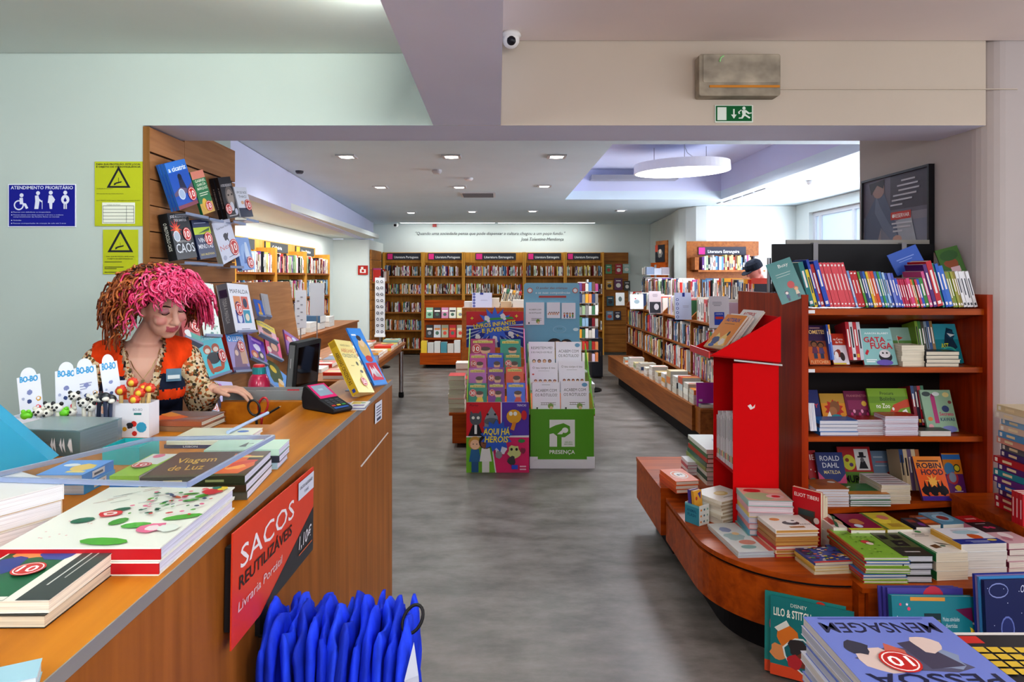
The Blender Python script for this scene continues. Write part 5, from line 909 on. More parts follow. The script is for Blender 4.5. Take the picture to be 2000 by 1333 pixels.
fstack(PP, 'the green-topped pile in the middle of the lower shelf', 1660, 1739, 966, S4, 3.21, .17, 6, cov=('2f7a48', 'd8d8d8', '2f7a48'), page=('e2e0e2',), jit=.004, parts=False, art=[('rect', 0, 0, 1, .3, 'c8843a'), ('poly', ((.05, .5), (.3, .75), (.35, .7), (.1, .45)), 'd8e0d8')], top='green and orange topmost book of the middle pile on the lower shelf')
fstack(PP, 'the cream pile under the red-lined white cover', 1722, 1779, 948, S4, 3.24, .2, 5, cov=('e4e0e2', 'dcd2bc'), page=('dfd5be',), jit=.003, art=[('rect', .05, .1+.16*k, .95, .14+.16*k, ['8a3a40', '5a5a60', 'b87a7a'][k % 3]) for k in range(5)], top='white cover with dark red lines on top of the cream pile')
# ---------- leaning row on top of the gondola
TL = math.radians(15.5)
TOPROW = [('2f7f80', 11, 104), ('e8cf3c', 7, 88), ('2a4aa8', 6, 112), ('b83030', 8, 100), ('2f52b8', 10, 108)]+[('d8525c', 7.6, 104)]*7+[('7fa6d8', 5, 86)]+[('c02a30', 8, 84), ('c8343a', 8, 84)]+[('5a9a3a', 5, 84), ('2a3a78', 6, 84), ('3a70c0', 6, 84), ('e0c030', 5, 84), ('d8702a', 5.5, 84), ('d8502a', 7, 84), ('4a78b8', 6, 84), ('3f9a4a', 5, 84), ('4a8ac0', 5, 84), ('a8c8e0', 5, 82), ('3a5ab0', 6, 80), ('7a8ad0', 6, 80), ('4a5ab8', 6, 80)]
TOPROW += [('3a5ac0', 5, 68)]+[('c02850', 4.8, 66)]*4+[('d84a80', 7, 68), ('e0702a', 4.5, 66), ('4a9a3a', 4.5, 66), ('c83a4a', 5, 66), ('3a5ac0', 6, 66), ('3f8a3a', 8, 68)]
TOPROW += [('d05a90', 7, 84), ('5a2a78', 8, 100), ('c01f2a', 12, 106), ('2f8a80', 5, 104), ('2a62c0', 7, 102), ('3a70c8', 9, 96)]+[('8a8a2a', 5.5, 84), ('7a9a30', 5.5, 84), ('a0a03a', 5.5, 84), ('8a7a24', 5.5, 84)]+[('e2e2e4', 7, 84)]*4
x = 1583; YT = 3.29
spare = sum(t for _, t, _ in TOPROW); K = (1911-x)/spare
for k, (c, t, hpx) in enumerate(TOPROW):
    X = (x-CX)/F*YT; tt = t*K*YT/F; hh = hpx*.86*YT/F
    u = V((0, 1, 0)); q = V((-math.sin(TL), 0, math.cos(TL)))
    ink = 'f0e8e4' if c not in ('e2e2e4', 'a8c8e0', 'e8cf3c') else '4a4a50'
    sp = [('ell', .06, .5, .025, .3, ink, 8), ('ell', .93, .5, .02, .25, ink, 8), ('rect', .25, .36, .62, .64, ink)] if c in ('d8525c', 'c02a30', 'c8343a') else [('rect', .2, .3, .55+.2*R.random(), .7, ink), ('rect', .88, .2, .95, .8, ink)]
    book('picture_book', f'{cname(c)} spine, {ORD[k]} in the leaning row on top of the cherry bookcase', frame((X, YT+R.uniform(0, .006), STOP+.002+tt*math.sin(TL)*1.0), u, q), .15, hh, tt*math.cos(TL)-.0012, cov=c, spine=c, parts=False, spart=sp)
    x += t*K
# covers showing at the start, middle and end of the row
def lean_cover(label, p, w, h, Y, col, art, tilt=TL):
    o = V(((p[0]-CX)/F*Y, Y, H-(p[1]-CY)/F*Y)); a = math.radians(16)
    return book('picture_book', label, frame(o, V((math.cos(tilt)*.98, -.16, math.sin(tilt)*.98)), V((-math.sin(tilt), 0.2, math.cos(tilt)))), w, h, .008, cov=col, art=art, hard=True)
lean_cover('teal picture book with pigs and a red ball tipped over in the top row', (1527, 596), .12, .21, 3.28, '3a8688', [('text', 'Busy', .62, .83, .08, 'dfe9e6', .4), ('ell', .62, .38, .14, .09, 'b82a34'), ('rect', .2, .68, .8, .69, 'b8d0d0'), ('rect', .2, .62, .75, .63, 'b8d0d0'), ('person', .35, .03, .24, 'e8e0dc', '2a3a5a', '3a4a7a'), ('person', .75, .05, .26, 'e0b080', 'c86a3a', 'd8c8b0')], TL*1.3)
lean_cover('blue picture book slanting behind the pink spines in the top row', (1752, 540), .15, .12, 3.52, '4068c0', [('rect', .2, .6, .8, .64, '8aa4e0'), ('rect', .25, .5, .7, .53, '8aa4e0')], TL*1.5)
lean_cover('green jungle picture book with dinosaur near the pillar end of the top row', (1843, 540), .11, .14, 3.5, '3f6a2a', [('blob', .5, .4, .35, '8a4a2a', 5), ('ell', .5, .7, .4, .2, '2f5a2a'), ('rect', .4, .05, .8, .25, 'c8a8b0')], TL)
# ---------- deck in front of the gondola
DK = .38
stack('picture_book', 'the red-spined green pile on the bookcase deck', (1687, 1089), (1775, 1089), (1618, 1034), .486, DK, 8, 0, hard=True, cov=('86b038', '3f6aa8', '8ab03a', '86a83a'), spine=('b8242c',), page=('dcd4c8',), jit=.006, top='green picture book with red spine and small girl on the bookcase deck', art=[('rect', .03, 0, 1, 1, '84b23c'), ('rect', .0, .03, .04, 1, 'b8242c'), ('lines', .3, .85, .35, 2, '5a7a24'), ('blob', .55, .5, .16, '4a6a2a', 3), ('ell', .5, .52, .1, .06, 'd0404a'), ('ell', .56, .46, .08, .05, 'e8d4c8')]+[('ell', .2+.6*R.random(), .1+.8*R.random(), .03, .015, R.choice(['6a9a2a', '5a8424', 'a0c454']), 6) for k in range(40)])
stack('paperback', 'the black and olive pile beside the red-spined pile', (1764, 1086), (1824, 1086), (1704, 1041), .488, DK, 4, 0, hard=True, cov=('2a2d24', '3a3a3c'), spine=('232428',), page=('c8c8cc',), top='black and olive book with dark square blocks on the bookcase deck', art=[('rect', 0, .35, 1, 1, '4f5a34'), ('rect', .1, .7, .35, .9, '1a1c1a'), ('rect', .55, .72, .85, .92, '1a1c1a'), ('rect', .3, .4, .75, .65, '16181a'), ('rect', .45, .5, .6, .54, '6a7050'), ('rect', .25, .14, .75, .18, 'b8b8b4')])
stack('paperback', 'the thick cream pile with green spines on the deck', (1828, 1081), (1891, 1079), (1755, 1036), .49, DK, 3, 0, cov=('e2dfd4', 'd8cfc0'), spine=('2f7a44', 'd0c6b0'), page=('dccfb8',), top='white novel with green spine, suitcase and flying figure on the deck', art=[('rect', .0, 0, .06, 1, '2f7a44'), ('lines', .5, .8, .5, 3, '5a5a54'), ('poly', ((.2, .3), (.45, .35), (.5, .22), (.25, .18)), '6a4a2a'), ('poly', ((.5, .45), (.7, .38), (.9, .3), (.72, .32), (.6, .36)), '3a3a34'), ('ell', .6, .28, .08, .04, '5a7a6a'), ('ell', .62, .9, .1, .05, '3f8a4a')])
stack('paperback', 'the grey-white pile with the blue wrapper on the deck', (1877, 1064), (1967, 1061), (1818, 1033), .512, DK, 4, 0, cov=('dcdfe4', 'd6d2cc'), spine=('c8a040', 'd8d4cc'), page=('d9d3ca',), top='white novel with orange fox and navy wrapper on the deck', art=[('rect', 0, 0, .05, 1, 'c8a040'), ('lines', .55, .85, .5, 3, '8a8c94'), ('blob', .6, .42, .16, 'c8602a', 4), ('ell', .6, .7, .3, .12, 'a8c8d0'), ('rect', 0, 0, 1, .3, '233a8c'), ('lines', .5, .17, .6, 3, 'b8c4e0'), ('ell', .82, .2, .1, .06, 'd8c060')])
stack('paperback', 'the pink and black pile by the pillar', (1970, 1062), (2022, 1060), (1888, 1021), .505, DK, 5, 0, cov=('c8a0a8', '7a3048', 'd0b0b4'), spine=('b86a80', '6a1f38'), page=('dcd2c6',), top='black and pink manga with white hair figure by the pillar', art=[('rect', 0, .5, 1, 1, '28252c'), ('rect', 0, 0, 1, .5, 'd0aab0'), ('blob', .45, .73, .12, 'c83a6a', 3), ('blob', .65, .72, .12, 'c83a6a', 4), ('ell', .5, .35, .2, .14, 'e8dcdc'), ('lines', .5, .9, .6, 1, 'd8d0d4'), ('ell', .3, .2, .15, .1, 'b87a88')])
for nm, A_, B_, C_, cv, art, lab in (('picture_book', (1628, 1031), (1664, 1031), (1628, 1004), 'd8c8c0', [('rect', .1, .2, .5, .8, 'a83a34'), ('poly', ((.2, .1), (.8, .9), (.9, .8), (.3, 0)), '3a6a4a'), ('ell', .7, .4, .15, .2, 'c8a888')], 'red and white patterned'), ('picture_book', (1662, 1036), (1730, 1036), (1651, 1004), '8a1f48', [('rect', 0, 0, 1, .12, 'c8c83a'), ('blob', .5, .5, .25, 'b87a4a', 2), ('ell', .4, .25, .12, .1, 'c8d8e8')], 'dark magenta'),
      ('comic_book', (1733, 1035), (1784, 1034), (1692, 1002), 'c8b83a', [('blob', .4, .5, .35, 'e0d048', 3), ('ell', .6, .7, .2, .14, 'c87a6a'), ('rect', 0, 0, .1, 1, '5a7a3a'), ('lines', .6, .3, .6, 4, '8a3a2a')], 'yellow cartoon'), ('comic_book', (1789, 1030), (1818, 1030), (1768, 1012), '2a2a38', [('rect', .1, .5, .6, .8, '8a3a30'), ('ell', .7, .3, .2, .2, '6a3a8a')], 'black and purple'),
      ('comic_book', (1812, 1026), (1838, 1025), (1794, 1007), '8a4a2a', [('rect', .1, .2, .9, .5, 'c86a2a'), ('rect', .2, .6, .9, .8, '6a8aa8')], 'rusty orange'), ('comic_book', (1842, 1025), (1890, 1023), (1812, 1001), '5a94b0', [('ell', .5, .5, .35, .3, '8ac0d8'), ('ell', .5, .5, .2, .18, '8a3a3a'), ('lines', .5, .85, .6, 1, 'e0e8ea')], 'sky blue'), ('paperback', (1893, 1021), (1925, 1019), (1882, 1008), 'b82028', [('rect', .2, .4, .8, .6, 'e0a0a0')], 'plain red')):
    Yn = (H-.5)*F/(A_[1]-CY)
    stack(nm, f'the {lab} pile in the second deck row', A_, B_, C_, .50, DK, 3, 0, cov=(cv, 'd8d4cc', cv), art=art, parts=False, top=f'{lab} cover in the second row of the deck under the lower shelf', jit=.003)
# ---------- curved bench
stack('picture_book', 'the pastel pile with tabbed edges by the red stand', (1461, 978), (1550, 980), (1442, 953), .565, DK, 7, 0, hard=True, cov=('8fb8b0', 'd8a8b0', 'e0c878', 'a8b8d8', 'd88a8a', '5a9ab0'), page=('d8ccd0',), top='pastel board book with red fruit and green frog shape by the red stand', art=[('rect', .02, .02, .98, .98, 'd6b0a0'), ('ell', .35, .35, .34, .3, '9cc49a'), ('ell', .3, .78, .2, .14, 'b8303a'), ('ell', .7, .35, .2, .16, 'e0c8c8'), ('ell', .72, .35, .1, .09, 'c83a44'), ('ell', .75, .75, .2, .12, 'd8c8a8')], jit=.006)
stack('picture_book', 'the bear board books at the bench curve', (1409, 981), (1464, 968), (1397, 950), .50, DK, 7, 0, hard=True, cov=('e2ded2', 'ccc4b2', 'd8d2c4'), page=('b8a890',), top='white board book with a small yellow bear, topmost by the card box', art=[('rect', .02, .02, .98, .98, 'e2e0d8'), ('ell', .5, .5, .2, .16, 'd8c07a'), ('ell', .5, .52, .13, .1, 'e8dcb0'), ('rect', .3, .2, .7, .23, '8a867a')], jit=.006)
stack('picture_book', 'the thick panda pile on the curved bench', (1515, 1036), (1600, 1034), (1476, 1008), .50, DK, 7, 0, hard=True, cov=('e6e2da', 'a8703a', 'b88a50', 'a8703a', 'b82430', 'd8c8a8', 'b82430'), page=('c89a58', 'd8d0c0', 'b8884a'), top='white picture book with a panda and orange sun on the curved bench', art=[('ell', .28, .72, .12, .1, 'd8883a'), ('ell', .55, .45, .2, .14, '4a4a4a'), ('ell', .6, .55, .12, .1, 'e8e8e4'), ('ell', .66, .6, .04, .035, '2a2a2a'), ('rect', .4, .12, .75, .22, 'a87a44'), ('text', 'PANDA', .82, .3, .08, '6a5a5a', .3)], jit=.003, jr=.8)
stack('picture_book', 'the watercolour picture books on the bench edge', (1443, 1079), (1518, 1076), (1392, 1023), .405, DK, 2, 0, cov=('cfd6d4', 'b8c4c8'), page=('b4b8be',), top='large thin watercolour picture book with salmon edge band on the bench edge', art=[('rect', .78, 0, 1, 1, 'd0685c'), ('blob', .35, .5, .3, '9cb8b8', 3), ('blob', .3, .75, .2, '8a98b8', 6), ('ell', .5, .3, .22, .08, 'c88a78'), ('ell', .4, .15, .2, .06, '7fa8a4'), ('ell', .45, .6, .1, .05, 'd8c090')], jit=.004)
stack('picture_book', 'the busy puzzle books at the end of the bench', (1592, 1100), (1683, 1096), (1555, 1071), .43, DK, 4, 0, cov=('4a5aa0', 'd8b860', 'c8a858', 'd0c0a0'), page=('cfc4a8',), top='colourful search-and-find book crowded with tiny figures on the bench', art=[('rect', 0, 0, 1, .08, 'd84a2a'), ('rect', 0, .5, .25, 1, '3a2a5a')]+[('ell', R.random(), .1+.85*R.random(), .025+.03*R.random(), .02+.02*R.random(), R.choice(['e8e4e0', 'd8702a', '3a5ab0', '5a9a4a', 'e0c040', 'c83a44', '2a2a50']), 7) for k in range(80)], jit=.006)
z0 = .38; p = onz(1528, 1092, z0)
# three novels standing upright beside the panda pile
for k, (x0, c) in enumerate(((0, 'c01f2a'), (.026, 'd8ccb4'), (.046, 'dfd8c8'))):
    Y = 2.70; zb = DK+.003
    a = ony(1555, 1035, Y)
    o = V((1.372, 3.075, zb))+V((.78, .62, 0))*(.0225*k)
    hh = .235-.014*k
    n = V((math.cos(math.radians(20)), math.sin(math.radians(20)), 0))
    M = frame(o, V((.62, -.78, 0)), (0, 0, 1)) 
    book('paperback', ['red novel with a white roundel standing upright on the curved bench', 'cream novel standing behind the red novel on the bench', 'last upright cream novel behind the red novel on the bench'][k], M, .13, hh, .02, cov=c, spine='d8ccb0', page='dccfb4',
         art=[('text', 'ELIOT TIBERI', .5, .84, .07, 'f0e6e0', .86, {'bold': .03}), ('rect', .2, .32, .8, .62, '5a4038'), ('rect', .25, .5, .75, .6, '3a4a4a'), ('ell', .85, .45, .1, .06, 'd8c8c0')] if k == 0 else (), sticker=(.5, .3, .25, '20') if k == 0 else None)
# orange books on the corner bench and piles behind
stack('picture_book', 'the orange board books on the corner bench', (1320, 941), (1366, 939), (1300, 917), .487, .42, 3, 0, hard=True, cov=('df6a2c', 'd8602a', 'c8542a'), page=('dcd0c4',), top='orange board book with a round white animal drawing on the corner bench', art=[('ell', .5, .5, .34, .3, 'e8e0d4'), ('ell', .5, .5, .3, .26, 'e0804a'), ('ell', .52, .5, .22, .2, 'e8e4dc'), ('ell', .46, .5, .06, .06, '3a3a3a'), ('ell', .6, .52, .06, .06, '8a8a84')], jit=.004)
stack('picture_book', 'the tall hardback pile beside the red stand', (1380, 879), (1432, 879), (1358, 849), .62, .42, 8, 0, hard=True, cov=('d8e0da', '4a7a5a', 'b83a34', '3a6a5a', '8a9a5a', 'c8c8c0', '2f5a4a', 'd8d4c8'), page=('dcd8d0',), top='pale hardback with a drawn animal, topmost of the tall pile beside the red stand', art=[('ell', .8, .5, .15, .2, 'a8b8c0'), ('ell', .8, .45, .08, .1, '4a5a6a')], jit=.005)
stack('picture_book', 'the small white pile beyond the orange board books', (1343, 903), (1366, 903), (1330, 891), .50, .42, 4, 0, hard=True, cov=('dcdce0', 'b86a7a', 'd8d8dc', 'a85a6a'), page=('e0dcdc',), parts=False)
# card box
a = onz(1365, 1029, DK); t = empty('card_box', 'small teal cardboard box holding two card sets on the curved bench', 'box', a)
M = frame(a, V((-.55, .83, 0)), V((0, 0, 1))); L, Wd, Ht = .085, .075, .095
mb = MB(); n_ = V((-.55, .83, 0)).normalized(); s_ = V((.83, .55, 0)).normalized(); 
def ob(o, u, v, w, lu, lv, lw): return [o+u*i*lu+v*j*lv+w*k*lw for k in (0, 1) for j in (0, 1) for i in (0, 1)]
BF6 = ((0, 2, 3, 1), (4, 5, 7, 6), (0, 1, 5, 4), (1, 3, 7, 5), (3, 2, 6, 7), (2, 0, 4, 6))
u, v, w = n_, s_, V((0, 0, 1)); a.z += .0005
mb.mesh(ob(a, u, v, w, L, .002, Ht), BF6, '3f8fa4'); mb.mesh(ob(a+v*(Wd-.002), u, v, w, L, .002, Ht), BF6, 'd8dcd8'); mb.mesh(ob(a+v*.002, u, v, w, .002, Wd-.004, Ht), BF6, 'd8dcd8'); mb.mesh(ob(a+v*.002+u*(L-.002), u, v, w, .002, Wd-.004, Ht), BF6, 'd8dcd8'); mb.mesh(ob(a+v*.002+u*.002, u, v, w, L-.004, Wd-.004, .002), BF6, 'd8dcd8')
A = Art(mb, L, Ht, lambda x, y, z: a+u*(L-x)-v*z+w*y, dz=.0003); A.rect(.0, .88, 1, 1, '6fb0bc'); A.text('ANIMAL', .5, .6, .14, '1f5a78', .7, bold=.03); A.text('FLASH', .5, .38, .14, '1f5a78', .6, bold=.03)
A = Art(mb, Wd, Ht, lambda x, y, z: a-u*z+v*x+w*y, dz=.0003)
for k in range(9): A.ell(.2+.3*(k % 3), .18+.3*(k//3), .07, 0, ['d88a3a', '3a6a78', '8ab0a0'][k % 3])
part(mb, 'carton', PRINT, t)
for k, (c, lab) in enumerate((('d8a03a', 'ochre card set with white arrow leaning out of the small teal box'), ('5a4a9a', 'purple card set behind the ochre one in the small teal box'))):
    o = a+u*(.040+.022*k)+v*.008+w*.006
    book('booklet', lab, frame(o, s_, (w*.985+u*.10)), Wd-.018, .15, .016, cov=c, art=[('poly', ((.3, .1), (.7, .5), (.7, .3), (.9, .3), (.6, .05)), 'dfe2ea'), ('ell', .3, .75, .12, .06, 'b83a2a'), ('poly', ((.5, .9), (.9, .95), (.8, .7)), '4a3a8a')])
# comics inside the red stand
for k in range(13):
    c = ['d8d4d8', 'e4e2e6', 'c8c4c8', 'dcdade'][k % 4]; y = RSY+.012+k*.021
    o = V((RSA+.012, y+.0155, .637)); hh = .27+.01*(k % 3)-.004*k
    book('comic_book', f'white comic spine, {ORD[k]} from the near side in the lower opening of the red stand', frame(o, V((1, 0, 0)), V((0, .0, 1))), .10, hh, .015, cov=c, spine=c, parts=False, spart=[('rect', .78, .1, .9, .9, ['b83a3a', '3a8a4a', 'd8b03a'][k % 3]), ('rect', .1, .3, .5, .6, '6a6a70')])
u_ = V((.30, -.95, 0)).normalized(); up_ = V((.66, .12, .74)); up_ = (up_-u_*up_.dot(u_)).normalized(); n_t = u_.cross(up_)
def traycomic(label, off, lift, c, art, hh=.22):
    o = V((1.075, RSY1-.06, 1.214))-n_t*off+up_*lift
    return book('comic_book', label, frame(o, u_, up_), .16, hh, .012, cov=c, art=art)
traycomic('orange adventure comic in the tilted tray of the red stand', 0, 0, 'd8862c', [('text', 'ASTERIX', .5, .80, .1, '2f3f8a', .7, {'bold': .06}), ('rect', .2, .72, .7, .735, '6a3a2a'), ('rect', 0, 0, 1, .12, 'b89a70'), ('poly', ((.1, .05), (.3, .45), (.5, .3), (.7, .5), (.9, .1)), 'e0c070'), ('blob', .35, .22, .2, '3a4a7a', 3), ('blob', .68, .2, .16, 'd8d0c4', 8), ('ell', .75, .45, .05, .07, '1c1c1c'), ('ell', .3, .08, .14, .05, '3a5a9a')])
for k in range(3): traycomic(['white comic just behind the orange one in the red stand tray', 'second white comic behind the orange one in the red stand tray', 'white comic with red title high in the red stand tray', 'cream comic behind the red-titled one in the red stand', 'last pale comic at the back of the red stand tray'][k], [.016, .030, .058, .072, .086][k], [.02, .02, .085, .08, .075][k], ['e0dcd8', 'dcdce0', 'e4e0dc', 'd8ccb4', 'd6d6da'][k], [('text', 'ASTERIX', .45, .82, .1, 'b8302c', .6, {'bold': .06}), ('rect', .1, .25, .4, .5, '5a8aa8'), ('text', 'AVENTURA', .5, .52, .1, 'b8302c', .74, {'bold': .04}), ('rect', 0, 0, 1, .2, 'c8a868')] if k in (0, 2) else [('rect', .1, .8, .9, .9, 'b87a6a')])
# ---------- books standing on the floor before the bench
def floorbook(label, tl, tr, bl, Y, t, col, art, name='picture_book', **kw): qb(name, label, tl, tr, bl, Y, t, cov=col, art=art, hard=True, **kw)
LS = [('rect', 0, 0, 1, .14, 'd8522c'), ('text', 'DISNEY', .35, .90, .045, 'e8e4da', .2), ('text', 'LILO & STITCH', .27, .76, .1, 'f0ece0', .46, {'bold': .04}), ('text', 'A MINHA PRIMEIRA', .78, .80, .035, 'e8efec', .34, {'bold': .02}), ('text', 'BIBLIOTECA', .78, .74, .035, 'e8efec', .28, {'bold': .02}), ('blob', .2, .52, .16, 'd87a2c', 4), ('blob', .1, .3, .12, 'd8905a', 8), ('rect', .55, .2, .95, .6, 'd8b84a'), ('ell', .7, .48, .08, .08, '2a4a6a'), ('ell', .7, .4, .05, .09, 'd8782a'), ('blob', .9, .52, .1, 'c02a34', 6), ('rect', .68, .14, .88, .36, '3a8a98'),
      ('blob', .38, .32, .25, 'dfe6e4', 11), ('blob', .38, .32, .225, '1f6a70', 11), ('blob', .34, .4, .13, '3a3436', 3), ('blob', .42, .26, .13, '7a4030', 5), ('blob', .3, .22, .1, 'b83038', 7), ('poly', ((.05, .6), (.2, .72), (.24, .66), (.1, .56)), 'e0e0d8'), ('ell', .6, .62, .04, .05, 'b85a2a'), ('lines', .82, .1, .25, 3, 'f0d8c8', {'dy': .035})]
floorbook('teal and orange activity book with cut-out figures standing on the floor', (1505, 1163), (1668, 1192), (1504, 1316), (2.675, 2.53, 2.64), .012, '1f7a7c', LS)
floorbook('second teal activity book just behind the front one on the floor', (1494, 1154), (1652, 1182), (1493, 1309), (2.705, 2.56, 2.668), .012, '2a8a86', [('rect', 0, 0, 1, .14, 'd8522c'), ('ell', .12, .6, .06, .1, 'd8607a'), ('ell', .7, .96, .06, .04, 'c83a2a')])
MB_ = [('star', x, y, .02, 'e8e4ee', 5) for x, y in ((.06, .8), (.18, .92), (.3, .78), (.9, .5), (.78, .6), (.1, .5), (.97, .75))]+[('ell', .2, .88, .02, 0, 'd84a6a'), ('ell', .1, .92, .015, 0, 'd84a6a'), ('rect', .38, .70, .58, .84, '16343a'), ('rect', .39, .705, .57, .78, '8a8a4a'), ('rect', .22, .955, .64, .99, 'd8963a'), ('ell', .88, .62, .12, 0, 'dcc23c', 20), ('ell', .83, .68, .1, 0, '1f7f8c', 20), ('poly', ((.76, .88), (.96, .9), (.97, .76), (.86, .82)), '6a1f4a'), ('text', 'ino', .62, .2, .26, 'c82a34', .3, {'bold': .08}), ('text', 'ino', .62, .205, .25, 'e8e2de', .26, {'bold': .03}), ('blob', .28, .72, .06, 'd8a85a', 3), ('text', 'Muitas atividades', .7, .77, .04, 'd8e8ec', .2), ('text', 'divertidas', .7, .71, .04, 'd8e8ec', .14), ('ell', .52, .58, .03, .04, 'c82a34')]
floorbook('teal carry-case activity book with moon, stars and handle slot on the floor', (1741, 1164), (1902, 1158), (1752, 1380), (2.465, 2.495, 2.405), .020, '1f7f8c', MB_)
for k in range(3): floorbook(f'violet board book, {ORD[k]} behind the carry-case activity book', (1733-9*k, 1149-2*k), (1880-9*k, 1144-2*k), (1744-9*k, 1375), (2.492+.0092*k, 2.523+.0092*k, 2.433+.0092*k), .006, '4a4494', [('ell', .6, .92, .14, .1, 'b83048')] if k == 0 else ())
PR = [('rect', .0, 0, 1, 1, '1c2456'), ('ell', .8, .05, .45, 0, 'b8974a', 30), ('ell', .82, .02, .38, 0, 'c8a85a', 30), ('ell', .28, .62, .09, .1, '6a78b8'), ('ell', .28, .62, .075, .085, '26306a'), ('rect', .2, .44, .36, .52, '5a68a8'), ('ell', .18, .92, .13, .06, '8a94c8'), ('ell', .18, .92, .12, .05, '1c2456'), ('text', 'O pequeno', .62, .90, .06, 'd8dcf0', .3, {'sl': .3}), ('blob', .22, .26, .1, 'c86a3a', 5), ('ell', .2, .2, .08, .04, 'e8dcc8')]+[('ell', R.random(), .4+.55*R.random(), .006, 0, 'd8dcf0', 5) for k in range(24)]
floorbook('navy picture book with a golden planet standing by the pillar on the floor', (1922, 1135), (2070, 1128), (1934, 1390), (2.43, 2.465, 2.39), .014, '1c2456', PR)
for k in range(3): floorbook(f'{["sky blue", "mauve", "deep blue"][k]} picture book, {ORD[k]} behind the golden planet book', (1912-5*k, 1128-3*k), (2055-5*k, 1122-3*k), (1924-5*k, 1375), (2.450+.0105*k, 2.484+.0105*k, 2.411+.0105*k), .008, ['4a90c8', '8a7aa8', '2a3a94'][k], ())
# ---------- side bench bright stack
cols = ['d8c8a0', 'dcd4c4', '8ab8d8', 'd8c0a8', '5a9ac8', 'd89a8a', '6a6a70', '4a3a78', 'b82a34', '5a2a78', '2a8a98', '6a2a80', '2f5ab0', '5a2a6a', 'a82440', 'c02030', 'b01828']
wstack('picture_book', 'the bright boxed pile by the pillar', (2.284, 2.875, 1.0), .19, .17, .53, 16, rot=0, cov=cols, page=('e0d4c0',), jit=.012, jr=4, parts=False, top='pale patterned topmost book of the bright pile on the side bench', spart=[('rect', .05, .2, .14, .8, 'f0ece0'), ('rect', .3, .3, .6, .7, 'e8d8b0')])
for k in range(3): book('picture_book', f'red box-set spine, {ORD[k]} of three standing before the bright pile', frame((2.21, 2.80+.021*k+.02, .5305), (1, 0, 0), (0, 0, 1)), .1, .135, .019, cov='c02430', spine='c02430', parts=False, spart=[('rect', .2, .3, .8, .6, 'f0d0d0')])
# ---------- near table with blue comic pile (bottom corner)
nt_ = empty('near_table', 'low table corner carrying the blue comic pile close to the camera', 'table', (1.1, 1.2, 0))
bx(nt_, 'table_top', WREDX, ((.79, .6, .66), (1.75, 1.5, .69))); 
for x, y in ((.82, .63), (1.72, .63), (.82, 1.47), (1.72, 1.47)): bx(nt_, 'leg', WRED, ((x-.025, y-.025, 0), (x+.025, y+.025, .6595)))
ms = [('rect', .0, 0, 1, 1, '7484cc'), ('text', 'MENSAGEM', .5, .10, .15, '232748', .86, {'bold': .03}), ('poly', ((.15, .72), (.3, .78), (.7, .74), (.9, .6), (.6, .45), (.3, .5)), '5a5a74'), ('blob', .72, .62, .17, 'd8c4bc', 4), ('blob', .3, .6, .15, '8a98b4', 8), ('poly', ((.2, .7), (.45, .74), (.5, .4), (.35, .36)), '4a465c'), ('poly', ((.55, .7), (.68, .6), (.6, .4), (.5, .5)), 'c86a58'), ('blob', .3, .42, .12, 'd8c4bc', 2), ('blob', .82, .46, .1, '3a3a4a', 9), ('text', 'PESSOA', .5, .80, .14, '232748', .86, {'bold': .04}), ('rect', .1, .02, .9, .04, '5a6ab0')]
stack('comic_book', 'the blue comic pile on the near table', (1700, 1352), (2010, 1352), (1639, 1205), .846, .69, 8, 2, arot=0, cov=('7484cc', 'd8d8e0', 'a8b4d8'), spine=('6474bc', 'c8c8d0'), page=('d8d4d0', 'bcc0cc'), jit=.006, top='periwinkle blue comic with upside-down black title on the near table', art=ms, sticker=(.62, .66, .13, '10'))
wstack('paperback', 'the black and yellow books beside the blue comic pile', (1.0, 1.26, .79), .2, .22, .69, 4, rot=2, arot=0, cov=('23242a', 'd8d4cc'), page=('d8d4cc',), top='black book with rows of yellow blocks and a red corner beside the blue comic pile',
       art=[('rect', 0, 0, 1, 1, 'dcdad6'), ('rect', .04, .05, .96, .95, '23242a'), ('rect', .74, .07, .94, .2, 'c83028')]+[('rect', .08+.15*q, .28+.12*r_, .2+.15*q, .37+.12*r_, 'd8b83a') for q in range(6) for r_ in range(5) if q < 5 or r_ < 4])
# ================================================================ long bookcase, displays, tables, far shelves
rb = random.Random(21)
stuff = MB()
def fill(P0, along, inward, length, z, hr=(.19, .235), dr=(.12, .15), tr=(.014, .03), gap=.06):
    """countless far spines: all go into one object"""
    a, i = V(along), V(inward); s = 0
    while True:
        t = rb.uniform(*tr); h = rb.uniform(*hr); d = rb.uniform(*dr)
        if s+t > length: break
        if rb.random() > gap:
            o = V(P0)+a*s+i*rb.uniform(0, .015); o.z = z+.0006; c = lin(pick(rb)); u = i*d; v = a*(t-.001); w = V((0, 0, h))
            pts = [o, o+u, o+u+v, o+v]; pts += [p+w for p in pts]
            fs = ((0, 3, 2, 1), (4, 5, 6, 7), (0, 1, 5, 4), (1, 2, 6, 5), (2, 3, 7, 6), (3, 0, 4, 7))
            if (a.cross(i)).z > 0: fs = tuple(f[::-1] for f in fs)
            stuff.mesh(pts, fs, c)
            if rb.random() < .75:
                y0 = .1+.2*rb.random(); y1 = y0+.2+.3*rb.random(); k = lin('e8e4dc') if sum(c) < 1.0 else lin(rb.choice(['33343c', '8a3a34', '3a4a6a'])); e = i*-.0008
                stuff.quad([o+e+v*.25+w*y0, o+e+v*.75+w*y0, o+e+v*.75+w*y1, o+e+v*.25+w*y1], k)
        s += t+(.0 if rb.random() < .95 else .05)
# far wall
for i in range(5):
    x0, x1 = fx(edges[i])+.035, fx(edges[i+1])-.035
    for j, z in enumerate(SHZ):
        fill((x0, FY+.02, 0), (1, 0, 0), (0, 1, 0), x1-x0, z, (.17, .215), (.12, .14), (.012, .027), .04)
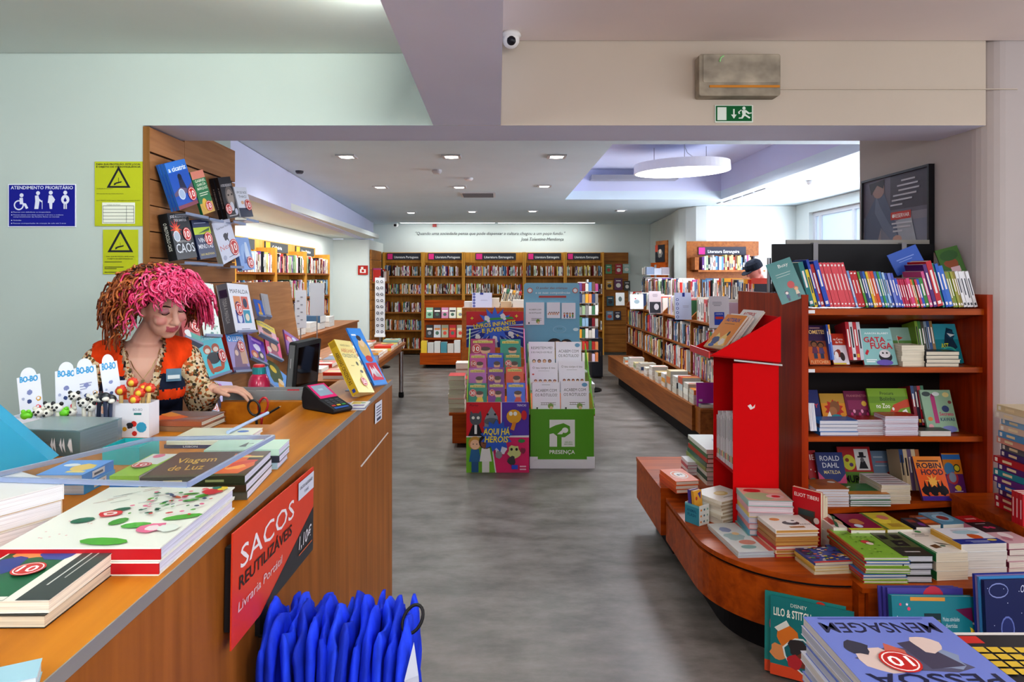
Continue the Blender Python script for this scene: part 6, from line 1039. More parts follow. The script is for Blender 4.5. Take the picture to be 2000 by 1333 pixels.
# alcove
for i in range(4):
    for z in ALZ: fill((AX-.01, ab[i]+.04, 0), (0, 1, 0), (-1, 0, 0), ab[i+1]-ab[i]-.09, z, (.19, .25), (.14, .18), (.014, .034), .08)
# curved-wall case, angled case
fill((wxp(1345)+.17, WY-.13, 0), (1, 0, 0), (0, 1, 0), wxp(1485)-wxp(1345)-.2, 1.69, (.18, .225), (.12, .15), (.016, .034), .03)
fill((wxp(1345)+.17, WY-.13, 0), (1, 0, 0), (0, 1, 0), wxp(1485)-wxp(1345)-.2, 1.23, (.18, .225), (.12, .15), (.016, .034), .03)
# the deeper half of the long bookcase
for i in (1, 2, 3):
    for z in (.856, .58): fill((2.012, bay[i]+.03, 0), (0, 1, 0), (1, 0, 0), bay[i+1]-bay[i]-.06, z, (.19, .245), (.14, .18), (.016, .034), .02)
for i in (1, 2, 3): fill((2.215, bay[i]+.03, 0), (0, 1, 0), (1, 0, 0), bay[i+1]-bay[i]-.06, 1.32, (.19, .25), (.14, .19), (.018, .045), .02)
for i in (1, 2, 3): fill((2.03, bay[i]+.16, 0), (0, 1, 0), (1, 0, 0), bay[i+1]-bay[i]-.2, 1.14, (.18, .225), (.12, .14), (.018, .045), .05)
for z in (1.64,): fill((-2.352+.034, 12.3, 0), (0, 1, 0), (1, 0, 0), .9, 1.5, (.19, .25), (.12, .16), (.014, .03), .02)
mb = MB(); mb.box((-2.352+.032, 12.28, 1.47), (-2.352+.2, 13.25, 1.499)); part(mb, 'shelf', WGOLDX, bpy.data.objects['slatted_board.001'])
tag(stuff.build('shelved_books', MATTE), 'rows of small book spines filling the far wall and alcove bookcases', 'books', kind='stuff')
# spines one can tell apart: the near bay of the long bookcase next to the cherry bookcase
for i in (0,):
    for z, nm in ((.856, 'upper'), (.58, 'lower')):
        spine_row('paperback', lambda k, c, i=i, nm=nm: f'{c} spine, {ORD[k]} from the near end, {nm} row of the {["nearest", "second"][i]} aisle bookcase bay', (2.012, bay[i]+.03, z), (0, 1, 0), (1, 0, 0), bay[i+1]-bay[i]-.06, (.19, .245), (.14, .18), (.022, .042), r=rb)
spine_row('paperback', lambda k, c: f'{c} spine, {ORD[k]} from the near end on the stepped top of the aisle bookcase', (2.215, bay[0]+.03, 1.32), (0, 1, 0), (1, 0, 0), 1.1, (.19, .26), (.14, .19), (.03, .06), r=rb)
for i in (0,): spine_row('paperback', lambda k, c, i=i: f'{c} spine, {ORD[k]} along the front ledge of the {["nearest", "second"][i]} aisle bookcase bay', (2.03, bay[i]+.2, 1.14), (0, 1, 0), (1, 0, 0), .9, (.2, .25), (.12, .14), (.03, .06), r=rb)
FOB = [(1386, 579, 1425, 5.69, 'd3cdd2', [('rect', .25, .1, .75, .5, '2f4fb0'), ('rect', .3, .28, .7, .36, 'c84a3a'), ('text', 'A EUROPA', .5, .42, .05, 'e8e4f0', .38), ('lines', .4, .8, .5, 3, '8a8690')], 'pale lilac book with a small blue picture facing the aisle'),
       (1319, 572, 1351, 6.84, 'c5cce6', [('ell', .14, .1+.16*k, .09, 0, '5a68a0', 8) for k in range(5)]+[('ell', .14, .1+.16*k, .05, 0, 'd8dcf0', 8) for k in range(5)]+[('rect', .45, .85, .6, 1, '2a3a8a'), ('lines', .65, .5, .5, 2, 'a8a8c0')], 'pale blue book with dark ringed ornaments facing the aisle'),
       (1268, 569, 1292, 7.99, 'bfb4b8', [('rect', .05, .02, .95, .52, '33343a'), ('ell', .6, .3, .2, .14, 'b8b4b8'), ('lines', .5, .85, .6, 3, '7a7078')], 'mauve book with a black and white photo facing the aisle'),
       (1231, 575, 1257, 9.09, 'dfe4e6', [('ell', .5, .5, .2, .14, '9ab0b8'), ('ell', .4, .7, .06, .04, 'c83a4a')], 'white book with a small blue motif at the far end of the aisle ledge'),
       (1203, 572, 1220, 10.28, 'dfe4e0', [('ell', .5, .5, .2, .2, '6a7a74')], 'white book with grey sprig at the very end of the aisle ledge')]
for x0, y0, x1, Y, c, art, lab in FOB: fb('paperback', lab, x0, y0, x1, bottom(1.143, Y), Y, .012, .02, cov=c, art=art)
# stacks along the long bench
tops = ['d8843a', 'd8d4cc', 'c8624a', 'e4e2de', 'c9b890', 'd8d8d4', 'b8a060', 'dcd8d0', 'e2dccc', 'c8c0b0', 'd8cfa0', 'e0e0dc', 'a8b8b0']
Yb = 6.06
for k in range(13):
    d = .15; w = .2; xl = 1.775-.031*(Yb-6.03)+.012; n_ = 0; hgt = [.13, .16, .19, .17, .20, .14, .12, .15, .10, .12, .09, .12, .08][k]; n = 3
    wstack('paperback', f'the {cname(tops[k])}-topped pile, {ORD[k]} along the long low bench', (xl, Yb, .42+hgt), w-.02, d, .42, n, rot=0 if k % 3 else 1, cov=(tops[k], pick(rb), 'dcd8d0', pick(rb)), page=('cfcac0', 'd6d2c8'), parts=False, jit=.004, art=[('rect', .1, .15, .9, .4, rb.choice(['c86a4a', 'e8e4dc', '8a9a9a', 'd8b050'])), ('lines', .5, .75, .6, 2, rb.choice(['5a5a5a', '8a3a34']))])
    Yb += .165+(.03 if k == 5 else 0)+k*.012
for k in range(2): book('picture_book', ['magenta book standing at the near end of the long low bench', 'grey photo book lying before the magenta book on the bench'][k], frame((1.79, 5.985+.0, .4206), (1, 0, 0), (0, .12, 1)) if k == 0 else frame((1.80, 5.9, .42), (1, 0, 0), (0, 1, 0)), .16, .21 if k == 0 else .08, .016 if k == 0 else .03, cov='a8309c' if k == 0 else '8a8a8c', art=[('rect', .1, .2, .3, .3, 'd8c8d8')] if k == 0 else [('rect', .1, .1, .5, .9, '3a3a3e'), ('rect', .6, .2, .9, .8, 'd0d0d0')])
bx(lbn, 'bench_end', WMID, ((1.785, 5.86, .395), (1.998, 6.029, .418)), ((1.79, 5.88, .19), (1.995, 6.0285, .3945)))

# ---------------------------------------------------------------- cardboard display A
a0, a1 = ony(911, 925, 5.4), ony(1033, 925, 5.4)
dA = empty('promo_display', 'tall cardboard children\'s book display with red comic header and quadrant front', 'display stand', ((a0.x+a1.x)/2, 5.5, 0))
xa, xb_ = a0.x, a1.x; WA = xb_-xa
M = frame((xa, 5.37, .003), (1, 0, 0), (0, .035, 1)); hb = .565
mb = MB(); mb.box((0, 0, -.006), (WA, hb, 0), 'e8e6ea', M=M); A = Art(mb, WA, hb, lambda x, y, z: M @ V((x, y, z)), dz=.0006)
A.rect(.0, .52, .56, 1, 'cc2230'); A.rect(.56, .52, 1, 1, '5a3aa8'); A.poly(((0, 0), (.46, 0), (.38, .5), (0, .5)), '76b82e'); A.poly(((.48, 0), (1, 0), (1, .5), (.40, .5)), 'd8286e'); A.poly(((.0, .50), (1, .515), (1, .53), (0, .515)), 'e8e6ea'); A.rect(.548, .52, .566, 1, 'e8e6ea')
A.poly(((.03, .52), (.1, .68), (.2, .68), (.27, .52)), '1c1c22'); A.ell(.15, .76, .095, .09, '5a5f66'); A.poly(((.05, .78), (.07, .88), (.13, .82)), '5a5f66'); A.poly(((.25, .78), (.23, .88), (.17, .82)), '5a5f66'); A.ell(.11, .78, .025, .022, 'e8e8e0'); A.ell(.19, .78, .025, .022, 'e8e8e0'); A.rect(.13, .55, .17, .68, 'e8e8e8')
A.poly(((.28, .58), (.3, .78), (.4, .94), (.5, .8), (.52, .58)), '8f959c'); A.ell(.4, .73, .12, .05, '5f656e'); A.ell(.34, .83, .018, .015, '222'); A.ell(.46, .83, .018, .015, '222')
A.ell(.76, .8, .12, .1, 'e0a82c'); A.ell(.71, .84, .03, .03, 'f0f0ea'); A.ell(.78, .84, .03, .03, 'f0f0ea'); A.poly(((.7, .62), (.74, .72), (.8, .72), (.76, .6)), 'd88a2c'); A.ell(.92, .82, .045, .07, 'c82a34'); A.text('TRINCAS', .88, .945, .03, 'e8e6f0', .15, bold=.03)
A.person(.14, .01, .5, 'e8c0a0', 'c89a4a', '2f6a9a', '2a5a8a'); A.person(.31, .01, .52, '8a5a40', '2a2024', 'e4e4e2', 'dcdcda')
for x, y, r, c, s_ in ((.55, .34, .11, 'd8d8e4', 3), (.52, .26, .07, '8a8a94', 6), (.76, .3, .12, 'c8cc8a', 8), (.72, .18, .08, '3a3a3a', 2), (.9, .32, .05, '8a2a4a', 9)): A.blob(x, y, r, c, s_)
for x, y in ((.72, .34), (.8, .34)): A.ell(x, y, .02, .02, '222')
A.star(.48, .53, .26, '2f5fc0', 13, .72); A.text('AQUI HÁ', .48, .55, .085, 'f2dc3c', .42, bold=.05, sl=.15); A.text('HERÓIS', .48, .44, .085, 'f2dc3c', .38, bold=.05, sl=.15)
A.ell(.88, .46, .055, .028, '3a8a4a'); A.rect(.72, .06, .82, .12, '2f4fc8'); A.rect(.85, .05, .95, .07, 'e8b8cc'); A.rect(.85, .09, .95, .11, 'e8b8cc'); A.text('Porto', .12, .95, .03, '3a1a1c', .14, sl=.3)
part(mb, 'front_board', PRINT, dA)
mb = MB(); hx0, hx1 = ony(911, 0, 5.98).x, ony(1022, 0, 5.98).x; hz0, hz1 = .95, H-(609-CY)/F*5.98
mb.box((hx0, 5.98, hz0), (hx1, 5.99, hz1), 'cc2030'); A = Art(mb, hx1-hx0, hz1-hz0, lambda x, y, z: V((hx0+x, 5.98-z, hz0+y)), dz=.0008)
A.rect(0, 0, 1, .56, '2a38a0'); A.poly(((0, .6), (1, .75), (1, .6), (0, .5)), '2a38a0')
for k in range(7): x = .06+.15*k; A.poly(((.5, .55), (x, .0), (x+.04, .0)), 'c8cce8')
for k in range(4): A.poly(((.48, .6), (-.0, .62-.12*k), (.0, .58-.12*k)), 'b8bce0'); A.poly(((.52, .6), (1, .66-.12*k), (1, .62-.12*k)), 'b8bce0')
A.star(.5, .62, .33, '3f6ad8', 13, .6); A.poly(((.2, .6), (.4, .82), (.8, .86), (.84, .8), (.4, .76)), '3f9a4a')
for x, y in ((.36, .82), (.64, .88), (.5, .26), (.78, .38), (.2, .3)): A.blob(x, y, .055, 'e6e4ec', int(x*40)); A.blob(x+.03, y-.08, .03, 'e6e4ec', int(x*50))
for x, y in ((.1, .82), (.88, .88), (.9, .34), (.2, .2)): A.star(x, y, .035, 'e8d040', 4, .4)
A.text('LIVROS INFANTIS', .5, .60, .11, 'f2dc3c', .74, bold=.05, rot=6); A.text('E JUVENIS', .52, .45, .11, 'f2dc3c', .48, bold=.05, rot=6)
part(mb, 'header_board', PRINT, dA)
mb = MB()
for x, c in ((xa+.002, '8ac040'), (xb_-.02, 'd86ab0')): mb.mesh([(x, 5.42, .01), (x+.006, 5.42, .01), (x+.006, 5.97, .01), (x, 5.97, .01), (x, 5.42, .6), (x+.006, 5.42, .6), (x+.006, 5.97, 1.12), (x, 5.97, 1.12)], ((0, 3, 2, 1), (4, 5, 6, 7), (0, 1, 5, 4), (1, 2, 6, 5), (2, 3, 7, 6), (3, 0, 4, 7)), c)
part(mb, 'side_panel', PRINT, dA)
rowsA = [(5.46, .545), (5.58, .64), (5.70, .75), (5.82, .862)]
mb = MB()
for Y, z in rowsA: mb.box((xa+.009, Y-.025, z-.012), (xb_-.021, Y+.075, z), 'd8944a'); mb.box((xa+.009, Y-.029, z-.05), (xb_-.021, Y-.0255, z+.01), 'c88a48')
part(mb, 'step_tray', PRINT, dA)
mag, grn, blu, org, pur, pnk = 'a81e66', '1f8a78', '2a4ac8', 'e0592c', '7a2a90', 'c8509c'
BA = [(0, (914.5, 951, 749), grn, '30'), (0, (953, 986, 748), pur, '30'), (0, (990, 1026, 748), '3f6ee0', ''), (1, (915, 950, 719), 'b86ab8', ''), (1, (952, 985, 718), pur, '30'), (1, (988, 1023, 717), org, ''), (2, (917, 950, 691), pnk, '10'), (2, (952, 983, 690), blu, ''), (2, (985, 1018, 690), grn, '30'), (3, (919, 967, 662), mag, '10'), (3, (977, 1017, 663), '2a9a86', '')]
nmA = ['lowest', 'second', 'third', 'highest']
for k, (r_, (x0, x1, yt), c, st) in enumerate(BA):
    Y, z = rowsA[r_]
    pos = ['first', 'second', 'third'][[q for q, b in enumerate([b for b in BA if b[0] == r_]) if b[1][0] == x0][0]]
    fb('picture_book', f'{cname(c)} comic novel, {pos} in the {nmA[r_]} row of the comic-header display', x0, yt, x1, bottom(z+.001, Y), Y, .018, .03, cov=c, art=[('rect', .1, .78, .9, .9, 'e8d870'), ('text', 'O ESTRANHÃO', .5, .795, .07, '3a2a1a', .74, {'bold': .03}), ('rect', .3, .92, .7, .94, 'e8dcc8'), ('ell', .6, .4, .2, .16, 'e0b090'), ('ell', .6, .5, .21, .1, '4a2a1c'), ('poly', ((.4, .05), (.5, .28), (.75, .28), (.82, .05)), ['d8c040', '3a8a4a', 'c83a34'][k % 3])], sticker=(.24, .5, .2, st) if st else None)
# ---------------------------------------------------------------- cardboard display B
b0, b1 = ony(1036, 913, 5.5), ony(1160, 913, 5.5); x0, x1 = b0.x, b1.x; WBd = x1-x0
dB = empty('promo_display', 'green and white cardboard display with pale blue rounded header card', 'display stand', ((x0+x1)/2, 5.7, 0))
G = '5c9e2a'
bx(dB, 'base_tray', PRINT, ((x0-.006, 5.49, .001), (x1+.006, 5.95, .075)), ((x0-.006, 5.486, .0751), (x0+.06, 5.4895, .1)), ((x1-.06, 5.486, .0751), (x1+.006, 5.4895, .1)), col='e4e4ea')
mb = MB(); zt = .49; mb.box((x0, 5.5, .0755), (x1, 5.505, zt), G); hB = zt-.0755; A = Art(mb, WBd, hB, lambda x, y, z: V((x0+x, 5.5-z, .0755+y)), dz=.0006)
A.rect(.3, .25, .7, .79, 'e6e8e6'); A.poly(((.42, .25), (.42, .46), (.36, .52), (.3, .5), (.3, .62), (.40, .68), (.52, .72), (.62, .66), (.63, .52), (.54, .44), (.49, .44), (.49, .25)), G); A.ell(.545, .58, .05, .055, 'e6e8e6'); A.poly(((.42, .50), (.49, .58), (.56, .63), (.5, .5)), 'e6e8e6')
A.text('PRESENÇA', .5, .11, .075, 'eef0ec', .4, bold=.04); A.text('GRUPO', .6, .33, .025, G, .12); A.text('EDITORIAL', .6, .29, .025, G, .14)
part(mb, 'front_board', PRINT, dB)
mb = MB()
for x in (x0, x1-.006): mb.mesh([(x, 5.506, .0755), (x+.006, 5.506, .0755), (x+.006, 6.03, .0755), (x, 6.03, .0755), (x, 5.506, zt+.02), (x+.006, 5.506, zt+.02), (x+.006, 6.03, .98), (x, 6.03, .98)], ((0, 3, 2, 1), (4, 5, 6, 7), (0, 1, 5, 4), (1, 2, 6, 5), (2, 3, 7, 6), (3, 0, 4, 7)), '6aae34')
for x in (x0-.012, x1): mb.box((x, 5.52, zt-.05), (x+.012, 5.55, zt), '7ac23c'); mb.box((x, 5.72, .66), (x+.012, 5.75, .71), '7ac23c')
part(mb, 'side_panel', PRINT, dB)
rowsB = [(5.55, .46), (5.72, .60), (5.89, .75)]
mb = MB()
for Y, z in rowsB: mb.box((x0+.0065, Y-.025, z-.012), (x1-.0065, Y+.11, z), 'd8dcd8')
part(mb, 'step_tray', PRINT, dB)
hx0, hx1 = ony(1023, 0, 6.06).x, ony(1132, 0, 6.06).x; hz0, hz1 = .80, H-(553-CY)/F*6.06
mb = MB(); mb.rbox((hx0, 6.06, hz0), (hx1, 6.07, hz1), .03, '7ab0cc', ax=1); A = Art(mb, hx1-hx0, hz1-hz0, lambda x, y, z: V((hx0+x, 6.06-z, hz0+y)), dz=.0008)
A.text('O poder das crianças', .5, .925, .028, '8a5a5a', .56, bold=.01, sl=.1); A.text('e as suas competências', .52, .865, .028, 'e8f2f6', .62, bold=.01, sl=.1); A.rect(.27, .815, .76, .84, 'b8403a')
for xx, cc in ((.11, 'e0e4ea'), (.92, 'e0e4ea')): A.ell(xx, .905, .05, 0, 'c86a5a', 12); A.ell(xx, .905, .035, 0, cc, 12)
A.ell(.64, .42, .12, .045, '9cc4d8'); A.ell(.64, .42, .11, .04, '7ab0cc'); A.text('AS TUAS', .64, .42, .016, '4a6a7a', .1)
A.ell(.55, .24, .13, .07, '2a2024'); A.ell(.76, .24, .11, .06, '2a2024'); A.ell(.60, .225, .09, .05, 'e0b898'); A.ell(.73, .225, .08, .05, 'e0b898'); A.poly(((.5, .05), (.56, .18), (.68, .18), (.7, .05)), 'd8b84a'); A.poly(((.66, .05), (.7, .18), (.8, .17), (.84, .05)), '3a5a9a'); A.ell(.93, .42, .05, .02, 'd8e8f0')
part(mb, 'header_board', PRINT, dB)
kids = [('person', .2+.2*k, .04, .34, ['e8c0a0', 'c89070', 'e0b090', 'a87858'][k % 4], ['3a2418', '2a1c18', '8a5a2a', '1c1818'][k % 4], ['c83a34', '3a7ac0', 'd8b03a', '4a9a4a'][k % 4]) for k in range(4)]
crowd = [('ell', .12+.085*k, .26+.09*(k % 2), .06, .05, ['b8542e', '8a3a24', 'c87a4a', '5a3020'][k % 4], 8) for k in range(10)]+[('ell', .12+.085*k, .23+.09*(k % 2), .042, .036, 'e8c4a8', 8) for k in range(10)]
ladder = [('rect', .3, .20, .85, .215, '4a3a34'), ('rect', .3, .27, .85, .285, '4a3a34')]+[('rect', .34+.08*k, .2, .35+.08*k, .28, '4a3a34') for k in range(6)]+[('ell', .66, .16, .1, .1, '7a9a3a'), ('ell', .68, .1, .06, .06, 'e0b898'), ('rect', .14, .04, .2, .12, '3a3a44')]
for k, (r_, xa0, xa1, yt, art, lab) in enumerate(((0, 1040, 1094, 747, [('text', 'ACABEM COM', .5, .66, .10, '3f3f44', .78), ('text', 'OS RÓTULOS!', .5, .50, .10, '3f3f44', .80), ('rect', .35, .9, .65, .915, '8a8a8e')]+ladder+[], 'white ladder-cover book, lower row next to the comic display'), (0, 1096, 1151, 745, [('text', 'ACABEM COM', .5, .66, .10, '3f3f44', .78), ('text', 'OS RÓTULOS!', .5, .50, .10, '3f3f44', .80), ('ell', .85, .88, .1, .07, '5a9ac0')]+ladder, 'white ladder-cover book with blue corner spot, lower row by the aisle'),
      (1, 1035, 1090, 709, [('text', 'O teu corpo é teu', .5, .78, .08, '5a4a4a', .80), ('rect', .3, .7, .7, .71, '8a8a8e'), ('ell', .12, .58, .04, .03, 'c83a34')]+crowd, 'white book with a crowd of heads, middle row, inner column'), (1, 1092, 1143, 706, [('text', 'O teu corpo é teu', .5, .78, .08, '5a4a4a', .80), ('rect', .3, .7, .7, .71, '8a8a8e')]+crowd, 'white book with a crowd of heads, middle row by the aisle'),
      (2, 1033, 1084, 668, [('text', 'RESPEITEM-ME!', .5, .74, .09, '5a5a5e', .82), ('text', 'E EU FAÇO-OS FELIZ', .5, .6, .06, '4a4a4e', .8)]+kids, 'white book with four standing children, upper row'), (2, 1086, 1136, 668, [('text', 'ACABEM COM', .5, .62, .10, '3f3f44', .78), ('text', 'OS RÓTULOS!', .5, .46, .10, '3f3f44', .8), ('ell', .85, .88, .1, .07, '5a9ac0')]+ladder, 'white book with blue corner spot, upper row by the aisle'))):
    Y, z = rowsB[r_]; fb('picture_book', lab+' on the green display', xa0, yt, xa1, bottom(z+.001, Y), Y, .032, .04, cov='e9e7f2', spine='d8d6e4', art=art)
for k, (px0, py0, px1, py1, art) in enumerate(((1027, 591, 1063, 635, ladder+[('text', 'ACABEM COM', .5, .65, .06, '4a4a4e', .66), ('text', 'OS RÓTULOS!', .5, .5, .06, '4a4a4e', .66)]), (1068, 591, 1094, 622, crowd), (1097, 592, 1124, 623, kids))):
    fb('sample_book', f'white {["ladder", "crowd", "children"][k]} sample book fixed to the pale blue header card', px0, py0, px1, py1, 6.045, .012, 0, cov='e6e4f0', art=art)
# ---------------------------------------------------------------- centre bench piles, centre bookcase top
wstack('paperback', 'the tall cream pile on the centre bench', (-.455, 6.17, .665), .15, .21, .325, 8, rot=3, cov=('b82a30', 'd8d4cc', 'a86a7a', 'cfc8bc', 'dcd8d0'), page=('d0cabc', 'c8c2b4'), jit=.006, parts=False)
wstack('paperback', 'the second cream pile behind on the centre bench', (-.44, 6.42, .60), .15, .2, .325, 6, rot=3, cov=('b83a34', '3a4a5a', 'd0ccc4'), page=('ccc6ba',), jit=.006, parts=False)
wstack('paperback', 'the third cream pile back on the centre bench', (-.42, 6.66, .72), .15, .2, .325, 7, rot=3, cov=('d8d4cc', '7a3a3a', 'c8c4bc'), page=('ccc6ba',), jit=.006, parts=False)
wstack('paperback', 'the navy and white pile on the centre bench', (.775, 6.2, .585), .13, .2, .325, 7, rot=3, cov=('d8dce4', '24346a', 'd4d4d8', '2a3a70'), page=('d4d0c8',), jit=.005, parts=False)
wstack('paperback', 'the pink-topped pile on the centre bench', (.76, 6.45, .66), .13, .2, .325, 5, rot=3, cov=('d88aa0', '3a3a44', 'd0ccc8'), page=('d4d0c8',), jit=.005, parts=False)
for k in range(5):
    wstack('paperback', f'the flat pile, {ORD[k]} along the top of the centre bookcase', (-.40+.145*k, 7.95+.02*(k % 2), 1.22+.07+.02*(k % 3)), .13, .19, 1.22, 1, rot=1, top=f'flat thick book, {ORD[k]} along the top of the centre bookcase', cov=(['d8d8d8', 'b83a34', 'dcd4c4', 'c8b090', 'd8d4cc'][k], 'ccc8c0'), parts=False, jit=.004)
for k in range(6):
    book('paperback', f'cream book, {ORD[k]} of six leaning at the aisle end of the centre bookcase top', frame((.02+.04*k, 8.2, 1.2215), (0, 1, 0), V((.28, 0, 1))), .15, .235-.008*k, .03, cov=['d8d0c0', 'c9b89a', 'd4ccc0', 'dcd8cc', 'c0b8ac', 'd0c8bc'][k], parts=False, spart=spineart(rb, 'd8d0c0'))
fb('card_sign', 'pale lilac card with ringed ornaments standing on the centre bookcase', 922, 572, 961, bottom(1.2215, 7.86), 7.86, .006, .02, parts=False, cov='c6c8e0', art=[('ell', .1, .1+.2*j, .07, 0, '5a60a0', 8) for j in range(5)]+[('rect', .4, .86, .56, 1, '2a3a8a'), ('lines', .6, .5, .5, 2, '9a9ab8')])
bpy.data.objects['card_sign']['category'] = 'sign'
# ---------------------------------------------------------------- far display
cv = ['8ab89a', '3a3438', 'c88aa8', 'd8d4c8', 'e0dcae', '2f3034', 'c8c8cc', 'a8a890', 'c82a34', 'c8bca0']
for k in range(10):
    r_, q = divmod(k, 5); x0 = 832+15*q; y0, z = ((601, .845), (635, .50))[r_]
    fb('paperback', f'{cname(cv[k])} face-out paperback, {ORD[q]} in the {["upper", "lower"][r_]} tier of the far display block', x0, y0, x0+13.5, bottom(z+.001, 11.9), 11.9, .012, .04, parts=False, cov=cv[k], art=[('rect', .1, .6, .9, .75, rb.choice(['e8e4dc', '3a3a40', 'd8843a'])), ('ell', .5, .35, .25, .15, rb.choice(['8a8a90', 'c84a3a', '4a6a5a']))])
for k in range(6): wstack('paperback', f'the grey-white pile, {ORD[k]} along the plinth of the far display block', (-1.33+.115*k, 11.53, .27+[.2, .17, .19, .18, .15, .21][k]), .105, .16, .27, 1, rot=1, top=f'grey-white book block, {ORD[k]} along the plinth of the far display', cov=(['e8c84a', 'd0d0cc', 'd8d8d4', '5a9aa8', 'd8d4cc', 'e0e0dc'][k], 'd4d4d0'), page=('c4c4c0',), parts=False, jit=.004)
wstack('paperback', 'the loose white pile on top of the far display rack', (-1.25, 11.985, 1.24), .5, .14, 1.1715, 2, rot=1, cov=('dcdcdc', '4a4a4e'), parts=False) if False else None
# flat far books on the slat panel
for k, (x0, y0, x1, y1, c) in enumerate(((1183, 517, 1195, 535, '5aa878'), (1202, 516, 1215, 536, 'b83a44'), (1217, 516, 1231, 534, 'a8c0b8'), (1184, 548, 1197, 566, 'd8a84a'), (1200, 544, 1216, 567, '6a3a60'), (1219, 549, 1231, 568, '4a4a48'), (1185, 579, 1199, 598, '2a5a68'), (1184, 608, 1198, 626, '7a98b0'), (1200, 608, 1213, 625, '3a3448'))):
    fb('paperback', f'{cname(c)} paperback facing out, {ORD[k % 3]} in the {["top", "middle", "low"][k//3]} row of the far slat panel', x0, y0, x1, y1, 13.66, .012, .02, parts=False, cov=c, art=[('ell', .5, .4, .3, .2, rb.choice(['e8e4dc', 'c84a3a', '2a2a30'])), ('rect', .2, .75, .8, .83, 'e8e4dc')])
# ---------------------------------------------------------------- long table books
tc = ['d8402c', 'e8dcc0', 'c8b850', 'd0d0d4', '8ab0a8', 'b83a34', 'e0d8c8', '3a5a8a', 'd8a050', 'c8c8cc', 'e4dccc', 'a85a3a']
for r_ in range(9):
    for q in range(2 if r_ < 8 else 2):
        k = r_*2+q; x = [-1.46, -1.78][q]+rb.uniform(-.02, .02); n = 1+(k % 4 == 0); hgt = .022*n+.012
        wstack('paperback', f'row {ORD[r_]} of the long table, {["aisle", "alcove"][q]} side', (x, 5.62+.36*r_, .72+hgt), .2, .26, .72, n, rot=rb.choice([0, 1]), cov=(tc[k % 12], pick(rb)), parts=False, jit=.006, top=f'{cname(tc[k % 12])} cover in row {ORD[r_]} from the till on the long table, {["aisle", "alcove"][q]} side',
               art=[('rect', .1, .2, .9, .45, rb.choice(['e8e4dc', 'c84a3a', '3a5a7a', 'd8b050'])), ('ell', .5, .7, .2, .14, rb.choice(['8a3a34', 'e8e0d0', '4a6a5a']))])
for k in range(7):
    wstack('paperback', f'the white pile, {ORD[k]} along the alcove bench', (-2.66, 6.5+.47*k, .885+[.08, .12, .1, .16, .12, .18, .14, .2, .16][k]), .3, .3, .885, 2, rot=rb.choice([0, 1]), cov=(['d8c04a', 'dcdcdc', 'e0e0dc', 'c84a3a', 'd8d8d8', '4a6a8a', 'e4e4e0', 'd8d8d4', 'dcdcd8'][k], 'dcdcd8', pick(rb)), page=('dadad6',), parts=False, jit=.01)
for k, (x0, y0, x1, y1, Y, c, lab) in enumerate(((485, 525, 501, 566, 6.6, '9a7ab8', 'lilac picture book with a glowing figure facing out inside the alcove'), (502, 530, 523, 563, 6.7, 'a8acb0', 'grey photo book facing out inside the alcove'), (488, 470, 514, 508, 6.7, 'd8cc30', 'yellow book facing out on the first alcove shelf'), (514, 470, 524, 512, 6.9, 'c83a44', 'red book beside the yellow one on the first alcove shelf'))):
    pass
# grey notice boards in the alcove
for nm, lab, x0, y0, x1, y1, Y, c in (('notice_stand', 'plain grey notice board on a thin stand among the alcove books', 605, 553, 633, 617, 7.0, 'b4b6c0'), ('notice_stand', 'slanting pale notice board covered in small writing by the alcove shelves', 576, 567, 598, 641, 6.6, 'c4c4d0')):
    a, b = ony(x0, y1, Y), ony(x1, y0, Y); t = empty(nm, lab, 'sign', (a.x, Y, .72)); mb = MB(); mb.box((a.x, Y, a.z), (b.x, Y+.01, b.z), c)
    if x0 == 576:
        A = Art(mb, b.x-a.x, b.z-a.z, lambda x, y, z: V((a.x+x, Y-z, a.z+y)), dz=.0006)
        for j in range(8): A.rect(.2+.3*(j % 2), .1+.1*j, .4+.3*(j % 2), .13+.1*j, '8a8a98')
    part(mb, 'board', PRINT, t); mb = MB(); c_ = (a.x+b.x)/2; mb.tube([(c_, Y+.005, a.z-.0005), (c_, Y+.005, .735)], .006, 6, 'a8a8ae'); mb.lathe([(.05, .7205), (.05, .728), (.01, .735)], 12, 'a8a8ae', M=Matrix.Translation((c_, Y+.005, 0))); part(mb, 'stand', METAL, t)
# ---------------------------------------------------------------- spinners, cabinet
def spinner(label, px, Y, z0, z1, w, tiers, kind):
    x = (px-CX)/F*Y; t = empty('spinner_rack', label, 'rack', (x, Y, 0)); mb = MB(); mb.lathe([(.2, 0), (.2, .02), (.03, .04)], 20, '3a3a3e', M=Matrix.Translation((x, Y, 0))); mb.tube([(x, Y, .03), (x, Y, z1)], .018, 8, 'c0c0c4'); part(mb, 'pole_base', METAL, t)
    for k in range(tiers):
        za = z0+(z1-z0)*k/tiers; zb = z0+(z1-z0)*(k+1)/tiers-.03; mb = MB(); mb.box((x-w/2, Y-w/2, za-.008), (x+w/2, Y+w/2, za), 'd0d0d4'); part(mb, 'tier', METAL, t)
        mb = MB(); n = 6 if kind != 'card' else 3
        for j in range(n):
            c = pick(rb) if kind == 'book' else rb.choice(['dfe0e6', 'c8ccd8', 'b8b0b8', '8a98b0', 'd8d0c8'])
            wj = w/n; mb.box((x-w/2+j*wj+.002, Y-w/2+.004, za+.001), (x-w/2+(j+1)*wj-.002, Y-w/2+.12, zb-rb.uniform(0, .03)), c)
            mb.box((x-w/2+.004, Y-w/2+.125+j*(w-.13)/n, za+.001), (x-w/2+.12, Y-w/2+.125+(j+1)*(w-.13)/n-.002, zb-rb.uniform(0, .03)), pick(rb))
        tag(part(mb, 'media_row', PRINT, t), kind='stuff')
spinner('revolving tower of books and discs behind the pale blue header card', 1147, 9.3, .42, 1.55, .27, 7, 'book')
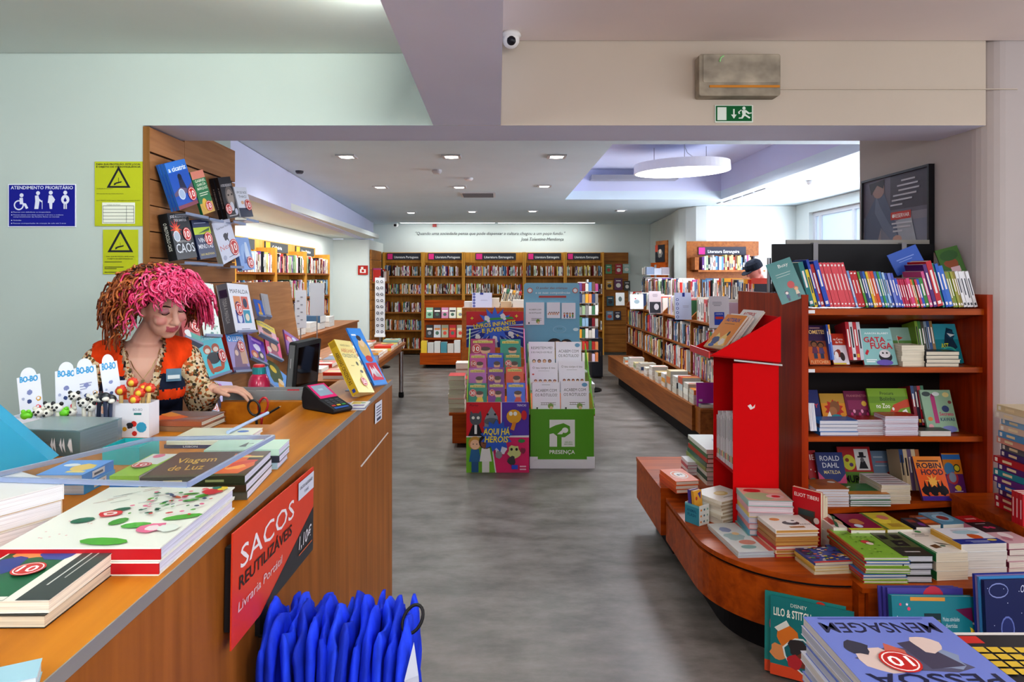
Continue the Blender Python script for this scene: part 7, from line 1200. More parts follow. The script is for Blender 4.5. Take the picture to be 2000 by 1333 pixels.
spinner('postcard spinner with clear pockets beside the curved wall', 1280, 10.6, 1.0, 1.78, .36, 5, 'card')
x = (742-CX)/F*11.6; t = empty('bookmark_spinner', 'tall white spinner of patterned bookmarks by the end wall', 'rack', (x, 11.6, 0))
mb = MB(); mb.box((x-.085, 11.6, .58), (x+.085, 11.62, 1.575), 'e4e4ea'); A = Art(mb, .17, .995, lambda q, y, z: V((x-.085+q, 11.6-z, .58+y)), dz=.001)
for j in range(9):
    for q in range(2): A.blob(.28+.44*q, .05+.11*j, .17, '5a5a66', j*3+q); A.ell(.28+.44*q, .05+.11*j, .07, 0, 'e4e4ea', 8)
part(mb, 'bookmark_panel', PRINT, t)
bx(t, 'tray', PLAST, ((x-.09, 11.57, .54), (x+.09, 11.65, .579))); mb = MB(); mb.tube([(x, 11.64, .03), (x, 11.64, 1.6)], .018, 8, 'b0b0b4'); mb.lathe([(.17, 0), (.17, .02), (.03, .035)], 18, '2a2a2e', M=Matrix.Translation((x, 11.64, 0))); part(mb, 'pole_base', METAL, t)
bx(None, 'x', MATTE) if False else None
c0 = ony(1156, 708, 10.4); t = empty('black_cabinet', 'small black cabinet standing by the revolving tower', 'cabinet', (c0.x, 10.4, 0)); bx(t, 'body', RUBB, ((c0.x, 10.4, .02), (c0.x+.17, 10.7, .62)), col='1c1d24'); bx(t, 'door', RUBB, ((c0.x+.008, 10.39, .04), (c0.x+.162, 10.3995, .6)), col='26272e'); bx(t, 'handle', METAL, ((c0.x+.13, 10.375, .35), (c0.x+.14, 10.3895, .42)), col='9a9a9e')
# ================================================================ things on and around the counter
def loc(p): return Matrix.Translation(V(p))
# ---- clear acrylic tray over the books
zt = 1.196; pa, pb, pc, pd = onz(-40, 931, zt), onz(367, 943, zt), onz(535, 850, zt), onz(298, 854, zt)
t = empty('acrylic_tray', 'clear acrylic tray with thick edges lying over the counter books', 'tray', (-.75, 1.35, zt))
mb = MB(); mb.quad([pa+V((0, 0, -.006)), pb+V((0, 0, -.006)), pc+V((0, 0, -.006)), pd+V((0, 0, -.006))], 'fff'); part(mb, 'clear_sheet', ACRY, t)
mb = MB()
for a, b in ((pa, pb), (pb, pc), (pc, pd), (pd, pa)):
    d = (b-a).normalized(); n_ = V((-d.y, d.x, 0))*.0035; q = [a-n_, b-n_, b+n_, a+n_]; lo = [p+V((0, 0, -.009)) for p in q]; mb.mesh(lo+q, ((0, 3, 2, 1), (4, 5, 6, 7), (0, 1, 5, 4), (1, 2, 6, 5), (2, 3, 7, 6), (3, 0, 4, 7)), 'fff')
part(mb, 'clear_rim', ACRE, t)
# ---- pens, boxes and cards
cardc = [((39, 738), (84, 729), 43), ((108, 726), (151, 721), 110), ((153, 719), (196, 711), 157), ((204, 710), (238, 703), 213)]
Yc = [2.06, 2.08, 2.09, 2.10]; where_c = ['at the wall end', 'second from the wall', 'third from the wall', 'above the white pen box']
for k, (tl, tr, blx) in enumerate(cardc):
    Y = Yc[k]; yb = bottom(1.1008, Y-.02); a, b, d = ony(*tl, Y), ony(*tr, Y+.01), ony(blx, yb, Y-.03)
    v = a-d; w_ = (b-a).length; h = v.length; M = frame(d, b-a, v)
    t = empty('pen_display_card', f'white doodled display card with rounded blue-lettered top, {where_c[k]}', 'card', d)
    pts = [(0, 0), (w_, 0), (w_, h)]+[(w_*(.5+.34*math.cos(math.radians(q))), h+.026*math.sin(math.radians(q))) for q in range(0, 181, 15)]+[(0, h)]
    mb = MB(); mb.prism(pts, -.002, 0, 'e2e6f4', M=M); A = Art(mb, w_, h, lambda x, y, z: M @ V((x, y, z)))
    for dx, c in ((.0, '1f5a90'), (.012, '3fa0d8')): A.text('BO-BO', .5+dx, .895, .10, c, .78, bold=.07, rot=-4)
    if k == 2: A.rect(.2, .72, .75, .74, '9aa0c0'); A.rect(.2, .68, .7, .7, '9aa0c0'); A.rect(.2, .64, .5, .655, '9aa0c0')
    for x, y, r, c in ((.5, .7, .14, '8088b8'), (.45, .54, .12, '33457a'), (.85, .56, .13, 'c8942c'), (.8, .40, .16, 'd83a4a'), (.3, .34, .14, 'd8a030'), (.2, .6, .08, 'a8b0d0'), (.3, .22, .1, '4a7ad0')):
        A.blob(x, y, r, c, int(x*77)+k)
    A.ell(.85, .565, .07, 0, 'e8e8f4', 8); A.ell(.8, .42, .06, 0, 'e8e8f4', 8)
    part(mb, 'card_print', PRINT, t); bx(t, 'foot', PRINT, ((d.x+.005, d.y-.006, 1.1005), (d.x+.025, d.y+.03, 1.106)), col='d8dcec')
def openbox(t, x0, x1, y0, y1, z0, z1, c, nm='carton', front=None):
    mb = MB(); w = .002
    for a, b in (((x0, y0, z0), (x1, y0+w, z1)), ((x0, y1-w, z0), (x1, y1, z1)), ((x0, y0+w, z0), (x0+w, y1-w, z1)), ((x1-w, y0+w, z0), (x1, y1-w, z1)), ((x0+w, y0+w, z0), (x1-w, y1-w, z0+w))): mb.box(a, b, c)
    if front:
        A = Art(mb, x1-x0, z1-z0, lambda x, y, z: V((x0+x, y0-z, z0+y))); A.run(front)
    part(mb, nm, PRINT, t)
t = empty('pen_box', 'long low white box crowded with panda and dog headed pens', 'box', (-1.35, 1.98, 1.1)); openbox(t, -1.45, -1.165, 1.955, 2.025, 1.1005, 1.165, 'dfe4f2')
t = empty('pen_box', 'square white doodled box holding lion headed pens on the counter', 'box', (-1.08, 2.0, 1.1)); xq0, xq1 = (250-CX)/F*1.99, (291-CX)/F*1.99
openbox(t, xq0-.05, xq1, 1.99, 2.05, 1.1005, 1.203, 'e6e8f2', front=[('text', 'BO-BO', .7, .78, .07, '5a6a8a', .25), ('rect', .6, .66, .8, .72, '2f7a78'), ('ell', .8, .3, .14, 0, '3fa0c8', 10), ('ell', .6, .4, .08, 0, 'c83a34', 8), ('blob', .5, .35, .1, '3a3a40', 3), ('ell', .62, .12, .07, 0, 'c83a34', 8), ('ell', .2, .2, .1, 0, '3f8ab8', 8), ('ell', .36, .25, .06, 0, 'd8a030', 8)])
def pen(label, px, py, Y, kind, zb, lean):
    h = ony(px, py, Y); base = V((h.x+lean, Y, zb)); t = empty('novelty_pen', label, 'pen', base); d = (h-base); n = d.normalized()
    bc = {'panda': 'd8d4c8', 'dog': '2c3550', 'lion': 'e0c488', 'frog': 'd8d4c8', 'white': 'dcdcd8'}[kind]
    mb = MB(); mb.tube([base, base+d*.97], .006, 8, bc); part(mb, 'pen_barrel', PLAST, t)
    mb = MB(); hc = {'panda': 'e6e4de', 'dog': '22262e', 'lion': 'c8402a', 'frog': '6ac02a', 'white': 'e4e2da'}[kind]
    mb.ball(h, (.0165, .015, .014), hc)
    if kind == 'lion':
        mb.ball(h+V((.002, -.007, 0)), (.010, .010, .010), 'd8b83a')
        for q in range(8): mb.ball(h+V((.012*math.cos(q*.785), .003, .011*math.sin(q*.785))), .006, 'c23a28', n=8, k=6)
    elif kind == 'dog': mb.ball(h+V((.008, -.010, -.004)), (.010, .009, .007), 'e4e2da'); mb.ball(h+V((-.012, .0, .004)), (.006, .006, .014), '1a1c22')
    elif kind == 'frog':
        for s_ in (-1, 1): mb.ball(h+V((.008*s_, -.003, .012)), .006, '6ac02a')
    else:
        for s_ in (-1, 1): mb.ball(h+V((.012*s_, 0, .012)), .006, '1c1c20' if kind == 'panda' else 'd8d4c8'); mb.ball(h+V((.006*s_, -.012, .003)), .004, '1c1c20', n=8, k=6)
        mb.ball(h+V((0, -.014, -.004)), .004, '2a2a2e', n=8, k=6)
    part(mb, 'animal_head', PLAST, t, smooth=True)
P1 = [(52, 812, 'frog'), (76, 806, 'white'), (92, 808, 'white'), (96, 796, 'panda'), (112, 797, 'panda'), (126, 806, 'frog'), (138, 806, 'white'), (145, 775, 'panda'), (163, 788, 'panda'), (176, 796, 'panda'), (180, 781, 'white'), (194, 778, 'dog'), (205, 776, 'dog'), (216, 780, 'dog')]
for k, (px, py, kd) in enumerate(P1): pen(f'pen with a {dict(frog="lime frog", white="cream bear", panda="black-eared panda", dog="black and white dog")[kd]} head, {ORD[k]} from the wall in the low box', px, py, 1.965+.012*(k % 4), kd, 1.104, -.004 if k % 2 else .006)
P2 = [(236, 764, 'lion'), (258, 748, 'lion'), (262, 781, 'lion'), (272, 768, 'lion'), (281, 758, 'lion'), (292, 759, 'lion')]
for k, (px, py, kd) in enumerate(P2): pen(f'pen with a red-maned lion head, {ORD[k]} from the wall in the square box', px, py, [2.03, 2.04, 2.0, 2.015, 2.035, 2.03][k], kd, 1.105, .004-.003*k)
# ---- turquoise trays and teal file
t = empty('turquoise_tray', 'small open turquoise desk tray behind the lime green book', 'tray', (-.96, 1.74, 1.1)); openbox(t, -1.01, -.915, 1.70, 1.80, 1.1005, 1.145, '2aa6aa', 'tray_body')
mb = MB(); q = [ony(-150, 690, 1.50), ony(97, 901, 1.60), ony(-150, 958, 1.50)]; q2 = [p+V((-.01, .05, 0)) for p in q]
mb.mesh(q+q2, ((0, 2, 1), (3, 4, 5), (0, 1, 4, 3), (1, 2, 5, 4), (2, 0, 3, 5)), '3a9cc0'); tag(mb.build('magazine_file', PRINT), 'bright blue cardboard file with slanted edge at the frame side of the counter', 'file')
bpy.data.objects['magazine_file'].location.z += max(0, 1.1006-min(v.co.z for v in bpy.data.objects['magazine_file'].data.vertices))
stack('booklet', 'pale', (-60, 1352), (72, 1322), (-40, 1312), 1.118, 1.1, 1, 0, cov=('9fc4d4',), page=('d8e4ea',), top='corner of a pale blue booklet lying nearest the camera on the counter')
mb = MB(); mb.tube([onz(445, 845, 1.127), onz(523, 807, 1.127)], .0055, 8, 'a9bfe0'); tag(mb.build('pen', PLAST), 'long pale blue pen lying across the thin booklets', 'pen')
# ---- scissors and pencil in the well
t = empty('scissors', 'red and black handled scissors standing in the counter tray well', 'scissors', (-.88, 2.42, .916))
for k, (cx, cy, rx, ry, tl, c) in enumerate(((496, 797, 11, 15, 18, '26262a'), (514, 793, 9, 16, -12, 'b02830'))):
    c0 = ony(cx, cy, 2.42+.01*k); mb = MB(); a_ = math.radians(tl); pts = []
    for q in range(20): th = 2*math.pi*q/20; x, z = rx*math.cos(th), ry*math.sin(th); pts.append(c0+V(((x*math.cos(a_)-z*math.sin(a_)), 0, (x*math.sin(a_)+z*math.cos(a_))))*2.42/F)
    mb.tube(pts, .0042, 6, c, closed=True); e = ony(cx-6*k+4, cy+13, 2.42+.01*k); mb.tube([e, V((-.875+.012*k, 2.42+.01*k, 1.03))], .005, 6, c); part(mb, 'handle', PLAST, t, smooth=True)
    mb = MB(); p = V((-.875+.012*k, 2.42+.01*k, 1.03)); mb.tube([p, p+V((.004, .002, -.112))], [.006, .002], 6, 'c0c4c8'); part(mb, 'blade', METAL, t)
mb = MB(); a, b = ony(516, 813, 2.43), ony(545, 796, 2.50); mb.tube([a, b], .004, 6, '1c1c20'); mb.tube([b, b+(b-a).normalized()*.012], [.004, .0005], 6, 'd8b890'); tag(mb.build('wall_art_pencil' if False else 'pencil', PLAST), 'black pencil leaning in the counter tray well', 'pencil')
bpy.data.objects['pencil'].location = (0, 0, 0)
# ---- document tray behind the rim
x0, x1 = (437-CX)/F*2.64, (604-CX)/F*2.64; t = empty('document_tray', 'frosted grey document tray with orange papers behind the counter rim', 'tray', (x0, 2.65, .97))
z1 = H-(763-CY)/F*2.64
mb = MB()
for a, b in (((x0, 2.63, .971), (x1, 2.633, z1)), ((x0, 2.72, .971), (x1, 2.723, z1)), ((x0, 2.633, .971), (x0+.003, 2.72, z1)), ((x1-.003, 2.633, .971), (x1, 2.72, z1)), ((x0+.003, 2.633, .971), (x1-.003, 2.72, .974))): mb.box(a, b)
part(mb, 'frosted_tray', clear('frosted_plastic', 'c8ccd0', .4, .3, .35), t)
for k, (a_, b_, c) in enumerate(((.12, .24, 'c86a3a'), (.26, .52, 'd0703c'), (.36, .46, 'd0d4d0'), (.72, .86, 'b8303a'), (.02, .1, 'd8dcd8'))):
    mb = MB(); mb.box((x0+(x1-x0)*a_, 2.64+.008*k, .975), (x0+(x1-x0)*b_, 2.644+.008*k, z1-.012+.004*k), c); part(mb, 'paper', PRINT, t)
# ---- card terminal
o = onz(590, 799, 1.1); u = V((.80, -.60, 0)); v = V((-u.y, u.x, 0)); o.z = 1.1006; L = .18; Wt = .085
M = Matrix.Identity(4)
for i in range(3): M[i][0] = u[i]; M[i][1] = (0, 0, 1)[i]; M[i][2] = -v[i]; M[i][3] = o[i]
t = empty('card_terminal', 'black card payment terminal with bright pink screen frame on the counter', 'card terminal', o)
mb = MB(); mb.prism([(.0, .004), (.012, 0), (L-.01, 0), (L, .008), (L-.002, .018), (.105, .042), (.02, .086), (.004, .08), (-.006, .04)], -Wt, 0, '1e1f24', M=M); part(mb, 'body', RUBB, t, bevel=.004)
def slope(s, w, lift=.0012):      # point on the sloping top: s along, w across
    if s <= .105: z = .086+(s-.02)*(.042-.086)/.085
    else: z = .042+(s-.105)*(.018-.042)/(L-.107)
    return M @ V((s, z+lift, -w))
mb = MB(); mb.quad([slope(.022, .004), slope(.1, .004), slope(.1, Wt-.004), slope(.022, Wt-.004)], 'd0246c'); part(mb, 'pink_frame', PLAST, t)
mb = MB(); mb.quad([slope(.03, .013, .002), slope(.088, .013, .002), slope(.088, Wt-.013, .002), slope(.03, Wt-.013, .002)], '8a9cae'); mb.quad([slope(.05, .03, .0026), slope(.06, .03, .0026), slope(.06, .05, .0026), slope(.05, .05, .0026)], 'a8b8c8'); part(mb, 'screen', PRINT, t)
mb = MB()
for r_ in range(4):
    for q in range(3):
        s0 = .112+.013*r_; w0 = .01+.022*q; c = ['3a3c44', '3a3c44', '3a3c44'][q] if r_ < 3 else ['c83a34', 'd8c03a', '3a9a4a'][q]
        mb.quad([slope(s0, w0), slope(s0+.009, w0), slope(s0+.009, w0+.016), slope(s0, w0+.016)], c)
mb.quad([slope(.168, .008), slope(.178, .008), slope(.178, .07), slope(.168, .07)], '2a5aa8'); part(mb, 'keypad', PLAST, t)
# ---- monitor
M = frame(ony(572, 768, 2.74), ony(612, 754, 2.90)-ony(572, 768, 2.74), ony(606, 680, 2.84)-ony(572, 768, 2.74))
W_, H_ = .20, (ony(606, 680, 2.84)-ony(572, 768, 2.74)).length
t = empty('till_monitor', 'black tilted till monitor at the end of the counter', 'monitor', M.translation)
mb = MB(); mb.rbox((0, 0, -.035), (W_, H_, 0), .012, '1c1e20', M=M); part(mb, 'casing', RUBB, t)
mb = MB(); mb.box((-.004, .01, -.03), (.0, H_-.01, -.006), '6a6e70', M=M); mb.box((-.0042, .1, -.02), (-.0038, .14, -.018), 'd8d8d8', M=M); part(mb, 'grey_edge', PLAST, t)
mb = MB(); mb.box((.018, .02, .0003), (W_-.014, H_-.02, .0015), '07080a', M=M); part(mb, 'screen', attr_mat('dark_glass', .08, .6), t)
c = M @ V((W_*.5, .0, -.02)); mb = MB(); mb.tube([c+V((0, .0, -.005)), V((c.x, c.y+.03, .99))], .016, 8, '2a2b2e'); mb.rbox((c.x-.07, c.y-.04, .9705), (c.x+.07, c.y+.09, .985), .02, '2a2b2e'); part(mb, 'stand', RUBB, t)
# book stands (wire) behind the two propped books
for k, (px, Y, lab) in enumerate(((688, 2.80, 'clear bent stand holding the yellow paperback'), (722, 3.02, 'clear bent stand holding the blue album'))):
    c = onz(px, bottom(1.1, Y), 1.1); mb = MB(); mb.box((c.x-.03, Y, 1.1006), (c.x+.03, Y+.06, 1.103), 'fff'); mb.box((c.x-.03, Y+.055, 1.103), (c.x+.03, Y+.058, 1.22), 'fff'); tag(mb.build('book_stand', ACRE), lab, 'stand')
# ---- bottle
c = V(((506-CX)/F*2.78, 2.78, .9706)); zt = H-(712-CY)/F*2.78; hb = zt-c.z; t = empty('water_bottle', 'pink plastic drinking bottle with turquoise collar and red cap', 'bottle', c)
Mz = Matrix.Translation(c); mb = MB(); mb.lathe([(.036, 0), (.042, .01), (.045, hb*.55), (.043, hb*.7), (.034, hb*.8), (.025, hb*.85)], 22, 'd83a68', M=Mz); part(mb, 'body', attr_mat('pink_translucent', .15, .5, trans=.35), t, smooth=True)
mb = MB(); mb.lathe([(.027, hb*.84), (.027, hb*.95), (.025, hb*.955)], 22, '2a8a90', M=Mz); part(mb, 'collar', PLAST, t); mb = MB(); mb.lathe([(.024, hb*.956), (.024, hb*.985), (.02, hb)], 22, 'c83038', M=Mz); part(mb, 'cap', PLAST, t)
# ---- sign on the counter face, price card
BL, BR, TL_ = onface(431, 1273), onface(592, 1079), onface(442, 1040); off = V((.02, 0, 0)); M = frame(BL+off, BR-BL, V((0, 0, 1))); W_ = (onface(602, 910)-TL_).length; H_ = .5*((TL_-BL).length+(onface(602, 910)-BR).length)
t = empty('bag_price_sign', 'red and black price sign for reusable bags on the counter front', 'sign', BL)
mb = MB(); mb.box((0, 0, -.003), (W_, H_, 0), 'd8442a', M=M); A = Art(mb, W_, H_, lambda x, y, z: M @ V((x, y, z)), dz=.0004)
A.poly(((.28, 0), (1, 0), (1, .52)), '25262c'); A.text('SACOS', .07, .63, .2, 'ece6e8', .62, 'l', bold=.01); A.text('REUTILIZÁVEIS', .06, .46, .115, '2a1c1c', .60, 'l', bold=.03); A.text('Livraria Portátil', .05, .27, .085, 'e8c8c4', .48, 'l', bold=.02, sl=.1)
A.text('1,10€', .86, .2, .14, 'ece8ec', .2, bold=.02, sl=.2); A.rect(.76, .13, .97, .145, 'c8602c'); A.rect(.74, .76, .985, .96, 'd6dae8'); A.text('SACOS ALGODÃO', .862, .87, .035, '3a3c48', .2, bold=.02); A.text('7,50€', .862, .8, .03, '5a5c68', .07)
part(mb, 'printed_card', PRINT, t); mb = MB(); mb.box((.01, .03, -.0185), (.03, H_-.03, -.0035), '1a1a1e', M=M); mb.box((W_-.05, .03, -.0185), (W_-.03, H_-.03, -.0035), '1a1a1e', M=M); part(mb, 'mount', RUBB, t)
M = frame(onface(731, 829)+V((.004, 0, 0)), onface(744, 818)-onface(731, 829), V((0, 0, 1))); W_ = (onface(744, 818)-onface(731, 829)).length; H_ = (onface(731, 790)-onface(731, 829)).length
mb = MB(); mb.box((0, 0, -.0015), (W_, H_, 0), 'd6d8e2', M=M); A = Art(mb, W_, H_, lambda x, y, z: M @ V((x, y, z)))
for k in range(4): A.rect(.15, .75-.14*k, .85, .81-.14*k, '6a6c80')
A.rect(.2, .08, .8, .22, '4a4c60'); tag(mb.build('price_card', MATTE), 'small white price card taped to the counter front below the yellow book', 'sign')
# ---- blue bags on a hook
HY = 1.47; t = empty('bag_hook', 'black hook arm sticking out of the counter front under the price sign', 'hook', (-.52, HY, .83))
mb = MB(); mb.tube([(-.527, HY, .79), (-.19, HY, .79)], .006, 8, '1a1a1e'); part(mb, 'arm', RUBB, t); bx(t, 'bracket', RUBB, ((-.527, HY-.025, .80), (-.516, HY+.025, .885)), col='1a1a1e')
from mathutils import noise
NB = 13
for k in range(NB):
    xc = -.488+.295*k/(NB-1); ny, nz = 18, 20; mb = MB(); vs = []
    for side in (-1, 1):
        for j in range(nz):
            s = j/(nz-1)
            for i in range(ny):
                q = i/(ny-1)-.5; wid = (.19+.10*min(1, s*1.5))*(1+.06*math.sin(5*s+k)); y = HY-.012+q*wid
                top = .862+.012*math.sin(3.1*k)+.02*math.cos(q*8+k*2.3)-.035*abs(q)*2
                z = top-s*(.46+.02*math.sin(k*1.7))
                n1 = noise.noise(V((k*.32, q*5, s*2.2))); n2 = noise.noise(V((k*.4+9, q*11, s*3)))
                n3 = abs(noise.noise(V((k*1.9, q*15+s*4, s*1.6))))
                x = xc+.012*n1+.006*n2+.012*(n3-.25)*min(1, s*4)+side*(.0095 if 0 < i < ny-1 and j > 0 else .003)+.008*math.sin(q*12+k*.3+s*3)*min(1, s*2)
                vs.append((x, y+.02*noise.noise(V((k*2.3, 5, s*3))), z))
    fs = []; o2 = ny*nz
    for j in range(nz-1):
        for i in range(ny-1):
            a = j*ny+i; fs.append((a, a+ny, a+ny+1, a+1)); fs.append((o2+a, o2+a+1, o2+a+ny+1, o2+a+ny))
    for j in range(nz-1):
        a = j*ny; fs.append((a, o2+a, o2+a+ny, a+ny)); a = j*ny+ny-1; fs.append((a, a+ny, o2+a+ny, o2+a))
    for i in range(ny-1): fs.append((i, i+1, o2+i+1, o2+i)); a = (nz-1)*ny+i; fs.append((a, o2+a, o2+a+1, a+1))
    mb.mesh(vs, fs, ['2446e4', '1f3ed6', '2a4eec', '1c3ac6'][k % 4])
    rt = tag(mb.build('hanging_bag', BAGM, smooth=True), f'blue fabric reusable bag hanging on the counter hook, {ORD[k]} from the counter face', 'bag', 'blue reusable bags')
    if k == NB-1:
        h = MB(); c = ony(806, 1210, HY-.06); pts = [c+V((.022*math.cos(th), -.0+.01*math.sin(th), .024*math.sin(th)+.010*math.cos(th))) for th in [2*math.pi*i/22 for i in range(22)]]
        h.tube(pts, .0035, 6, '17171b', closed=True); h.build('loop_handle', RUBB, rt, smooth=True)
        h = MB(); P = [ony(797, 1255, HY-.10), ony(806, 1320, HY-.12), ony(808, 1345, HY-.12), ony(780, 1345, HY-.13), ony(778, 1330, HY-.13)]; h.quad([p+V((.012, 0, 0)) for p in P], 'b8bccc'); h.build('printed_patch', MATTE, rt)
# ================================================================ people
def merged(mb, voxel, smooth=4, factor=.5):
    """one continuous surface grown over the limbs in mb"""
    me = bpy.data.meshes.new('body'); me.from_pydata([tuple(p) for p in mb.v], [], mb.f); me.update()
    o = bpy.data.objects.new('body', me); C.objects.link(o)
    m = o.modifiers.new('r', 'REMESH'); m.mode = 'VOXEL'; m.voxel_size = voxel
    m = o.modifiers.new('s', 'SMOOTH'); m.iterations = smooth; m.factor = factor
    ev = o.evaluated_get(bpy.context.evaluated_depsgraph_get()); m2 = ev.to_mesh()
    vs = [v.co.copy() for v in m2.vertices]; fs = [tuple(p.vertices) for p in m2.polygons]
    ev.to_mesh_clear(); bpy.data.objects.remove(o); bpy.data.meshes.remove(me)
    return vs, fs
def skinned(name, mats, geo, colour, parent=None, keep=None):
    vs, fs = geo; mb = MB(); mb.v = list(vs)
    for f in fs:
        c = sum((vs[i] for i in f), V())/len(f)
        if keep is None or keep(c): mb.f.append(f); mb.c.append(colour(c)); mb.m.append(0)
    used = sorted({i for f in mb.f for i in f}); ix = {i: k for k, i in enumerate(used)}
    mb.v = [vs[i] for i in used]; mb.f = [tuple(ix[i] for i in f) for f in mb.f]
    o = mb.build(name, mats, parent, smooth=True); return o
def limb(mb, pts, rs, n=12):
    for a, b, r, s in zip(pts, pts[1:], rs, rs[1:]):
        a, b = V(a), V(b); K = 6; mb.tube([a+(b-a)*k/K for k in range(K+1)], [r+(s-r)*k/K for k in range(K+1)], n)
    for p, r in zip(pts, rs): mb.ball(p, r, n=n, k=8)
def hand(mb, wrist, d, palm_n, side, s=1.0):
    """d: towards the fingers, palm_n: out of the palm, side: +1 / -1 where the thumb sits"""
    d = V(d).normalized(); n = V(palm_n); n = (n-d*n.dot(d)).normalized(); t = d.cross(n)*side
    w = V(wrist); c = w+d*.045*s
    for k in range(4): limb(mb, [w+d*.012*s+t*(.012-.008*k)*s, w+d*.085*s+t*(.030-.0205*k)*s], [.014*s, .0115*s], 8)
    for k, L in enumerate((.068, .078, .072, .056)):
        a = w+d*.085*s+t*(.031-.0207*k)*s; b = a+d*L*.45*s+n*.006*s+t*(.004-.003*k)*s; e = b+d*L*.35*s+n*.018*s; g = e+d*L*.18*s+n*.018*s
        limb(mb, [a, b, e, g], [.0095*s, .0088*s, .008*s, .0066*s], 8)
    a = w+d*.025*s+t*.026*s; limb(mb, [a, a+d*.03*s+t*.022*s+n*.008*s, a+d*.058*s+t*.030*s+n*.016*s], [.0125*s, .0105*s, .008*s], 8)
# ---- shopkeeper
Hc = V((-1.245, 2.47, 1.472)); f = V((.78, -.50, -.38)).normalized(); r_ = f.cross(V((0, 0, 1))).normalized(); up_ = r_.cross(f).normalized()   # r_: her right-hand screen side
tilt = Matrix.Rotation(math.radians(8), 3, f); r_ = tilt @ r_; up_ = tilt @ up_
def hp(x, y, z): return Hc+r_*x+f*y+up_*z          # head frame: x side, y forward, z up
HM = Matrix((r_, f, up_)).transposed()
tf = V((.45, -.89, 0)).normalized(); ts = V((.89, .45, 0)).normalized(); TC = V((-1.345, 2.53, 0))   # torso facing, torso side
def tp(x, y, z): return TC+ts*x+tf*y+V((0, 0, z))
body = MB()
body.ball(Hc+up_*.015-f*.012, (.073, .092, .098), n=24, k=16, M=HM); body.ball(hp(0, .028, -.045), (.056, .058, .062), n=20, k=14, M=HM); body.ball(hp(0, .055, -.085), (.026, .022, .02), n=14, k=10, M=HM)
for s_ in (-1, 1):
    body.ball(hp(.036*s_, .058, -.022), (.024, .024, .022), n=14, k=10, M=HM); body.ball(hp(.073*s_, -.005, -.01), (.010, .016, .026), n=12, k=8, M=HM); body.ball(hp(.031*s_, .068, .018), (.0165, .014, .013), n=14, k=10, M=HM)
limb(body, [hp(0, .078, .022), hp(0, .092, -.004), hp(0, .102, -.022)], [.009, .0105, .0125], 10)
for s_ in (-1, 1): body.ball(hp(.011*s_, .092, -.024), .0085, n=10, k=8)
limb(body, [hp(-.022, .077, -.05), hp(0, .086, -.046), hp(.022, .077, -.05)], [.005, .0075, .005], 8); limb(body, [hp(-.019, .077, -.059), hp(0, .085, -.061), hp(.019, .077, -.059)], [.005, .008, .005], 8)
limb(body, [Hc-f*.02-up_*.06, tp(0, .02, 1.335), tp(0, 0, 1.28)], [.044, .045, .066], 16)
limb(body, [tp(0, 0, 1.24), tp(0, -.01, 1.12), tp(0, -.01, 1.0), tp(0, 0, .90), tp(0, 0, .84)], [.115, .112, .105, .125, .13], 20)
for s_ in (-1, 1):
    limb(body, [tp(.05*s_, -.005, 1.285), tp(.132*s_, -.01, 1.262)], [.056, .054], 14); body.ball(tp(.062*s_, .085, 1.165), (.062, .05, .06), n=16, k=12)
    limb(body, [tp(.085*s_, 0, .86), tp(.095*s_, .02, .47), tp(.095*s_, 0, .09)], [.085, .058, .04], 14); limb(body, [tp(.095*s_, -.01, .05), tp(.10*s_, .13, .03)], [.036, .026], 10)
eR = tp(.20, -.0, 1.09); wR = V((-1.10, 2.56, 1.148)); limb(body, [tp(.142, -.005, 1.262), eR, wR], [.052, .042, .026], 12); hand(body, wR, V((.98, .1, .0)), V((0, 0, -1)), -1, .95)
eL = tp(-.23, -.0, 1.03); wL = V((-1.42, 2.31, 1.13)); limb(body, [tp(-.142, -.005, 1.262), eL, wL], [.052, .042, .026], 12); hand(body, wL, V((.55, -.8, -.06)), V((0, 0, -1)), 1, .95)
SK = lin('d8ab98'); LIP = lin('b4606a'); JN = lin('2b3040'); SH = lin('202024')
def skincol(c):
    q = c-Hc; x, y, z = q.dot(r_), q.dot(f), q.dot(up_)
    if y > .062 and abs(x) < .023 and -.0655 < z < -.0435: return LIP
    if y > .05 and .008 < z < .03 and .018 < abs(x) < .046: return lin('b8848a')
    if y > .045 and -.035 < z < -.005 and .022 < abs(x) < .055: return lin('d99a90')
    if c.z < .1: return SH
    if c.z < .93 and (c-TC).to_2d().length < .26: return JN
    return SK
geo = merged(body, .0042, 3)
sk = skinned('person', SKIN, geo, skincol); tag(sk, 'shopkeeper with curly pink and orange hair and navy orange vest looking down behind the counter', 'person')
bl = MB()
limb(bl, [tp(0, 0, 1.24), tp(0, -.01, 1.12), tp(0, -.01, 1.0), tp(0, 0, .93)], [.122, .120, .114, .13], 20)
for s_ in (-1, 1): limb(bl, [tp(.05*s_, -.005, 1.287), tp(.132*s_, -.01, 1.264)], [.063, .061], 14); bl.ball(tp(.062*s_, .085, 1.165), (.068, .057, .066), n=16, k=12)
limb(bl, [tp(.142, -.005, 1.262), eR, eR+(wR-eR)*.8], [.062, .056, .044], 12); limb(bl, [tp(-.142, -.005, 1.262), eL, eL+(wL-eL)*.8], [.064, .060, .046], 12)
def bkeep(c):
    q = c-TC; x, y = q.dot(ts), q.dot(tf)
    if y > .02 and abs(x) < .058*max(0, (c.z-1.11)/.2) and c.z > 1.11: return False
    return not (abs(x) < .062 and c.z > 1.315)
m, nt, b = nodes('flecked_blouse'); tc = N(nt, 'ShaderNodeTexCoord'); vo = N(nt, 'ShaderNodeTexVoronoi'); vo.inputs['Scale'].default_value = 115
cr = N(nt, 'ShaderNodeValToRGB'); cr.color_ramp.interpolation = 'CONSTANT'
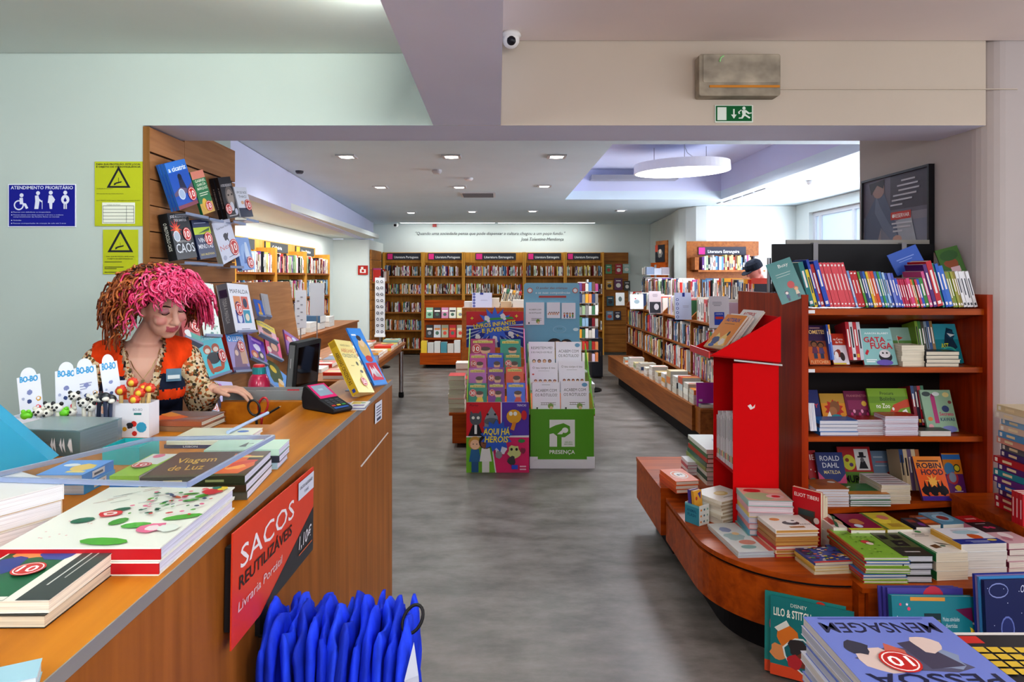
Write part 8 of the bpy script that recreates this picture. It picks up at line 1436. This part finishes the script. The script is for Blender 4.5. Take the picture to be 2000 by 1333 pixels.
cr.color_ramp.elements[0].color = (*lin('d8c4a0'), 1); cr.color_ramp.elements[1].position = .36; cr.color_ramp.elements[1].color = (*lin('8a5a34'), 1)
for p, c in ((.5, '2a2624'), (.64, 'e0d0b8'), (.8, 'b8602c'), (.9, '6a5a30')): e = cr.color_ramp.elements.new(p); e.color = (*lin(c), 1)
sx = N(nt, 'ShaderNodeSeparateColor'); nt.links.new(tc.outputs['Object'], vo.inputs['Vector']); nt.links.new(vo.outputs['Color'], sx.inputs[0]); nt.links.new(sx.outputs[0], cr.inputs[0]); nt.links.new(cr.outputs[0], b.inputs['Base Color']); b.inputs['Roughness'].default_value = .8
skinned('blouse', m, merged(bl, .007, 4), lambda c: lin('fff'), sk, bkeep)
ve = MB()
limb(ve, [tp(0, 0, 1.24), tp(0, -.01, 1.12), tp(0, -.01, 1.0), tp(0, 0, .90)], [.138, .136, .132, .146], 20)
for s_ in (-1, 1): limb(ve, [tp(.05*s_, -.005, 1.29), tp(.125*s_, -.01, 1.277)], [.08, .072], 14); ve.ball(tp(.062*s_, .085, 1.165), (.084, .072, .08), n=16, k=12)
def vcol(c):
    return lin('e24a1c') if c.z > 1.225 or 1.135 < c.z < 1.168 else lin('22283c')
def vkeep(c):
    q = c-TC; x, y = q.dot(ts), q.dot(tf)
    if y > 0 and abs(x) < .034+.035*max(0, (c.z-1.05)/.25): return False
    if abs(x) > .165 and c.z > 1.12: return False
    return not (abs(x) < .075 and c.z > 1.30)
skinned('vest', CLOTH, merged(ve, .008, 4), vcol, sk, vkeep)
def patch(nm, x, z, w, h, c, c2=None, y=.165):
    mb = MB(); o = tp(x, y, z); q = [o, o+ts*w, o+ts*w+V((0, 0, h))-tf*.01, o+V((0, 0, h))-tf*.01]; mb.quad(q, c)
    if c2: mb.quad([p+tf*.0008 for p in (o+ts*w*.1+V((0, 0, h*.2)), o+ts*w*.9+V((0, 0, h*.2)), o+ts*w*.9+V((0, 0, h*.5))-tf*.004, o+ts*w*.1+V((0, 0, h*.5))-tf*.004)], c2)
    mb.build(nm, MATTE, sk)
patch('name_badge', -.105, 1.185, .055, .03, 'dfe2ec', 'c84a4a', .172); patch('round_badge', -.09, 1.165, .024, .018, '8fb8d0', 'e8ecf0', .172); patch('pocket_patch', .075, 1.2, .05, .045, '5a7a90', 'd0d8dc', .160)
mb = MB(); mb.tube([tp(-.055, .075, 1.31), tp(-.03, .115, 1.25), tp(0, .135, 1.21), tp(.03, .115, 1.25), tp(.055, .075, 1.31)], .0014, 5, 'c8b478'); mb.box((-.006, -.002, -.028), (.006, .002, 0), 'd0c8a0', M=Matrix.Translation(tp(0, .137, 1.21))); mb.build('necklace', METAL, sk)
for s_ in (-1, 1):
    mb = MB(); mb.tube([hp(.031*s_+.014*math.cos(a), .0835-.004*abs(math.cos(a)), .0135-.005*math.sin(a)) for a in [math.pi*k/8 for k in range(9)]], .0016, 5, '1c1416'); mb.build('eyelashes', MATTE, sk)
    mb = MB(); mb.tube([hp(.016*s_, .083, .036), hp(.033*s_, .080, .042), hp(.050*s_, .066, .038)], [.002, .003, .0015], 6, '3a221c'); mb.build('eyebrow', MATTE, sk)
mb = MB(); mb.tube([hp(-.078, .0, -.036+0)+V((.005*math.cos(a), 0, .008*math.sin(a)-.008)) for a in [2*math.pi*k/12 for k in range(12)]], .0011, 5, 'd8c890', closed=True); mb.build('earring', METAL, sk)
# hair: many curls
hr_ = random.Random(5); mb = MB()
mb.ball(hp(0, -.028, .036), (.083, .088, .088), '3a2018', n=24, k=16, M=HM)
pinks = ['d8386c', 'e8588a', 'c82e62', 'f0749a', 'b82a58', 'e04a7c']; brs = ['9a4e24', '7e3c1a', 'b0622e', '6a3014', 'b8723a', '8a4820']; roots = ['2a1a1a', '38201c', '4a2a20']
cnt = 0; Z = V((0, 0, 1))
while cnt < 1500:
    d = V((hr_.gauss(0, 1), hr_.gauss(0, 1), hr_.gauss(.3, 1))).normalized()      # head frame x,y,z
    if d.z < -.5: continue
    if d.y > .5 and d.z < .62: continue
    if d.y > .15 and d.z < .30 and abs(d.x) < .66: continue
    if d.y > .0 and d.z < -.1 and abs(d.x) < .9: continue
    cnt += 1
    p0 = hp(d.x*.082, -.026+d.y*.088, .036+d.z*.086); dw = r_*d.x+f*d.y+up_*d.z
    pink = dw.x*.75-dw.y*.25+.12*hr_.gauss(0, 1) > .12
    front = d.y > .2 and d.z > .3
    L = hr_.uniform(.05, .14) if not front else hr_.uniform(.03, .085); vol = (hr_.uniform(.03, .09) if not front else hr_.uniform(.02, .055))*(1-.38*max(0, d.z))
    side = V((dw.x, dw.y, 0)); K = 15; pts = []; cols = []; turns = hr_.uniform(1.2, 2.8); ph = hr_.uniform(0, 6.28); rad = hr_.uniform(.006, .013)
    q1 = dw.orthogonal().normalized(); q2 = dw.cross(q1); fwd = (f+up_*.3)*.5 if front else V()
    for k in range(K+1):
        s = k/K; o = dw*(vol*min(1, s*2)*(1-.15*s))+side*.045*s+fwd*.07*s-Z*(L*s*s*.9)+q1*rad*math.cos(ph+turns*6.28*s)*min(1, s*3)+q2*rad*math.sin(ph+turns*6.28*s)*min(1, s*3)
        pts.append(p0+o)
        rt = d.z > .5 and s < .35 and hr_.random() < .8
        cols.append(lin((roots if rt else (pinks if pink else brs))[(cnt+(k//5)) % (3 if rt else 6)]))
    mb.tube(pts, [.0042*(1-.5*abs(2*k/K-1)**2) for k in range(K+1)], 4, 'fff', cols=cols)
mb.build('curly_hair', HAIR, sk, smooth=True)
# ---- man in a dark cap behind the long bookcase
Hm = V((2.80, 7.25, 1.655)); fm = V((-.86, -.28, -.42)).normalized(); rm = fm.cross(V((0, 0, 1))).normalized(); um = rm.cross(fm).normalized(); MM = Matrix((rm, fm, um)).transposed()
def mp(x, y, z): return Hm+rm*x+fm*y+um*z
T = V((2.95, 7.32, 0)); tfm = V((-.95, -.3, 0)).normalized(); tsm = V((-.3, .95, 0)).normalized()
def tq(x, y, z): return T+tsm*x+tfm*y+V((0, 0, z))
body = MB(); body.ball(Hm, (.075, .095, .105), n=20, k=14, M=MM); body.ball(mp(0, .03, -.06), (.055, .055, .055), n=16, k=12, M=MM); limb(body, [mp(0, .09, .02), mp(0, .108, -.02)], [.009, .013], 8); body.ball(mp(0, .07, -.09), (.024, .02, .018), n=10, k=8, M=MM)
for s_ in (-1, 1): body.ball(mp(.076*s_, -.005, -.01), (.011, .018, .03), n=12, k=8, M=MM)
limb(body, [mp(-.0, .085, -.058), mp(.02, .078, -.058)], [.007, .006], 8)
limb(body, [Hm-um*.07-fm*.03, tq(0, .05, 1.48)], [.055, .065], 14); limb(body, [tq(0, .02, 1.36), tq(0, 0, 1.15), tq(0, 0, .95)], [.15, .14, .15], 18)
for s_ in (-1, 1):
    limb(body, [tq(.06*s_, .02, 1.44), tq(.19*s_, .0, 1.40)], [.07, .06], 12); limb(body, [tq(.2*s_, 0, 1.4), tq(.24*s_, .06, 1.12), tq(.17*s_, .28, 1.2)], [.055, .045, .03], 12); hand(body, tq(.17*s_, .28, 1.2), tfm+V((0, 0, .1)), V((0, 0, -1)), s_)
    limb(body, [tq(.09*s_, 0, .92), tq(.10*s_, .02, .5), tq(.1*s_, 0, .1)], [.09, .062, .045], 12); limb(body, [tq(.1*s_, -.02, .05), tq(.1*s_, .16, .035)], [.042, .03], 10)
def mcol(c):
    q = c-Hm
    if q.length < .22 and c.z > 1.5: return lin('b8756a') if q.dot(um) < .04 else lin('9a8078')
    if c.z < .1: return lin('25252a')
    if c.z < .95 and (c-T).to_2d().length < .2: return lin('30343f')
    if (c-T).dot(tfm) > .27 and c.z < 1.3: return lin('b8756a')
    return lin('3a4250')
mn = skinned('person', SKIN, merged(body, .008, 3), mcol); tag(mn, 'man in a dark baseball cap bending over books behind the aisle bookcase', 'person')
mb = MB(); mb.lathe([(.092, .02), (.092, .05), (.083, .088), (.055, .115), (.0, .122)], 22, '22262f', M=Matrix.Translation(Hm-fm*.004) @ MM.to_4x4() @ Matrix.Diagonal((.92, 1.12, 1, 1)))
bp_ = [(math.sin(a)*.068, .085+.075*math.cos(a), .022-.012*math.cos(a)) for a in [math.radians(k) for k in range(-90, 91, 15)]]
mb.mesh([mp(*p) for p in bp_]+[mp(p[0], p[1], p[2]+.006) for p in bp_], [tuple(range(12, -1, -1)), tuple(range(13, 26))]+[(k, k+1, 14+k, 13+k) for k in range(12)], '1e222a'); mb.build('baseball_cap', CLOTH, mn, smooth=False)
